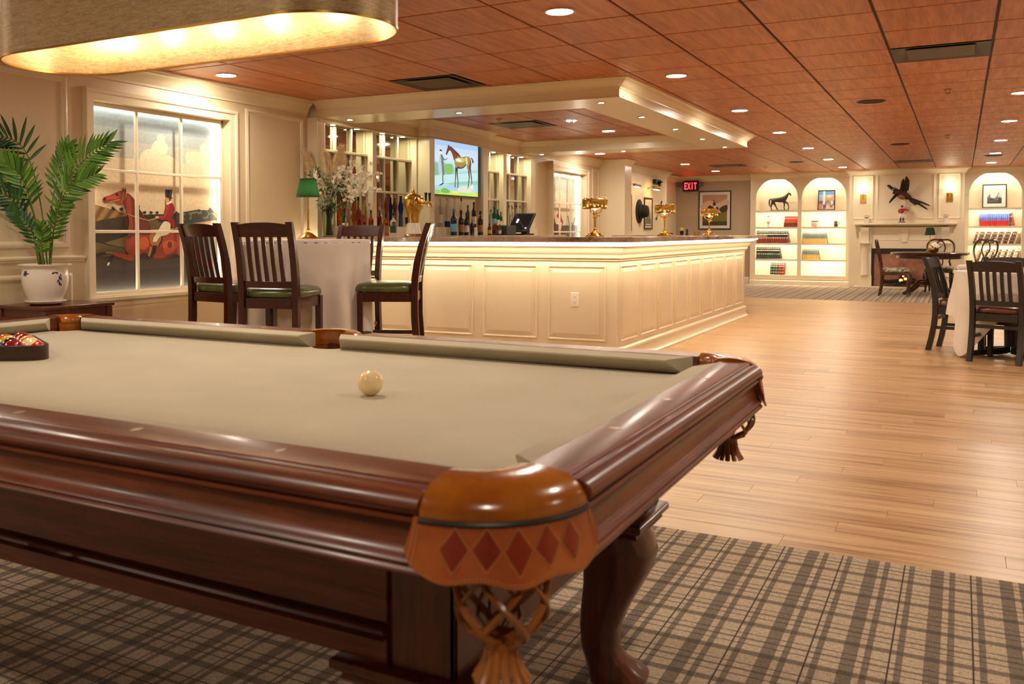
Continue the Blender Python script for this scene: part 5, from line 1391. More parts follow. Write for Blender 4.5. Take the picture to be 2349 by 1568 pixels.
# ================================================================ BRASS LAMPS AND TOWER ON THE BAR
def bar_lamp():
    t = thing('bar_lamp', 'brass bar lamp', 'lamp')
    MB().lathe([(0.078, 0), (0.080, 0.008), (0.076, 0.014), (0.060, 0.018), (0.055, 0.026), (0.036, 0.032), (0.028, 0.04), (0.016, 0.05), (0.012, 0.064), (0.016, 0.068), (0.009, 0.075)], n=28).build('base', M_brass, t)
    MB().lathe([(0.008, 0.07), (0.008, 0.158), (0.015, 0.162), (0.017, 0.172), (0.013, 0.178), (0.019, 0.186), (0.020, 0.20), (0.015, 0.206)], n=18).build('stem', M_brass, t)
    k_ = MB().tube([(0.014, 0, 0.178), (0.034, 0, 0.178)], 0.003, 6); k_.ball((0.038, 0, 0.178), (0.004, 0.008, 0.008), 8, 6); k_.build('switch_key', M_brass, t)
    for k in range(3):
        a = k*2.094+0.6; c, s = math.cos(a), math.sin(a)
        MB().tube(spl([(0.014*c, 0.014*s, 0.195), (0.045*c, 0.045*s, 0.205), (0.062*c, 0.062*s, 0.238), (0.10*c, 0.10*s, 0.241)], 5), 0.0035, 6).build('arm', M_brass, t)
    MB().ball((0, 0, 0.243), (0.014, 0.014, 0.020), 12, 8).build('bulb', M_gbulb, t)
    m = MB().lathe([(0.104, 0.236), (0.108, 0.236), (0.109, 0.240), (0.107, 0.243), (0.107, 0.310), (0.109, 0.313), (0.107, 0.317), (0.075, 0.322), (0.030, 0.323), (0.028, 0.319), (0.075, 0.318), (0.1045, 0.311), (0.1045, 0.236)], n=40, cap=False)
    m.build('shade', M_brass, t)
    for k in range(12):
        a = 2*PI*k/12; MB().ball((0.088*math.cos(a), 0.088*math.sin(a), 0.327), 0.007, 8, 6).build('finial_bead', M_brass, t)
    return t
bl = bar_lamp(); bl.location = (-2.7, 7.47, 1.0625); bl['label'] = 'nearest of the three brass drum-shaded lamps on the bar'; bl['group'] = 'brass bar lamps'; freeze(bl)
dup(bl, (-2.7, 9.59, 1.0625), 0.4, 'middle of the three brass drum-shaded lamps on the bar')
dup(bl, (-2.7, 11.55, 1.0625), 0.9, 'farthest of the three brass drum-shaded lamps on the bar')

tw = thing('beer_tower', 'polished brass urn shaped beer tower with black tap handles on the bar', 'beer tower', (-4.49, 7.46, 1.0625))
MB().lathe([(0.088, 0), (0.090, 0.012), (0.080, 0.020), (0.070, 0.026)], n=30).build('base', M_brass, tw)
MB().lathe([(0.076, 0.026), (0.070, 0.06), (0.058, 0.12), (0.056, 0.128)], n=30).build('plinth', plain('white_marble', '#ece4d4', 0.2, var=0.05, scale=12), tw)
MB().lathe([(0.05, 0.128), (0.052, 0.15), (0.058, 0.20), (0.074, 0.25), (0.092, 0.275), (0.096, 0.285), (0.093, 0.292), (0.096, 0.298), (0.096, 0.345), (0.102, 0.352), (0.098, 0.360), (0.086, 0.372), (0.07, 0.385), (0.045, 0.398), (0.025, 0.404)], n=36).build('urn', M_brass, tw)
MB().lathe([(0.022, 0.402), (0.016, 0.41), (0.02, 0.418), (0.012, 0.426), (0.014, 0.434), (0.005, 0.446), (0.002, 0.456)], n=16).build('finial', M_brass, tw)
MB().lathe([(0.072, -0.015), (0.075, 0.0), (0.068, 0.012), (0.04, 0.022)], n=26, tf=Matrix.Rotation(PI/2, 3, 'Y') @ Matrix.Rotation(0.0, 3, 'X'), c=(0.075, -0.02, 0.315)).build('side_dome', M_brass, tw)
for k, y in enumerate((-0.035, 0.035)):
    m = MB().tube([(0.09, y, 0.315), (0.15, y, 0.315), (0.175, y, 0.305), (0.185, y, 0.275)], [0.010, 0.011, 0.010, 0.007], 10); m.ball((0.155, y, 0.318), 0.017, 10, 8)
    m.build('tap', M_brass, tw)
    MB().lathe([(0.008, 0.332), (0.010, 0.345), (0.012, 0.39), (0.015, 0.405), (0.010, 0.41)], (0.158, y, 0), 12).build('tap_handle', M_black, tw)

# ================================================================ BOTTLES
def gl_(n, c, rough=0.03):
    t = NT(n); t.set(Base_Color=(*lin(c), 1), Roughness=rough, Transmission_Weight=0.92, IOR=1.3); return t.m
MG = {'clear': gl_('clear_glass', '#f4f4ee'), 'amber': gl_('amber_spirit', '#c8651f'), 'dark': gl_('dark_amber_spirit', '#8a3a14'), 'blue': gl_('cobalt_glass', '#1440c8'), 'green': gl_('green_glass', '#1d7a34'), 'teal': gl_('teal_glass', '#1a8f9c'), 'rust': gl_('rust_glass', '#c9501a'), 'wine': plain('wine_glass_black', '#120d0a', 0.06, coat=0.5), 'gold': gl_('golden_spirit', '#e0ac48'), 'rose': gl_('rose_spirit', '#c05a48')}
MC = {'black': plain('black_cap', '#15120f', 0.35), 'red': plain('red_cap', '#9c1c16', 0.35), 'blue': plain('blue_cap', '#3f78b8', 0.35), 'silver': plain('silver_cap', '#b9b4aa', 0.2, 0.9), 'cork': plain('cork', '#a5703c', 0.8), 'green': plain('green_cap', '#1c6e2c', 0.35), 'wax': plain('red_wax', '#b5121a', 0.3), 'white': plain('white_cap', '#e9e4d8', 0.4)}
ML = {'cream': plain('cream_label', '#e6dcc2', 0.6), 'black': plain('black_label', '#1d1a17', 0.5), 'blue': plain('pale_blue_label', '#6fb2d6', 0.5), 'red': plain('red_label', '#b02a20', 0.5), 'green': plain('green_label', '#2c5a48', 0.5), 'tan': plain('tan_label', '#a8744a', 0.6), 'yellow': plain('yellow_label', '#d8b440', 0.5), 'none': None}
SH = {'spirit': [(0.94, 0), (1, 0.02), (1, 0.60), (0.92, 0.66), (0.5, 0.73), (0.36, 0.78), (0.34, 0.90)], 'wine': [(0.94, 0), (1, 0.02), (1, 0.58), (0.93, 0.64), (0.6, 0.71), (0.40, 0.77), (0.37, 0.88)],
      'slim': [(0.92, 0), (1, 0.02), (1, 0.50), (0.86, 0.60), (0.5, 0.70), (0.42, 0.80), (0.40, 0.90)], 'round': [(0.55, 0), (0.75, 0.03), (1, 0.22), (1, 0.36), (0.72, 0.52), (0.34, 0.60), (0.28, 0.88)],
      'genie': [(0.80, 0), (0.86, 0.02), (0.74, 0.30), (0.70, 0.45), (0.95, 0.56), (1.0, 0.63), (0.85, 0.72), (0.50, 0.82), (0.40, 0.93)], 'square': [(0.97, 0), (1, 0.02), (1, 0.66), (0.9, 0.72), (0.45, 0.78), (0.40, 0.88)]}
def bottle(label, x, y, z, h, r, gkey, shape, cap, lab, group, liquid=None, two=None):
    t = thing('bottle', label, 'bottle', (x, y, z), 0, group)
    pr = [(a*r, b*h) for a, b in SH[shape]]
    n = 4 if shape == 'square' else 14
    if shape == 'square': pr = [(a*1.2, b) for a, b in pr]
    MB().lathe(pr, n=n).build('body', MG[gkey], t, rot=(0, 0, 0.5))
    if two:
        cut = [(a*1.004, b) for a, b in pr if b < two[1]*h]
        last = pr[len(cut)-1]; nxt = pr[len(cut)]; f = (two[1]*h-last[1])/(nxt[1]-last[1]); cut.append(((last[0]+(nxt[0]-last[0])*f)*1.004, two[1]*h))
        MB().lathe(cut, n=n).build('lower_body', MG[two[0]], t, rot=(0, 0, 0.5))
    top = pr[-1]
    if cap: MB().lathe([(top[0]*1.12, top[1]-0.004), (top[0]*1.18, top[1]), (top[0]*1.15, h*0.995), (top[0]*0.9, h)], n=12).build('cap', MC[cap], t)
    if lab and lab != 'none':
        rr = max([a for a, b in pr if h*0.12 < b < h*0.62]+[pr[1][0]]) if shape != 'round' else r
        k = 1.012 if shape != 'square' else 1.01
        MB().lathe([(rr*k*0.995, h*0.14), (rr*k, h*0.15), (rr*k, h*0.42), (rr*k*0.995, h*0.43)], n=n, cap=False).build('label', ML[lab], t, rot=(0, 0, 0.5))
    return t
N1, N2, TVg, N3, N4 = 'bottles in the first mirrored niche', 'bottles in the second mirrored niche', 'bottles under the television', 'bottles right of the television', 'bottles behind the till'
XR, XFr = -5.305, -5.02
Bt = [('slender clear bottle with a red cap, left of the round decanter on the ledge', XR, 7.554, 0.307, 0.0195, 'clear', 'slim', 'red', 'none', N1), ('slender amber bottle with a red cap just left of the round decanter', XR, 7.637, 0.293, 0.0197, 'amber', 'slim', 'red', 'none', N1),
      ('round amber decanter with a black stopper on the niche ledge', XR, 7.735, 0.300, 0.040, 'amber', 'round', 'black', None, N1), ('clear bottle with a tall red cap right of the round decanter', XR, 7.855, 0.309, 0.0178, 'gold', 'slim', 'red', 'none', N1), ('short clear bottle at the right end of the first niche ledge', XR, 7.934, 0.24, 0.0202, 'clear', 'spirit', 'cork', 'cream', N1),
      ('tall clear bottle with a cork at the left of the second niche', XR, 8.139, 0.296, 0.0229, 'clear', 'slim', 'cork', 'cream', N2), ('slim rust-red bottle with a silver top, leftmost of the coloured ones', XR, 8.249, 0.336, 0.0185, 'rust', 'genie', 'silver', None, N2), ('smaller cobalt blue bottle between two rust-red ones', XR, 8.345, 0.316, 0.021, 'blue', 'genie', 'black', None, N2),
      ('rust-red and gold long-necked bottle beside the tall blue one', XR, 8.425, 0.342, 0.0234, 'rust', 'genie', 'silver', None, N2, None, ('gold', 0.5)), ('tall cobalt blue and clear bottle, biggest of the coloured ones', XR, 8.55, 0.337, 0.031, 'blue', 'genie', 'black', None, N2, None, ('clear', 0.42)), ('clear bottle with a black label behind the brass beer tower', XR, 8.70, 0.251, 0.031, 'clear', 'spirit', 'silver', 'black', N2),
      ('bottle with a bright green cap behind the red wax one', XFr-0.03, 7.135, 0.300, 0.0244, 'green', 'spirit', 'green', 'cream', N1), ('bottle dipped in bright red wax beside the flower vase', XFr+0.04, 7.07, 0.274, 0.0183, 'clear', 'slim', 'wax', 'none', N1), ('round-shouldered clear bottle with a silver pourer behind the far bar chair', XFr, 7.20, 0.24, 0.0246, 'gold', 'round', 'silver', None, N1),
      ('rose coloured bottle with a black top behind the far bar chair', XFr+0.05, 7.262, 0.237, 0.0227, 'rose', 'spirit', 'black', 'cream', N1), ('dark spirit bottle with a black pourer behind the far bar chair', XFr, 7.325, 0.251, 0.0228, 'dark', 'spirit', 'black', 'red', N1), ('clear bottle with a silver top, right of the dark pourer bottle', XFr, 7.41, 0.232, 0.0252, 'rose', 'spirit', 'silver', 'cream', N1),
      ('amber bottle with a large black cap above the far chair back', XFr, 7.538, 0.261, 0.0256, 'amber', 'spirit', 'black', 'cream', N1), ('dark amber bottle with a silver pourer left of the squat whiskey bottle', XFr, 7.690, 0.290, 0.0238, 'dark', 'spirit', 'silver', 'none', N2), ('squat amber bottle with a black cap at the foot of the second niche', XFr, 7.812, 0.214, 0.0306, 'amber', 'spirit', 'black', 'tan', N2), ('clear bottle with a dark green label left of the beer tower', XFr, 7.945, 0.234, 0.0332, 'clear', 'spirit', 'black', 'green', N2)]
XT, XV = -5.185, -5.03
Bt += [('clear bottle with a cream label at the left under the television', XT, 9.214, 0.327, 0.0274, 'clear', 'spirit', 'silver', 'cream', TVg), ('clear bottle with a blue foot under the television', XT, 9.379, 0.343, 0.0328, 'clear', 'spirit', 'silver', 'none', TVg, None, ('blue', 0.2)), ('slim clear bottle with a silver top under the television centre', XT, 9.559, 0.369, 0.0231, 'clear', 'slim', 'silver', 'none', TVg), ('clear bottle with a black cap under the television', XT, 9.722, 0.349, 0.0234, 'clear', 'spirit', 'black', 'cream', TVg),
       ('plain dark wine bottle on the ledge under the television', XT, 9.89, 0.27, 0.0211, 'wine', 'wine', 'black', None, TVg), ('dark wine bottle with a cream and red label on the ledge', XT, 10.05, 0.311, 0.0293, 'wine', 'wine', 'black', 'cream', TVg),
       ('dark wine bottle with a pale blue cap and label', XV, 9.252, 0.307, 0.0373, 'wine', 'wine', 'blue', 'blue', TVg), ('dark wine bottle with a tan label right of the blue-capped one', XV, 9.431, 0.291, 0.0328, 'wine', 'wine', 'black', 'tan', TVg), ('narrow dark wine bottle with a cream label in the front row', XV, 9.561, 0.269, 0.028, 'wine', 'wine', 'black', 'cream', TVg), ('short dark bottle in the front row of wines', XV, 9.705, 0.204, 0.0258, 'wine', 'spirit', 'silver', 'black', TVg), ('dark wine bottle at the right end of the front row of wines', XV, 9.921, 0.291, 0.0341, 'wine', 'wine', 'black', 'tan', TVg),
       ('clear green-tinted bottle with a black cap right of the television', XR, 10.76, 0.232, 0.0226, 'clear', 'spirit', 'black', 'none', N3), ('teal blue bottle with a dark cap right of the television', XR, 10.863, 0.274, 0.0285, 'teal', 'spirit', 'black', 'blue', N3), ('bright green bottle right of the teal one', XR, 10.965, 0.243, 0.0287, 'green', 'spirit', 'green', 'cream', N3), ('small dark green bottle with a white label by the pilaster', XR, 11.06, 0.21, 0.0202, 'green', 'spirit', 'black', 'cream', N3),
       ('short bottle with a yellow label right of the television surround', XFr, 10.149, 0.146, 0.024, 'dark', 'spirit', 'black', 'yellow', N3), ('square dark bottle with a silver top left of the till', XFr, 10.307, 0.158, 0.0324, 'dark', 'square', 'silver', 'black', N3), ('short clear bottle beside the grey till box', XFr, 10.431, 0.138, 0.0218, 'clear', 'spirit', 'silver', 'cream', N3),
       ('bottle with a black pourer, leftmost of those above the till', XR, 11.317, 0.309, 0.0176, 'clear', 'slim', 'black', 'none', N4), ('bottle with a silver pourer above the till', XR, 11.429, 0.288, 0.0207, 'clear', 'slim', 'silver', 'cream', N4), ('bottle with a black pourer, second from right of the pourers above the till', XR, 11.556, 0.315, 0.0179, 'clear', 'slim', 'black', 'none', N4), ('bottle with a red cap above the till', XR, 11.671, 0.312, 0.0181, 'clear', 'slim', 'red', 'none', N4), ('bottle with a cork top, rightmost of those above the till', XR, 11.832, 0.322, 0.0183, 'clear', 'slim', 'cork', 'cream', N4)]
for b in Bt:
    lb, x, y, h, r, g, s, c, la, gp = b[:10]; two = b[11] if len(b) > 11 else None
    z = 1.1645 if x < -5.1 else (1.0625 if (y < 7.74) else 1.0685)
    bottle(lb, x, y, z, h, r, g, s, c, la, gp, None, two)
# till
tl = thing('till', 'black touch screen till leaning back on the back bar counter', 'till', (-5.0, 11.02, 1.0685), -0.35)
M_scr = plain('dark_screen', '#1c2230', 0.08, coat=0.5)
m = MB(); rt = Matrix.Rotation(-0.42, 3, 'X')
rm = Matrix.Rotation(PI/2-0.55, 3, 'X')
def tl_part(name, c, size, mat): 
    p = rm @ Vector(c); return MB().obox((p.x, p.y+0.02, p.z+0.16), size, rm).build(name, mat, tl, bevel=0.003)
tl_part('housing', (0, 0, 0), (0.36, 0.28, 0.028), M_black)
sc_ = tl_part('screen', (0, 0, 0.0145), (0.33, 0.25, 0.002), M_scr)
tl_part('icon', (-0.07, 0.02, 0.0165), (0.04, 0.06, 0.001), emit('till_icon', (0.3, 0.36, 0.6), 0.6))
tl_part('icon', (0.13, -0.09, 0.0165), (0.03, 0.02, 0.001), emit('till_icon_blue', (0.12, 0.16, 0.9), 0.8))
MB().box(-0.09, 0.09, -0.02, 0.16, 0, 0.02).box(-0.05, 0.05, 0.06, 0.12, 0.02, 0.16).build('stand', M_black, tl)
o = thing('receipt_printer', 'dark grey receipt printer box beside the till', 'printer', (-5.0, 10.57, 1.0685), -0.2)
MB().box(-0.09, 0.09, -0.1, 0.1, 0, 0.12).build('body', plain('printer_grey', '#3b3d38', 0.5), o, bevel=0.008); MB().box(-0.06, 0.06, -0.085, 0.0, 0.1205, 0.126).build('lid', plain('printer_lid', '#5a5a52', 0.4), o, bevel=0.002)
# small things on the far counter
o = thing('cocktail_shaker', 'small steel shaker with a bright yellow top on the far bar counter', 'shaker', (-3.30, 12.55, 1.0625)); MB().lathe([(0.018, 0), (0.022, 0.002), (0.026, 0.055), (0.022, 0.06)], n=16).build('body', M_black, o); MB().lathe([(0.024, 0.06), (0.027, 0.075), (0.024, 0.098), (0.01, 0.104)], n=16).build('top', plain('yellow_plastic', '#d9b81a', 0.4), o)
o = thing('peppermill', 'dark turned mill beside the yellow-topped shaker', 'mill', (-3.22, 12.52, 1.0625)); MB().lathe([(0.018, 0), (0.02, 0.01), (0.013, 0.03), (0.017, 0.06), (0.011, 0.08)], n=14).build('body', M_black, o); MB().ball((0, 0, 0.09), 0.011, 10, 8).build('knob', M_steel, o)
o = thing('brass_bowl', 'small brass bowl on the far bar counter left of the last lamp', 'bowl', (-3.10, 12.55, 1.0625)); MB().lathe([(0.03, 0), (0.045, 0.015), (0.05, 0.045), (0.046, 0.045), (0.04, 0.018), (0.01, 0.012)], n=20).build('body', M_brass, o); MB().lathe([(0.046, 0.030), (0.002, 0.034)], n=20, cap=False).build('contents', plain('amber_sweets', '#a8641c', 0.4), o)
o = thing('black_dish', 'small black dish left of the yellow-topped shaker', 'dish', (-3.44, 12.5, 1.0625)); MB().lathe([(0.02, 0), (0.032, 0.01), (0.034, 0.03), (0.030, 0.03), (0.024, 0.012), (0.002, 0.01)], n=18).build('body', M_black, o)
o = MB().box(-0.12, 0.12, -0.16, 0.16, 0, 0.012).build('folded_napkin', M_linen, loc=(-3.9, 12.6, 1.0625), rot=(0, 0, 0.3), bevel=0.004); tag(o, 'folded pale cloth lying on the far bar counter left of the lamp', 'napkin')
# ================================================================ FAR WALL: BOOKCASES, FIREPLACE
YB, YBK = 20.5, 20.86
M_shled = emit('bookcase_light_strip', (1.0, 0.89, 0.70), L_SHELF)
M_niche_paint = plain('bookcase_cream_lining', '#e8dcc4', 0.5, var=0.02)
def bookcase(name, label, x0, x1, bays):
    t = thing(name, label, 'bookcase', (0, 0, 0)); sp, top, base = 1.815, 2.275, 0.20
    f = MB(); xs = [x0]+[v for b in bays for v in b]+[x1]
    for i in range(0, len(xs), 2): f.box(xs[i], xs[i+1], YB, YB+0.05, base, H-0.003)
    f.box(x0, x1, YB, YB+0.05, 0.0, base).box(x0, x1, YB-0.02, YB, 0.0, 0.09)
    for a, b in bays:
        r = (b-a)/2; c = (a+b)/2
        pts = [(c-r*math.cos(PI*k/24), sp+r*math.sin(PI*k/24)) for k in range(25)]
        f.prism(pts+[(b, H-0.003), (a, H-0.003)], 'y', YB, YB+0.05)
        f.mould([(a+0.03, YB), (b-0.03, YB)], [(0, 0.11), (0.012, 0.112), (0.014, 0.125), (0, 0.13)], side=-1)
    f.build('face_frame', M_trim, t)
    cap = MB()
    for i in range(0, len(xs), 2): cap.box(xs[i]-0.004, xs[i+1]+0.004, YB-0.018, YB, sp-0.012, sp+0.008)
    cap.build('impost', M_trim, t, bevel=0.004)
    MB().mould([(x0, YB), (x1, YB)], CROWN, side=-1).build('crown_moulding', M_trim, t)
    for a, b in bays:
        MB().box(a-0.012, b+0.012, YBK-0.012, YBK, base, H-0.01).build('back_panel', M_niche_paint, t, smooth=False)
        MB().box(a-0.022, a, YB+0.05, YBK-0.012, base, H-0.01).build('side', M_niche_paint, t, smooth=False)
        MB().box(b, b+0.022, YB+0.05, YBK-0.012, base, H-0.01).build('side', M_niche_paint, t, smooth=False)
        MB().box(a, b, YB+0.05, YBK-0.012, base-0.02, base).build('shelf', M_niche_paint, t, smooth=False)
        MB().box(a, b, YB+0.05, YBK-0.012, 2.26, 2.28).build('niche_top', M_niche_paint, t, smooth=False)
        for z in (1.560, 1.212, 0.872, 0.534): MB().box(a, b, YB+0.012, YBK-0.012, z-0.018, z).box(a, b, YB+0.012, YB+0.028, z-0.036, z-0.018).build('shelf', M_trim, t, smooth=False)
        for z, yq in ((2.2585, 0.055), (1.541, 0.034), (1.193, 0.034), (0.853, 0.034), (0.515, 0.034)): MB().box(a+0.02, b-0.02, YB+yq, YB+yq+0.014, z-0.012, z-0.0005).build('light_strip', M_shled, t, smooth=False)
    return t
LB = [(-3.815, -2.975), (-2.894, -2.042)]; RBY = [(0.122, 0.988), (1.09, 1.95)]
bookcase('bookcase', 'built-in cream bookcase with two lit arches left of the fireplace', -3.93, -1.965, LB)
bookcase('bookcase', 'built-in cream bookcase with a lit arch right of the fireplace', 0.055, 2.06, RBY)

# chimney breast with panels, then the mantelpiece
YF = 20.25
trim(MB().box(-1.962, 0.052, YF, 20.9, 0, H-0.002).mould([(-1.962, YB), (-1.962, YF), (0.052, YF), (0.052, YB)], CROWN, side=-1), M_trim)
m = MB()
for a, b in ((-1.883, -1.535), (-1.449, -0.468), (-0.375, -0.027)): panel_y(m, YF, a, b, 1.372, 2.215)
trim(m)
o = MB().mould([(-3.93, YB-0.02), (-1.97, YB-0.02)], [(0, 0), (0.012, 0), (0.012, 0.08), (0, 0.09)], side=-1).build('baseboard_far', M_trim); struct(o)
fp = thing('fireplace', 'cream mantelpiece round a black framed firebox with small glowing fire', 'fireplace', (-0.955, YF, 0))
MB().box(-0.90, 0.90, -0.30, 0, 0.0, 0.035).build('hearth', M_trim, fp, bevel=0.004)
MT = [(0, 1.19), (0.03, 1.195), (0.05, 1.215), (0.10, 1.225), (0.16, 1.235), (0.205, 1.24), (0.215, 1.25), (0.215, 1.275), (0.205, 1.285), (0, 1.288)]
MB().mould([(-0.68, -0.001), (-0.68, -0.002), (0.68, -0.002), (0.68, -0.001)], MT, side=-1).build('mantel_shelf', M_trim, fp)
MB().box(-0.62, 0.62, -0.06, 0, 0.78, 1.20).build('frieze', M_trim, fp)
for s in (-1, 1):
    a, b = sorted((s*0.585, s*0.81)); MB().box(a, b, -0.10, 0, 0.035, 1.2).box(a-0.01, b+0.01, -0.115, 0, 0.035, 0.24).build('jamb', M_trim, fp, bevel=0.004)
    MB().lathe([(0.07, 0.24), (0.075, 0.26), (0.066, 0.28), (0.062, 0.80), (0.075, 0.84), (0.085, 0.87)], (s*0.70, -0.10, 0), 20).build('column', M_trim, fp)
    MB().box(s*0.70-0.095, s*0.70+0.095, -0.20, -0.0, 0.87, 0.90).build('capital', M_trim, fp, bevel=0.006)
    MB().prism([(-0.10, 0.90), (-0.16, 0.90), (-0.15, 0.98), (-0.165, 1.06), (-0.20, 1.12), (-0.21, 1.19), (-0.10, 1.19)], 'x', s*0.70-0.07, s*0.70+0.07).build('corbel', M_trim, fp)
    x0, x1 = sorted((s*0.09, s*0.53)); panel_y(MB(), -0.06, x0, x1, 0.95, 1.13, [(-0.012, 0), (-0.006, 0.007), (0.006, 0.007), (0.012, 0)]).build('frieze_panel', M_trim, fp)
MB().prism([(-0.045, 0.90), (0.045, 0.90), (0.075, 1.17), (-0.075, 1.17)], 'y', -0.078, -0.058).build('keystone', M_trim, fp, bevel=0.004)
M_fire = NT('firebox_brick'); _f = M_fire.noise(M_fire.coord((3, 3, 3)), 2, 4); M_fire.l(M_fire.ramp(_f, [(0.3, lin('#6a4436')), (0.7, lin('#b07a60'))]), M_fire.b.inputs['Base Color']); M_fire.set(Roughness=0.35); M_fire = M_fire.m
MB().box(-0.575, 0.575, -0.07, -0.061, 0.04, 0.775).build('firebox_back', M_fire, fp)
MB().box(-0.575, 0.575, -0.082, -0.071, 0.68, 0.776).box(-0.575, -0.535, -0.082, -0.071, 0.04, 0.68).box(0.535, 0.575, -0.082, -0.071, 0.04, 0.68).build('firebox_frame', M_black, fp, bevel=0.002)
M_log = plain('charred_log', '#1d1512', 0.9, scale=14, var=0.4)
for k, (x, y, z, a) in enumerate(((-0.12, -0.13, 0.15, 0.1), (0.06, -0.12, 0.20, -0.2), (-0.02, -0.16, 0.12, 0.3), (0.15, -0.14, 0.14, 0.05), (-0.28, -0.13, 0.13, -0.1))):
    MB().tube([(x-0.14*math.cos(a), y, z-0.14*math.sin(a)), (x, y, z), (x+0.14*math.cos(a), y, z+0.14*math.sin(a))], [0.03, 0.034, 0.028], 9).build('log', M_log, fp)
M_ember = emit('glowing_ember', (1.0, 0.16, 0.03), 2.2)
for x, z, r in ((-0.05, 0.16, 0.035), (0.03, 0.19, 0.03), (0.09, 0.16, 0.03), (-0.01, 0.24, 0.018)): MB().ball((x, -0.16, z), (r, 0.012, r*0.9), 8, 6).build('ember', M_ember, fp)
m = MB()
for k in range(8): m.tube([(-0.3+k*0.085, -0.19, 0.09), (-0.3+k*0.085, -0.10, 0.09)], 0.006, 6)
m.tube([(-0.36, -0.19, 0.09), (0.36, -0.19, 0.09)], 0.008, 6); m.tube([(-0.36, -0.10, 0.09), (0.36, -0.10, 0.09)], 0.008, 6)
for x in (-0.3, 0.3): m.tube([(x, -0.19, 0.04), (x, -0.19, 0.09)], 0.008, 6)
m.build('grate', M_black, fp)

# sconces
M_sh = emit('sconce_shade', (1.0, 0.86, 0.62), 2.6)
for x, lb in ((-1.71, 'brass wall sconce with a glowing white shade left of the pheasant'), (-0.20, 'brass wall sconce with a glowing white shade right of the pheasant')):
    t = thing('wall_sconce', lb, 'lamp', (x, YF-0.0005, 1.0), 0, 'sconces by the fireplace')
    MB().box(-0.055, 0.055, -0.015, 0, 0.675, 0.855).build('backplate', M_brass, t, bevel=0.004)
    MB().tube(spl([(0, -0.01, 0.76), (0, -0.07, 0.755), (0, -0.10, 0.79), (0, -0.10, 0.87)], 5), 0.007, 8).build('arm', M_brass, t)
    MB().lathe([(0.016, 0.865), (0.02, 0.875), (0.012, 0.89), (0.010, 0.93)], (0, -0.10, 0), 14).build('candle_cup', M_brass, t)
    MB().lathe([(0.098, 0.915), (0.055, 1.085), (0.053, 1.085), (0.096, 0.915)], (0, -0.10, 0), 26, cap=False).build('shade', M_sh, t)
# pheasant
def skin(name, verts, edges, rad, mat, parent, sub=2):
    me = bpy.data.meshes.new(name); me.from_pydata([tuple(v) for v in verts], edges, [])
    o = bpy.data.objects.new(name, me); COL.objects.link(o); o.parent = parent
    o.modifiers.new('skin', 'SKIN').use_smooth_shade = True
    for i, r in enumerate(rad):
        s = me.skin_vertices[0].data[i]; s.radius = r if isinstance(r, tuple) else (r, r); s.use_root = (i == 0)
    sb = o.modifiers.new('subdivision', 'SUBSURF'); sb.levels = sub; sb.render_levels = sub
    me.materials.append(mat); return o
bz = thing('mounted_pheasant', 'stuffed pheasant flying with raised wing on the panel over the mantel', 'taxidermy', (0, 20.12, 0))
M_ph = plain('pheasant_brown', '#3d2013', 0.75, scale=40, var=0.5); M_phd = plain('pheasant_dark_feathers', '#22130c', 0.75, scale=50, var=0.4); M_phh = plain('pheasant_green_head', '#0e1c16', 0.4); M_phw = plain('pheasant_white_ring', '#cfc4b0', 0.7); M_phb = plain('pheasant_gold_breast', '#8c5524', 0.7, scale=40, var=0.4)
skin('body', [(-1.10, 0, 1.885), (-1.14, 0, 1.90), (-1.05, 0, 1.86), (-0.98, 0, 1.82), (-0.90, 0.0, 1.78), (-0.84, 0, 1.745)], [(0, 1), (0, 2), (2, 3), (3, 4), (4, 5)], [0.06, 0.045, 0.085, 0.085, 0.06, 0.03], M_ph, bz)
skin('breast', [(-1.08, -0.04, 1.82), (-1.02, -0.05, 1.78), (-0.95, -0.04, 1.75)], [(0, 1), (1, 2)], [0.045, 0.055, 0.04], M_phb, bz)
skin('head', [(-1.15, 0, 1.915), (-1.20, 0, 1.96), (-1.245, 0, 2.005), (-1.275, 0, 2.02)], [(0, 1), (1, 2), (2, 3)], [0.032, 0.030, 0.034, 0.012], M_phh, bz)
MB().tube([(-1.165, 0, 1.925), (-1.175, 0, 1.935)], 0.041, 12).build('neck_ring', M_phw, bz)
MB().lathe([(0.010, 0), (0.003, 0.03)], n=8, tf=Matrix.Rotation(-1.2, 3, 'Y'), c=(-1.275, 0, 2.022)).build('beak', M_phw, bz)
def feather_fan(name, root, tips, w_, mat, thick=0.006):
    for k, (a, b) in enumerate(zip(root, tips)):
        a, b = Vector(a), Vector(b); d = (b-a); n = Vector((0, 1, 0)); s = d.normalized().cross(n)*w_; m = MB(); vs = []
        for t, q in ((0, 0.5), (0.25, 0.9), (0.7, 1.0), (0.92, 0.7), (1.0, 0.1)):
            p = a+d*t+n*(0.004*(k % 3))-Vector((0, 0.03*t, 0)); vs += [p-s*q-n*thick*0.5, p+s*q-n*thick*0.5, p+s*q+n*thick*0.5, p-s*q+n*thick*0.5]
        m.add(vs, [(i*4+j, i*4+(j+1) % 4, i*4+4+(j+1) % 4, i*4+4+j) for i in range(4) for j in range(4)]+[(3, 2, 1, 0), (16, 17, 18, 19)])
        m.build(name, mat, bz)
feather_fan('wing_feather', [(-1.03+0.02*k, -0.03, 1.90) for k in range(7)], [(-1.0+0.008*k, -0.10, 2.10+0.018*k) if k < 3 else (-0.93+0.012*(k-3), -0.12, 2.18-0.02*(k-3)) for k in range(7)], 0.022, M_ph)
feather_fan('wing_covert', [(-1.04+0.025*k, -0.04, 1.88) for k in range(5)], [(-1.0+0.025*k, -0.07, 2.02+0.008*k) for k in range(5)], 0.026, M_phd)
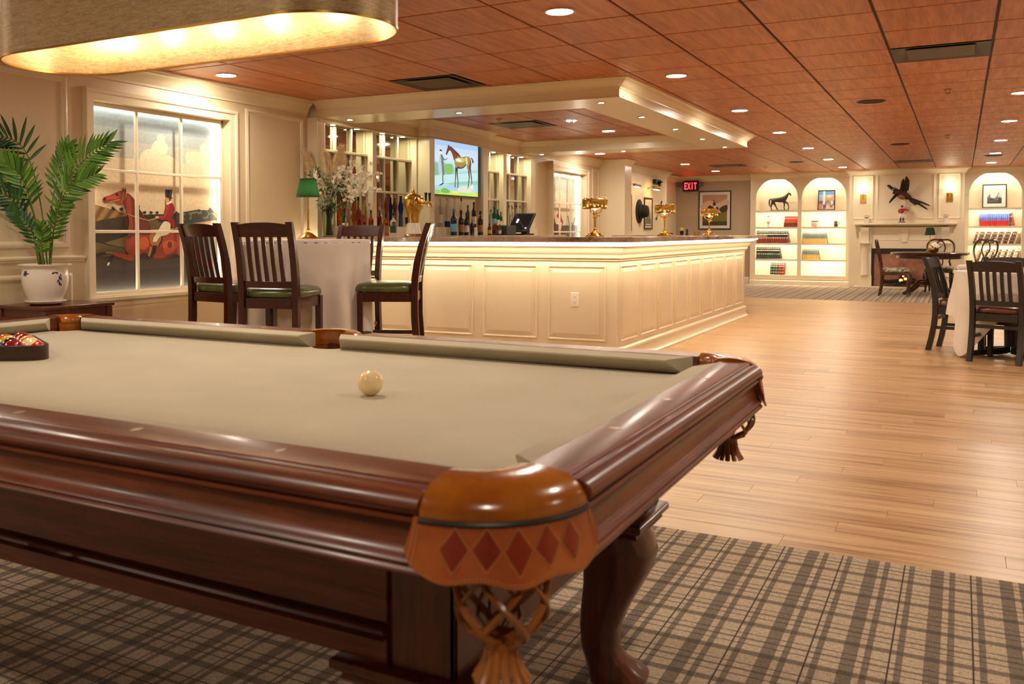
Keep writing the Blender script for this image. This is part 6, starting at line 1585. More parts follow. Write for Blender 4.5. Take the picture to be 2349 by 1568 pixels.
feather_fan('wing_feather', [(-1.12+0.012*k, -0.05, 1.84) for k in range(5)], [(-1.225+0.018*k, -0.12, 1.66+0.022*k) for k in range(5)], 0.018, M_phd)
feather_fan('tail_feather', [(-0.88, 0, 1.77-0.008*k) for k in range(9)], [(-0.52+0.00*k, -0.02, 1.60), (-0.56, -0.02, 1.53), (-0.60, -0.02, 1.64), (-0.64, -0.02, 1.60), (-0.68, -0.02, 1.66), (-0.70, -0.02, 1.62), (-0.72, -0.02, 1.64), (-0.76, -0.02, 1.62), (-0.78, -0.02, 1.66)], 0.018, M_phd)
# mantel things
MZ = 1.2885
jk = thing('jockey_figurine', 'painted figurine in red jacket and white trousers on the mantel shelf', 'figurine', (-1.005, 20.10, MZ))
M_jr = plain('figurine_red', '#a5141c', 0.4); M_jw = plain('figurine_white', '#e3d9cc', 0.5); M_jk = plain('figurine_skin', '#c99272', 0.5)
MB().lathe([(0.06, 0), (0.062, 0.012), (0.05, 0.018)], n=18).build('base', M_black, jk)
for s in (-1, 1):
    skin('boot', [(s*0.025, -0.02, 0.03), (s*0.025, 0, 0.04), (s*0.022, 0, 0.09)], [(0, 1), (1, 2)], [0.014, 0.018, 0.016], M_black, jk, 1)
    skin('trouser_leg', [(s*0.022, 0, 0.085), (s*0.026, 0, 0.13), (s*0.018, 0, 0.175)], [(0, 1), (1, 2)], [0.018, 0.024, 0.024], M_jw, jk, 1)
skin('jacket', [(0, 0, 0.17), (0, 0, 0.21), (0, 0, 0.25), (0.045, 0, 0.252), (0.09, -0.02, 0.235), (0.125, -0.03, 0.23), (-0.045, 0, 0.248), (-0.06, 0, 0.205), (-0.035, -0.03, 0.18)], [(0, 1), (1, 2), (2, 3), (3, 4), (4, 5), (2, 6), (6, 7), (7, 8)], [0.034, 0.036, 0.036, 0.018, 0.014, 0.012, 0.018, 0.014, 0.012], M_jr, jk)
MB().ball((0, 0, 0.295), (0.022, 0.024, 0.028), 12, 8).ball((0.132, -0.03, 0.229), 0.011, 8, 6).build('head', M_jk, jk)
MB().lathe([(0.024, 0.305), (0.022, 0.32), (0.008, 0.33)], n=14).box(-0.018, 0.018, -0.045, -0.01, 0.304, 0.308).build('cap', M_black, jk)
M_yel = plain('yellow_petal', '#e4d68a', 0.6)
for x, lb in ((-1.635, 'small square pot of pale yellow flowers on the left end of the mantel'), (-0.255, 'small square pot of pale yellow flowers on the right end of the mantel')):
    t = thing('flower_pot', lb, 'flowers', (x, 20.10, MZ), 0.3, 'flower pots on the mantel')
    MB().prism([(-0.04, -0.04), (0.04, -0.04), (0.04, 0.04), (-0.04, 0.04)], 'z', 0, 0.085).build('pot', M_jw, t, bevel=0.004)
    for k in range(9):
        a = k*2.4; r = 0.012*math.sqrt(k)*1.5; c = Vector((r*math.cos(a), r*math.sin(a)-0.01, 0.115+0.025*(1-k/9)))
        m = MB()
        for p_ in range(6):
            an = p_*1.047; d = Vector((math.cos(an), math.sin(an), 0.35)); s = Vector((-math.sin(an), math.cos(an), 0))
            m.add([c, c+d*0.018+s*0.010, c+d*0.030, c+d*0.018-s*0.010], [(0, 1, 2, 3)])
        m.ball(c+Vector((0, 0, 0.006)), 0.008, 6, 4); m.build('flower', M_yel, t)
    for k in range(7):
        a = k*0.9; MB().add([(0.02*math.cos(a), 0.02*math.sin(a), 0.08), (0.05*math.cos(a+0.25), 0.05*math.sin(a+0.25), 0.105), (0.07*math.cos(a), 0.07*math.sin(a), 0.10), (0.05*math.cos(a-0.25), 0.05*math.sin(a-0.25), 0.105)], [(0, 1, 2, 3)]).build('leaf', M_foliage, t, smooth=False)

# ---- books
def book_proto(name, label, cat_cols, w_, h, d, bands):
    cov, band, low = cat_cols
    m = MB(); m.box(0, w_, 0, d, 0, h, 0)
    m.box(w_*0.12, w_*0.88, 0.012, d-0.002, h-0.0005, h+0.0006, 2)
    if low: m.box(-0.0004, w_+0.0004, -0.0005, 0.02, 0.0, h*0.42, 3)
    for z, t_ in bands: m.box(-0.0005, w_+0.0005, -0.0012, 0.004, h*z, h*(z+t_), 1)
    o = m.build(name, [cov, band, M_page, low or cov], smooth=False)
    return tag(o, label, 'book')
M_page = plain('page_block', '#e2d6bc', 0.8)
def P1(n, c): return plain('book_'+n, c, 0.5)
cB, cR, cDR, cG, cGold, cGrey, cBlue, cBe, cBr, cCr = P1('black', '#1c1a18'), P1('red', '#a83a2c'), P1('dark_red', '#6e1c16'), P1('green', '#26382c'), P1('gold', '#c9a258'), P1('slate', '#5d6a66'), P1('blue', '#5470c8'), P1('beige', '#b59a86'), P1('brown', '#4a372c'), P1('cream', '#e9dcb4')
cRd = P1('bright_red', '#c4141a')
def row(label, group, xs, n, z, cols, h, lean=0.0, var=None, d=0.17, bands=((0.2, 0.03), (0.72, 0.04)), y=20.60):
    x0, x1 = xs; pitch = (x1-x0)/n; w_ = pitch*0.84; protos = []
    for c in (var or [cols]):
        b = book_proto('book', label % ORD[0], c, w_, h, d, bands); protos.append(b)
    first = {}
    for k in range(n):
        j = k % len(protos); b = protos[j]
        if j not in first: first[j] = 1
        else:
            b = protos[j].copy(); COL.objects.link(b)
        x = x0+k*pitch; ln = lean
        dz = abs(math.sin(ln))*w_ if ln else 0
        b.location = (x, y+0.004*((k*7) % 3), z+0.0006+(dz if ln < 0 else dz)); b.rotation_euler = (0, ln, 0)
        b['label'] = label % ORD[min(k, 23)]; b['group'] = group
s1, s2, s3, s4, s5 = 1.560, 1.212, 0.872, 0.534, 0.20
fx = 0.992
row('%s red book from the left on the upper shelf, left arch', 'red books beside the pink figurine', (-3.265, -2.985), 11, s2, (cR, cGold, cDR), 0.225, 0.10, bands=((0.42, 0.03), (0.78, 0.05)))
row('%s black and red book from the left, left arch, third shelf', 'leaning black and red books', (-3.80, -3.15), 14, s3, (cB, cCr, cDR), 0.25, -0.16, bands=((0.40, 0.03), (0.70, 0.04), (0.90, 0.02)))
row('%s black and green book from the left, left arch, fourth shelf', 'leaning black and green books', (-3.80, -3.31), 11, s4, (cB, cCr, cG), 0.24, -0.16, bands=((0.40, 0.03), (0.70, 0.04), (0.90, 0.02)))
row('%s dark book from the left on the bottom shelf, left arch', 'black and red books on the bottom shelf', (-3.53, -3.375), 3, s5, (cG, cCr, None), 0.25, 0.04, bands=((0.2, 0.03), (0.45, 0.02), (0.7, 0.03), (0.88, 0.03)))
row('%s red book from the left on the bottom shelf, left arch', 'black and red books on the bottom shelf', (-3.37, -3.245), 3, s5, (cDR, cCr, None), 0.25, 0.04, bands=((0.2, 0.03), (0.45, 0.02), (0.7, 0.03), (0.88, 0.03)))
row('%s slate and gold book from the left, second arch, third shelf', 'slate and gold books, third shelf', (-2.88, -2.40), 18, s3, (cGrey, cCr, cGold), 0.215, 0.0, bands=((0.46, 0.02), (0.9, 0.02)))
row('%s leaning cream book at the end of the slate row, third shelf', 'cream books ending the slate rows', (-2.385, -2.345), 1, s3, (cCr, cGold, None), 0.24, -0.12, bands=((0.3, 0.02),))
row('%s slate and gold book from the left, second arch, fourth shelf', 'slate and gold books, fourth shelf', (-2.88, -2.55), 12, s4, (cGrey, cCr, cGold), 0.21, 0.0, bands=((0.46, 0.02), (0.9, 0.02)))
row('%s leaning cream book at the end of the slate row, fourth shelf', 'cream books ending the slate rows', (-2.535, -2.495), 1, s4, (cCr, cGold, None), 0.24, -0.12, bands=((0.3, 0.02),))
row('%s blue and red book from the left, right bookcase, second shelf', 'blue and red books in the right bookcase', (0.31, 0.80), 16, s2, (cBlue, cR, cRd), 0.235, -0.03, bands=((0.55, 0.02), (0.0, 0.09), (0.62, 0.02)))
row('%s dark book ending the blue and red row, right bookcase', 'dark and pale red books ending the blue row', (0.80, 0.835), 1, s2, (cG, cGold, None), 0.235, -0.04)
row('%s leaning pale red book ending the blue and red row, right bookcase', 'dark and pale red books ending the blue row', (0.855, 0.895), 1, s2, (cR, cCr, None), 0.24, -0.2)
row('%s striped brown book from the left, right bookcase, third shelf', 'leaning beige and brown books, third shelf', (0.20, 0.90), 20, s3, None, 0.235, 0.28, var=[(cBr, cBe, cG), (cBe, cBr, None), (cBr, cBe, None)], bands=((0.25, 0.03), (0.5, 0.03), (0.8, 0.05)))
row('%s striped brown book from the left, right bookcase, fourth shelf', 'leaning beige and brown books, fourth shelf', (0.24, 0.90), 19, s4, None, 0.235, 0.28, var=[(cBe, cBr, None), (cBr, cBe, None), (cCr, cBr, None)], bands=((0.25, 0.03), (0.5, 0.03), (0.8, 0.05)))
# ---- ornaments on the shelves
M_bronze = plain('dark_bronze', '#4a443e', 0.35, 0.6)
hs_ = thing('horse_statue', 'dark bronze walking horse statue in the top of the left arch', 'statue', (-3.37, 20.68, 1.5605))
V_ = [(0.02, 0, 0.225), (-0.08, 0, 0.23), (-0.13, 0, 0.235), (0.09, 0, 0.235), (0.13, 0, 0.28), (0.165, 0, 0.335), (0.19, 0, 0.37), (0.225, 0, 0.335), (0.235, 0, 0.31),
      (0.10, -0.03, 0.19), (0.11, -0.03, 0.12), (0.10, -0.03, 0.06), (0.12, -0.03, 0.015), (0.10, 0.03, 0.19), (0.165, 0.03, 0.155), (0.185, 0.03, 0.09), (0.175, 0.03, 0.02),
      (-0.13, -0.035, 0.18), (-0.155, -0.035, 0.11), (-0.16, -0.035, 0.05), (-0.14, -0.035, 0.015), (-0.12, 0.035, 0.18), (-0.09, 0.035, 0.12), (-0.06, 0.035, 0.06), (-0.035, 0.035, 0.018),
      (-0.165, 0, 0.25), (-0.20, 0, 0.23), (-0.205, 0, 0.15), (-0.185, 0, 0.08)]
E_ = [(0, 1), (1, 2), (0, 3), (3, 4), (4, 5), (5, 6), (6, 7), (7, 8), (3, 9), (9, 10), (10, 11), (11, 12), (3, 13), (13, 14), (14, 15), (15, 16), (2, 17), (17, 18), (18, 19), (19, 20), (2, 21), (21, 22), (22, 23), (23, 24), (2, 25), (25, 26), (26, 27), (27, 28)]
R_ = [0.052, 0.048, 0.052, 0.054, 0.042, 0.03, 0.026, 0.018, 0.014, 0.026, 0.015, 0.010, 0.016, 0.026, 0.016, 0.010, 0.015, 0.032, 0.017, 0.011, 0.016, 0.032, 0.017, 0.011, 0.016, 0.014, 0.016, 0.016, 0.008]
skin('horse', V_, E_, R_, M_bronze, hs_)
MB().box(-0.18, 0.20, -0.06, 0.06, 0, 0.014).build('base', M_bronze, hs_, bevel=0.003)
for s in (-1, 1): MB().lathe([(0.008, 0), (0.001, 0.03)], n=6, c=(0.185, s*0.012, 0.385)).build('ear', M_bronze, hs_)
M_pf = attr_mat('framed_print', 0.35, grain=0.1, gscale=50)
def frame_pic(label, w_, h, fw, layers, matcol, loc, rz=0, lean=0.0, mat=0.0, fm=None, group=None, thick=0.022):
    t = thing('framed_picture', label, 'picture', loc, rz, group); t.rotation_euler = (lean, 0, rz)
    prof = [(0, 0), (0, thick), (-fw*0.3, thick), (-fw*0.8, thick*0.7), (-fw, thick*0.6), (-fw, 0)]
    MB().mould(rect(-w_/2, w_/2, 0, h), [(-a, b) for a, b in prof], True, tf=lambda a, b, c: (a, -c, b)).build('frame', fm or M_black, t)
    L = [(matcol, rect(0, 1, 0, 1))]
    mx_, my = mat/(w_-fw*2), mat/(h-fw*2)
    for c, pts in layers: L.append((c, [(mx_+p[0]*(1-2*mx_), my+p[1]*(1-2*my)) for p in pts]))
    MB().box(-w_/2+fw*0.5, w_/2-fw*0.5, -0.006, -0.0005, fw*0.5, h-fw*0.5).build('backing', M_white, t)
    picture('print', M_pf, (-w_/2+fw, -0.0065, fw), (w_-2*fw, 0, 0), (0, 0, h-2*fw), L, t, 0.00012)
    return t
C1 = [('#5f86bd', rect(0, 1, 0, 1)), ('#8cb0d6', rect(0, 1, 0.45, 0.8)), ('#e2dcd0', rect(0.28, 0.40, 0.25, 1)), ('#d09468', sm([(0.42, 0.55), (0.6, 0.75), (0.9, 0.72), (1, 0.5), (0.8, 0.4), (0.5, 0.42)], 3)), ('#e8c8a8', sm([(0.5, 0.7), (0.7, 0.78), (0.85, 0.72), (0.7, 0.62)], 3)), ('#9c2a34', sm(el(0.14, 0.40, 0.10, 0.07, 8), 2)), ('#c97a52', rect(0, 0.25, 0, 0.28)), ('#d8c6b0', rect(0.25, 1, 0, 0.2)), ('#4d5fa0', sm([(0.3, 0.22), (0.5, 0.30), (0.45, 0.05), (0.3, 0.02)], 2)), ('#e0a23c', sm([(0.46, 0.26), (0.7, 0.34), (0.72, 0.24), (0.5, 0.2)], 2)), ('#f1ece4', sm(el(0.85, 0.35, 0.07, 0.10, 8), 2)), ('#7a8a5c', sm(el(0.6, 0.45, 0.10, 0.06, 8), 2)), ('#b5483c', sm(el(0.8, 0.14, 0.10, 0.05, 8), 2))]
frame_pic('small framed bright abstract colour print in the top of the second arch', 0.335, 0.415, 0.018, C1, '#e8e2d6', (-2.447, 20.74, 1.5615), 0, -0.10)
C2 = [('#d8d6d2', rect(0, 1, 0, 1)), ('#b9b6b1', rect(0, 1, 0, 0.5)), ('#4a4846', rect(0, 1, 0, 0.28)), ('#2b2a29', rect(0, 1, 0, 0.10)), ('#6b6966', sm([(0.02, 0.28), (0.1, 0.55), (0.2, 0.62), (0.26, 0.4), (0.5, 0.36), (0.66, 0.5), (0.78, 0.72), (0.82, 0.68), (0.72, 0.44), (0.9, 0.4), (0.98, 0.26)], 3)), ('#e9e7e3', sm([(0.24, 0.42), (0.5, 0.40), (0.66, 0.55), (0.6, 0.66), (0.3, 0.6)], 3)), ('#333230', rect(0.76, 0.98, 0.1, 0.38)), ('#3a3937', sm([(0.05, 0.3), (0.15, 0.36), (0.4, 0.34), (0.5, 0.26), (0.2, 0.2)], 2))]
frame_pic('black framed monochrome photograph with a white mount in the right bookcase arch', 0.405, 0.455, 0.018, C2, '#f0eeea', (0.548, 20.74, 1.5615), 0, -0.10, mat=0.065)
fg = thing('pink_figurine', 'small pink and white standing figurine left of the red books', 'figurine', (-3.58, 20.64, 1.2125))
M_fp = plain('pale_pink_glaze', '#e0b49c', 0.3); M_fr = plain('dull_red_glaze', '#9c4438', 0.3)
MB().lathe([(0.03, 0), (0.032, 0.008), (0.02, 0.012)], n=14).build('base', M_fr, fg)
skin('body', [(0.0, 0, 0.02), (0.004, 0, 0.07), (-0.004, 0, 0.11), (0, 0, 0.16), (0.035, -0.01, 0.15), (0.055, -0.01, 0.165), (-0.03, -0.01, 0.14), (-0.03, -0.02, 0.10)], [(0, 1), (1, 2), (2, 3), (3, 4), (4, 5), (3, 6), (6, 7)], [0.014, 0.018, 0.03, 0.022, 0.010, 0.008, 0.010, 0.008], M_fp, fg)
MB().ball((-0.002, 0, 0.205), (0.022, 0.022, 0.026), 12, 8).build('head', M_fp, fg); MB().lathe([(0.023, 0.21), (0.02, 0.235), (0.006, 0.245)], n=12).build('hair', M_fr, fg); MB().lathe([(0.036, 0.075), (0.03, 0.09), (0.028, 0.105)], n=12).build('sash', M_fr, fg)
pb = thing('china_pot', 'round pink and white china jar with a black band, second arch', 'jar', (-2.655, 20.64, 1.2125))
MB().lathe([(0.055, 0), (0.06, 0.006), (0.078, 0.05), (0.076, 0.09), (0.062, 0.115)], n=24).build('body', M_fp, pb); MB().lathe([(0.069, 0.105), (0.07, 0.118), (0.064, 0.128)], n=24).build('band', M_black, pb); MB().lathe([(0.064, 0.126), (0.045, 0.15), (0.012, 0.158), (0.012, 0.168)], n=20).build('lid', M_jw, pb)
mg = thing('dark_mug', 'small dark tankard on the second arch shelf, right side', 'mug', (-2.25, 20.64, 1.2125))
MB().lathe([(0.035, 0), (0.037, 0.01), (0.036, 0.06)], n=18).build('body', M_bronze, mg); MB().lathe([(0.0362, 0.06), (0.035, 0.12), (0.032, 0.12), (0.03, 0.1)], n=18).build('rim', M_steel, mg); MB().tube([(0.034, 0, 0.10), (0.06, 0, 0.09), (0.058, 0, 0.045), (0.035, 0, 0.03)], 0.006, 8).build('handle', M_bronze, mg)

# ================================================================ LEFT FAR CORNER: PICTURES, SIGN
ex = thing('exit_sign', 'red lit EXIT sign on a black box with two lamp heads', 'sign', (-5.215, 20.60, 2.125))
MB().box(-0.165, 0.165, -0.05, 0.018, -0.115, 0.115).build('housing', M_black, ex, bevel=0.012)
M_exit = emit('exit_red', (1.0, 0.02, 0.03), 3.0, (0.8, 0.02, 0.02))
M_exd = plain('exit_face', '#3a0505', 0.4)
MB().box(-0.145, 0.145, -0.052, -0.0501, -0.098, 0.098).build('face', M_exd, ex)
LT = {'E': [(0, 0.2, 0, 1), (0.2, 1, 0, 0.18), (0.2, 0.85, 0.41, 0.59), (0.2, 1, 0.82, 1)], 'I': [(0.35, 0.65, 0, 1)], 'T': [(0.38, 0.62, 0, 0.82), (0, 1, 0.82, 1)]}
for k, ch_ in enumerate('EXIT'):
    m = MB(); x0 = -0.135+k*0.07; wd, hh = 0.056, 0.15; zb = -0.075
    if ch_ == 'X':
        for a, b in (((0, 0), (1, 1)), ((1, 0), (0, 1))): m.beam((x0+a[0]*wd, -0.055, zb+a[1]*hh), (x0+b[0]*wd, -0.055, zb+b[1]*hh), 0.004, 0.017, (0, 1, 0)) if False else m.add([(x0+a[0]*wd-0.008, -0.0545, zb+a[1]*hh), (x0+a[0]*wd+0.008, -0.0545, zb+a[1]*hh), (x0+b[0]*wd+0.008, -0.0545, zb+b[1]*hh), (x0+b[0]*wd-0.008, -0.0545, zb+b[1]*hh)], [(0, 1, 2, 3)])
    else:
        for a, b, c, d in LT[ch_]: m.box(x0+a*wd, x0+b*wd, -0.0555, -0.0521, zb+c*hh, zb+d*hh)
    m.build('letter', M_exit, ex, smooth=False)
for s in (-1, 1):
    MB().lathe([(0.035, 0), (0.05, 0.02), (0.055, 0.06), (0.05, 0.064)], n=18, tf=Matrix.Rotation(PI/2, 3, 'X'), c=(s*0.225, 0.0, 0.03)).build('lamp_head', plain('lamp_head_%d' % (s+1), '#6b6258', 0.4), ex)
    MB().tube([(s*0.16, -0.01, 0.03), (s*0.2, -0.01, 0.03)], 0.012, 8).build('arm', M_black, ex)
C3 = [('#c8a58c', rect(0, 1, 0, 1)), ('#b08a72', rect(0, 1, 0.62, 1)), ('#d0ac90', sm([(0, 0.7), (0.3, 0.82), (0.6, 0.72), (1, 0.86), (1, 0.6), (0, 0.55)], 3)), ('#59591e', rect(0, 1, 0, 0.36)), ('#6f6a22', [(0.3, 0.0), (1, 0.0), (1, 0.5), (0.75, 0.42), (0.5, 0.36)]), ('#3a3a1c', rect(0, 1, 0, 0.14)), ('#2f2420', sm([(0.68, 0.52), (0.8, 0.62), (1, 0.66), (1, 0.48), (0.8, 0.42)], 3)), ('#1b1412', sm([(0.2, 0.55), (0.28, 0.66), (0.4, 0.62), (0.62, 0.60), (0.66, 0.52), (0.6, 0.46), (0.4, 0.5), (0.25, 0.5)], 4)), ('#1b1412', [(0.30, 0.5), (0.34, 0.5), (0.24, 0.36), (0.21, 0.37)]), ('#1b1412', [(0.58, 0.5), (0.63, 0.5), (0.72, 0.34), (0.69, 0.33)]), ('#e0d4c4', sm([(0.42, 0.62), (0.5, 0.70), (0.56, 0.62), (0.5, 0.56)], 3)), ('#2a1a18', sm([(0.42, 0.70), (0.46, 0.78), (0.52, 0.76), (0.54, 0.66), (0.46, 0.64)], 3)), ('#c49070', el(0.455, 0.79, 0.025, 0.03, 8)), ('#1b1412', sm([(0.42, 0.80), (0.46, 0.84), (0.49, 0.81)], 2)), ('#8a2a24', el(0.44, 0.60, 0.03, 0.03, 8))]
frame_pic('large black framed hunting print with a white mount right of the exit sign', 0.70, 0.845, 0.025, C3, '#d9d2ca', (-4.70, 20.615, 1.165), 0, 0, mat=0.06)
C4 = [('#b98c6c', rect(0, 1, 0, 1)), ('#cfae8a', rect(0, 1, 0.75, 1)), ('#8e2c1e', sm([(0.3, 0.1), (0.45, 0.5), (0.4, 0.75), (0.7, 0.8), (0.8, 0.4), (0.7, 0.05)], 3)), ('#5a2018', sm([(0.5, 0.05), (0.6, 0.4), (0.7, 0.1)], 2)), ('#4a3626', rect(0, 1, 0, 0.12))]
C5 = [('#b9a98c', rect(0, 1, 0, 1)), ('#cfc2a4', rect(0, 1, 0.55, 1)), ('#6e6a4c', rect(0, 1, 0, 0.3)), ('#3d3b2c', rect(0, 1, 0, 0.12)), ('#3a2c20', sm([(0.2, 0.2), (0.3, 0.5), (0.4, 0.6), (0.45, 0.3)], 2)), ('#4a3a2a', sm([(0.55, 0.2), (0.6, 0.55), (0.72, 0.6), (0.75, 0.25)], 2)), ('#d9d0bc', rect(0.1, 0.9, 0.04, 0.09))]
M_fbr = wood('dark_frame_wood', '#2a140a', '#4a2614', 'z', 0.35, 0.3)
def side_pic(label, y0, y1, z0, z1, L, fm=None):
    frame_pic(label, y1-y0, z1-z0, 0.035, L, '#d8ccb8', (-5.299, (y0+y1)/2, z0), PI/2, 0, mat=0.03, fm=fm)
side_pic('tall black framed red picture on the left far wall just past the pilaster', 15.95, 16.58, 1.125, 1.805, C4)
side_pic('narrow brown framed picture on the left far wall behind the black hat', 17.38, 17.90, 1.16, 1.775, C5, M_fbr)
def pic_light(label, y, z, w_):
    t = thing('picture_light', label, 'lamp', (-5.30, y, z), 0, 'brass picture lights')
    MB().lathe([(0.03, 0), (0.03, 0.008), (0.02, 0.012)], n=14, tf=Matrix.Rotation(PI/2, 3, 'Y')).build('rose', M_brassd, t)
    MB().tube(spl([(0.01, 0, 0), (0.09, 0, 0.03), (0.16, 0, 0.02), (0.17, 0, 0.0)], 5), 0.006, 8).build('arm', M_brassd, t)
    MB().tube([(0.17, -w_/2, -0.005), (0.17, w_/2, -0.005)], 0.022, 12).build('shade', M_brassd, t)
    MB().box(0.160, 0.176, -w_/2+0.02, w_/2-0.02, -0.032, -0.0275).build('lamp', M_plamp, t, smooth=False)
M_plamp = emit('picture_light_lamp', (1.0, 0.62, 0.28), 45)
pic_light('brass picture light over the tall red picture', 16.40, 1.955, 0.36)
pic_light('brass picture light over the narrow brown framed picture', 17.64, 1.955, 0.40)
ht_ = thing('hanging_hat', 'black felt hat hung brim against the wall between two pictures', 'hat', (-5.299, 17.08, 1.50))
M_felt = plain('black_felt', '#141212', 0.9, bump=0.3)
ry = Matrix.Rotation(PI/2, 3, 'Y')
MB().lathe([(0.225, 0.0), (0.23, 0.008), (0.15, 0.02), (0.135, 0.03), (0.125, 0.10), (0.105, 0.165), (0.05, 0.185), (0.01, 0.19)], n=28, tf=Matrix.Diagonal((1, 0.75, 1)) @ ry if False else ry).build('crown', M_felt, ht_, ang=1.2)
MB().lathe([(0.137, 0.026), (0.138, 0.05), (0.133, 0.054)], n=28, tf=ry, cap=False).build('band', M_black, ht_)
cr = thing('riding_crop', 'black riding crop hung aslant on the left far wall', 'crop', (-5.285, 18.37, 1.54), 0)
MB().tube([(0, 0.165, 0.17), (0, -0.165, -0.15)], [0.009, 0.005], 8).build('shaft', M_black, cr); MB().box(-0.004, 0.004, -0.20, -0.15, -0.185, -0.135).build('tip', M_black, cr); MB().tube([(0, 0.15, 0.155), (0, 0.19, 0.195)], 0.013, 8).build('grip', M_fbr, cr)
em_ = thing('emergency_light', 'black emergency lamp with a pale lens high on the left far wall', 'lamp', (-5.299, 18.12, 2.09))
MB().box(0, 0.07, -0.17, 0.17, -0.03, 0.06).build('housing', M_black, em_, bevel=0.01); MB().lathe([(0.03, 0), (0.055, 0.03), (0.06, 0.07), (0.055, 0.072)], n=18, tf=Matrix.Rotation(PI/2+0.5, 3, 'Y'), c=(0.06, 0.0, 0.0)).build('lamp_head', M_black, em_); MB().ball((0.125, 0, -0.03), (0.02, 0.045, 0.045), 12, 8).build('lens', plain('pale_lens', '#cfc8b6', 0.2), em_)

# ================================================================ DINING TABLE AND CHAIRS AT THE RIGHT
DX, DY = 0.40, 9.62
dt = thing('dining_table', 'dining table under a white cloth at the right edge of the room', 'table', (DX, DY, 0))
MB().lathe([(0.43, 0.725), (0.44, 0.735), (0.43, 0.744)], n=36).build('tabletop', M_ebony_x, dt)
MB().lathe([(0.05, 0.08), (0.055, 0.3), (0.045, 0.724)], n=18).build('column', M_black, dt)
for k in range(4):
    a = k*PI/2+0.5; MB().beam((0.04*math.cos(a), 0.04*math.sin(a), 0.05), (0.36*math.cos(a), 0.36*math.sin(a), 0.02), 0.05, 0.06, w2=0.045, d2=0.035).build('foot', M_black, dt, bevel=0.004)
def corner_cloth(R0, ztop, drop, corner, rot, seed):
    rnd = random.Random(seed); n, L_ = 144, 16; m = MB(); vs = []
    for k in (0.0, 0.5, 0.94, 0.985):
        for i in range(n): a = 2*PI*i/n; vs.append((R0*k*math.cos(a), R0*k*math.sin(a), ztop+0.002*(k < 0.97)))
    for j in range(L_+1):
        v = j/L_
        for i in range(n):
            a = 2*PI*i/n; c = abs(math.cos(2*(a-rot)))**3         # long at the four corners
            L2 = drop+(corner-drop)*c; z = ztop-0.004-L2*v
            fold = 0.030*math.cos(8*(a-rot))+0.015*math.cos(12*a+1)
            r = R0+0.004+(fold*min(1, v*1.5)+0.05*v*(0.4+c))*v**0.5
            vs.append((r*math.cos(a), r*math.sin(a), max(0.004, z)))
    k = 4+L_+1
    return m.add(vs, [(j*n+i, j*n+(i+1) % n, (j+1)*n+(i+1) % n, (j+1)*n+i) for j in range(k-1) for i in range(n)])
o = corner_cloth(0.445, 0.750, 0.40, 0.735, math.radians(222), 4).build('tablecloth', M_linen, loc=(DX, DY, 0), ang=1.5)
tag(o, 'white cloth with long hanging corner over the dining table at the right', 'tablecloth')
dc = make_chair('black slat-back dining chair with its back to the camera at the right', 0.465, 0.858, M_ebony, M_ebony_x, M_brown, 0.04)
dc.location = (0.345, 9.20, 0); dc.rotation_euler.z = face(0.353, 0.936); dc['group'] = 'black dining chairs'; freeze(dc)
dup(dc, (0.045, 9.845, 0), face(0.976, -0.218), 'black slat-back dining chair at the left of the white dining table')
dup(dc, (0.37, 10.10, 0), face(-0.10, -0.99), 'black dining chair on the far side of the dining table, only its top showing')
for x, y, lb in ((0.02, 9.66, 'rolled white napkin on the left edge of the dining table'), (0.62, 9.50, 'folded white napkin towards the right of the dining table')):
    t = MB().tube(spl([(-0.05, 0, 0.022), (0, 0.004, 0.026), (0.05, 0, 0.022)], 4), [0.02]+[0.022]*7+[0.02], 12).build('napkin', M_linen, loc=(x, y, 0.754), rot=(0, 0, 0.6)); tag(t, lb, 'napkin')

# ================================================================ ROUND TABLE AND CHAIRS BY THE FIRE
RX, RY = -0.48, 18.45
M_wal = wood('walnut', '#2c150b', '#5a3018', 'z', 0.25, 0.4)
rt_ = thing('round_table', 'round mahogany pedestal table in front of the fireplace', 'table', (RX, RY, 0))
MB().lathe([(0.58, 0.69), (0.61, 0.70), (0.62, 0.715), (0.625, 0.735), (0.615, 0.742)], n=48).build('tabletop', M_mahog_x, rt_); MB().lathe([(0.50, 0.63), (0.52, 0.64), (0.52, 0.69)], n=40).build('frieze', M_mahog_x, rt_)
MB().lathe([(0.09, 0.16), (0.10, 0.2), (0.05, 0.26), (0.075, 0.36), (0.085, 0.42), (0.05, 0.5), (0.06, 0.6), (0.14, 0.632)], n=24).build('column', M_mahog, rt_)
for k in range(4):
    a = k*PI/2+0.7; c, s = math.cos(a), math.sin(a)
    MB().tube(spl([(0.06*c, 0.06*s, 0.22), (0.20*c, 0.20*s, 0.21), (0.34*c, 0.34*s, 0.10), (0.46*c, 0.46*s, 0.035), (0.50*c, 0.50*s, 0.03)], 5), [0.045]*4+[0.04]*6+[0.035]*6+[0.03]*5, 10).build('foot', M_mahog, rt_)
def floral():
    t = NT('grey_floral_fabric'); v = t.coord(); f = t.noise(v, 26, 2, 0.5); g = t.noise(v, 9, 2)
    t.l(t.ramp(t.math('MULTIPLY_ADD', g, 0.4, t.math('MULTIPLY', f, 0.6)), [(0.40, lin('#4c4438')), (0.48, lin('#8a7f6a')), (0.56, lin('#c4b89c'))]), t.b.inputs['Base Color']); t.set(Roughness=0.85); return t.m
M_floral = floral()
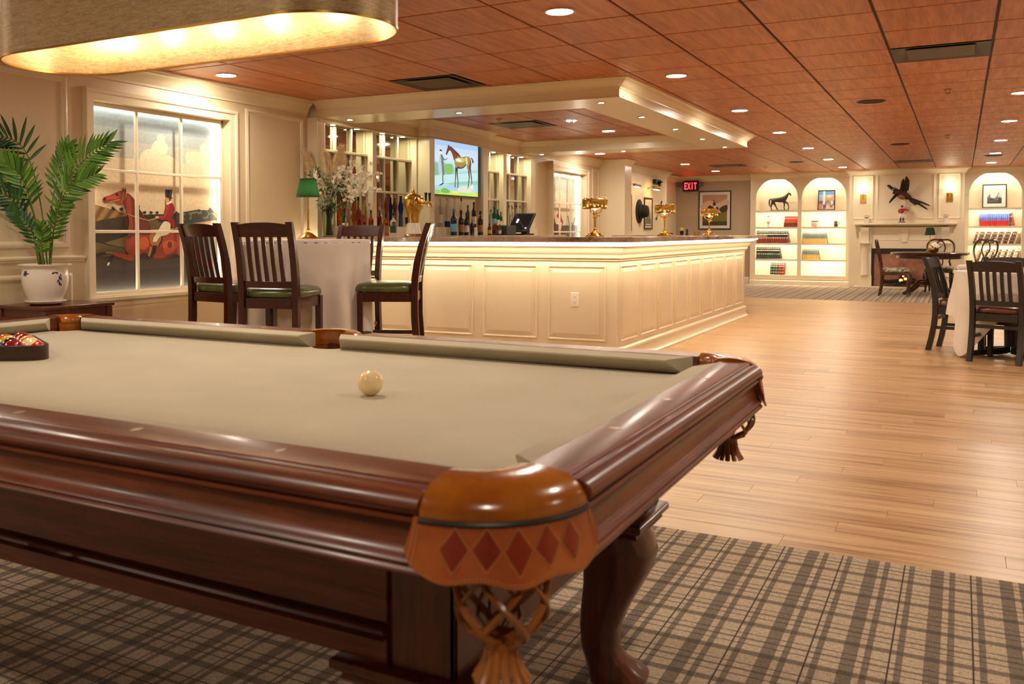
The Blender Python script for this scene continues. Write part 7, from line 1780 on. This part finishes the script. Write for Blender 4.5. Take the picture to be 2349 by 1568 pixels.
def parlour(label):
    t = thing('parlour_chair', label, 'chair', (0, 0, 0), 0, 'carved chairs round the fireside table')
    W = 0.23
    for s in (-1, 1):
        MB().tube(spl([(s*0.20, 0.20, 0.38), (s*0.225, 0.225, 0.30), (s*0.205, 0.21, 0.15), (s*0.20, 0.205, 0.06), (s*0.21, 0.225, 0.012)], 5), [0.032]*5+[0.034]*3+[0.024]*5+[0.018]*5+[0.026]*3, 10).build('leg', M_wal, t)
        MB().tube(spl([(s*0.17, -0.24, 0.0), (s*0.17, -0.21, 0.2), (s*0.17, -0.20, 0.42)], 5), [0.018]*5+[0.022]*6, 10).build('leg', M_wal, t)
        MB().tube(spl([(s*0.17, -0.20, 0.40), (s*0.165, -0.22, 0.50), (s*0.15, -0.23, 0.58), (s*0.215, -0.26, 0.74), (s*0.21, -0.29, 0.88), (s*0.13, -0.305, 0.955), (0, -0.31, 0.95)], 5), 0.017, 9).build('back_stile', M_wal, t)
        MB().tube(spl([(s*0.02, -0.215, 0.44), (s*0.045, -0.23, 0.56), (s*0.02, -0.25, 0.66), (s*0.075, -0.275, 0.78), (s*0.05, -0.30, 0.90), (0, -0.305, 0.94)], 5), 0.012, 8).build('splat', M_wal, t)
    MB().tube([(-0.17, -0.215, 0.45), (0.17, -0.215, 0.45)], 0.014, 8).build('lower_rail', M_wal, t)
    MB().ball((0, -0.31, 0.955), (0.07, 0.014, 0.022), 14, 8).build('crest', M_wal, t)
    MB().prism(sm([(-0.235, 0.22), (0.235, 0.22), (0.19, -0.21), (-0.19, -0.21)], 1), 'z', 0.36, 0.41).build('seat_rail', M_wal, t, bevel=0.006)
    m = MB(); vs = []; n = 26
    for z, k in ((0.411, 0.97), (0.43, 1.02), (0.455, 1.0), (0.475, 0.88), (0.485, 0.6), (0.488, 0.2)):
        for i in range(n):
            a = 2*PI*i/n; ca, sa = math.cos(a), math.sin(a); r = 1/((abs(ca)**4+abs(sa)**4)**0.25); y = r*sa*0.225*k; vs.append((r*ca*0.235*k*(1+0.1*(y/0.22)), y, z))
    m.add(vs, [(j*n+i, j*n+(i+1) % n, (j+1)*n+(i+1) % n, (j+1)*n+i) for j in range(5) for i in range(n)]+[tuple(range(n-1, -1, -1)), tuple(5*n+i for i in range(n))]); m.build('seat', M_floral, t, ang=1.2)
    return t
pc = parlour('carved walnut chair with floral seat left of the fireside table, side-on'); pc.location = (-0.98, 17.80, 0); pc.rotation_euler.z = face(1, 0.0); freeze(pc)
dup(pc, (-0.34, 19.25, 0), face(-0.05, -1), 'carved walnut chair behind the fireside table, facing the camera')
dup(pc, (0.22, 18.85, 0), face(-0.6, -0.8), 'carved walnut chair right of the fireside table against the bookcase')
o = green_lamp('small table lamp with a dark green shade on the fireside table', (-0.47, 18.30, 0.7425), 0.9, False)
fb = thing('flower_bowl', 'white blooms and yellow flowers in a bowl on the fireside table', 'flowers', (-0.40, 18.02, 0.7425))
MB().lathe([(0.03, 0), (0.05, 0.01), (0.07, 0.05), (0.066, 0.05), (0.04, 0.015)], n=20).build('bowl', M_brassd, fb)
for k in range(12): a = k*2.4; MB().ball((0.03*math.cos(a)-0.03, 0.035*math.sin(a)-0.02, 0.055+0.03*((k*5) % 3)/3), 0.022, 8, 6).build('yellow_flower', P1('blossom_yellow_%d' % k, '#d9a520') if k == 0 else bpy.data.materials['book_blossom_yellow_0'], fb)
for k in range(14): a = k*2.4; r = 0.018*math.sqrt(k); MB().ball((r*math.cos(a)+0.01, r*math.sin(a)+0.03, 0.155-0.010*k*0.6), 0.028, 8, 6).build('white_bloom', M_blos, fb)
m = MB()
for k in range(16): leafblade(m, Vector((0.02, 0, 0.05)), Vector((rf.uniform(-1, 1), rf.uniform(-1, 1), rf.uniform(0.2, 1))), 0.12, 0.014)
o = m.build('foliage', M_foliage, fb, smooth=False); o['kind'] = 'stuff'
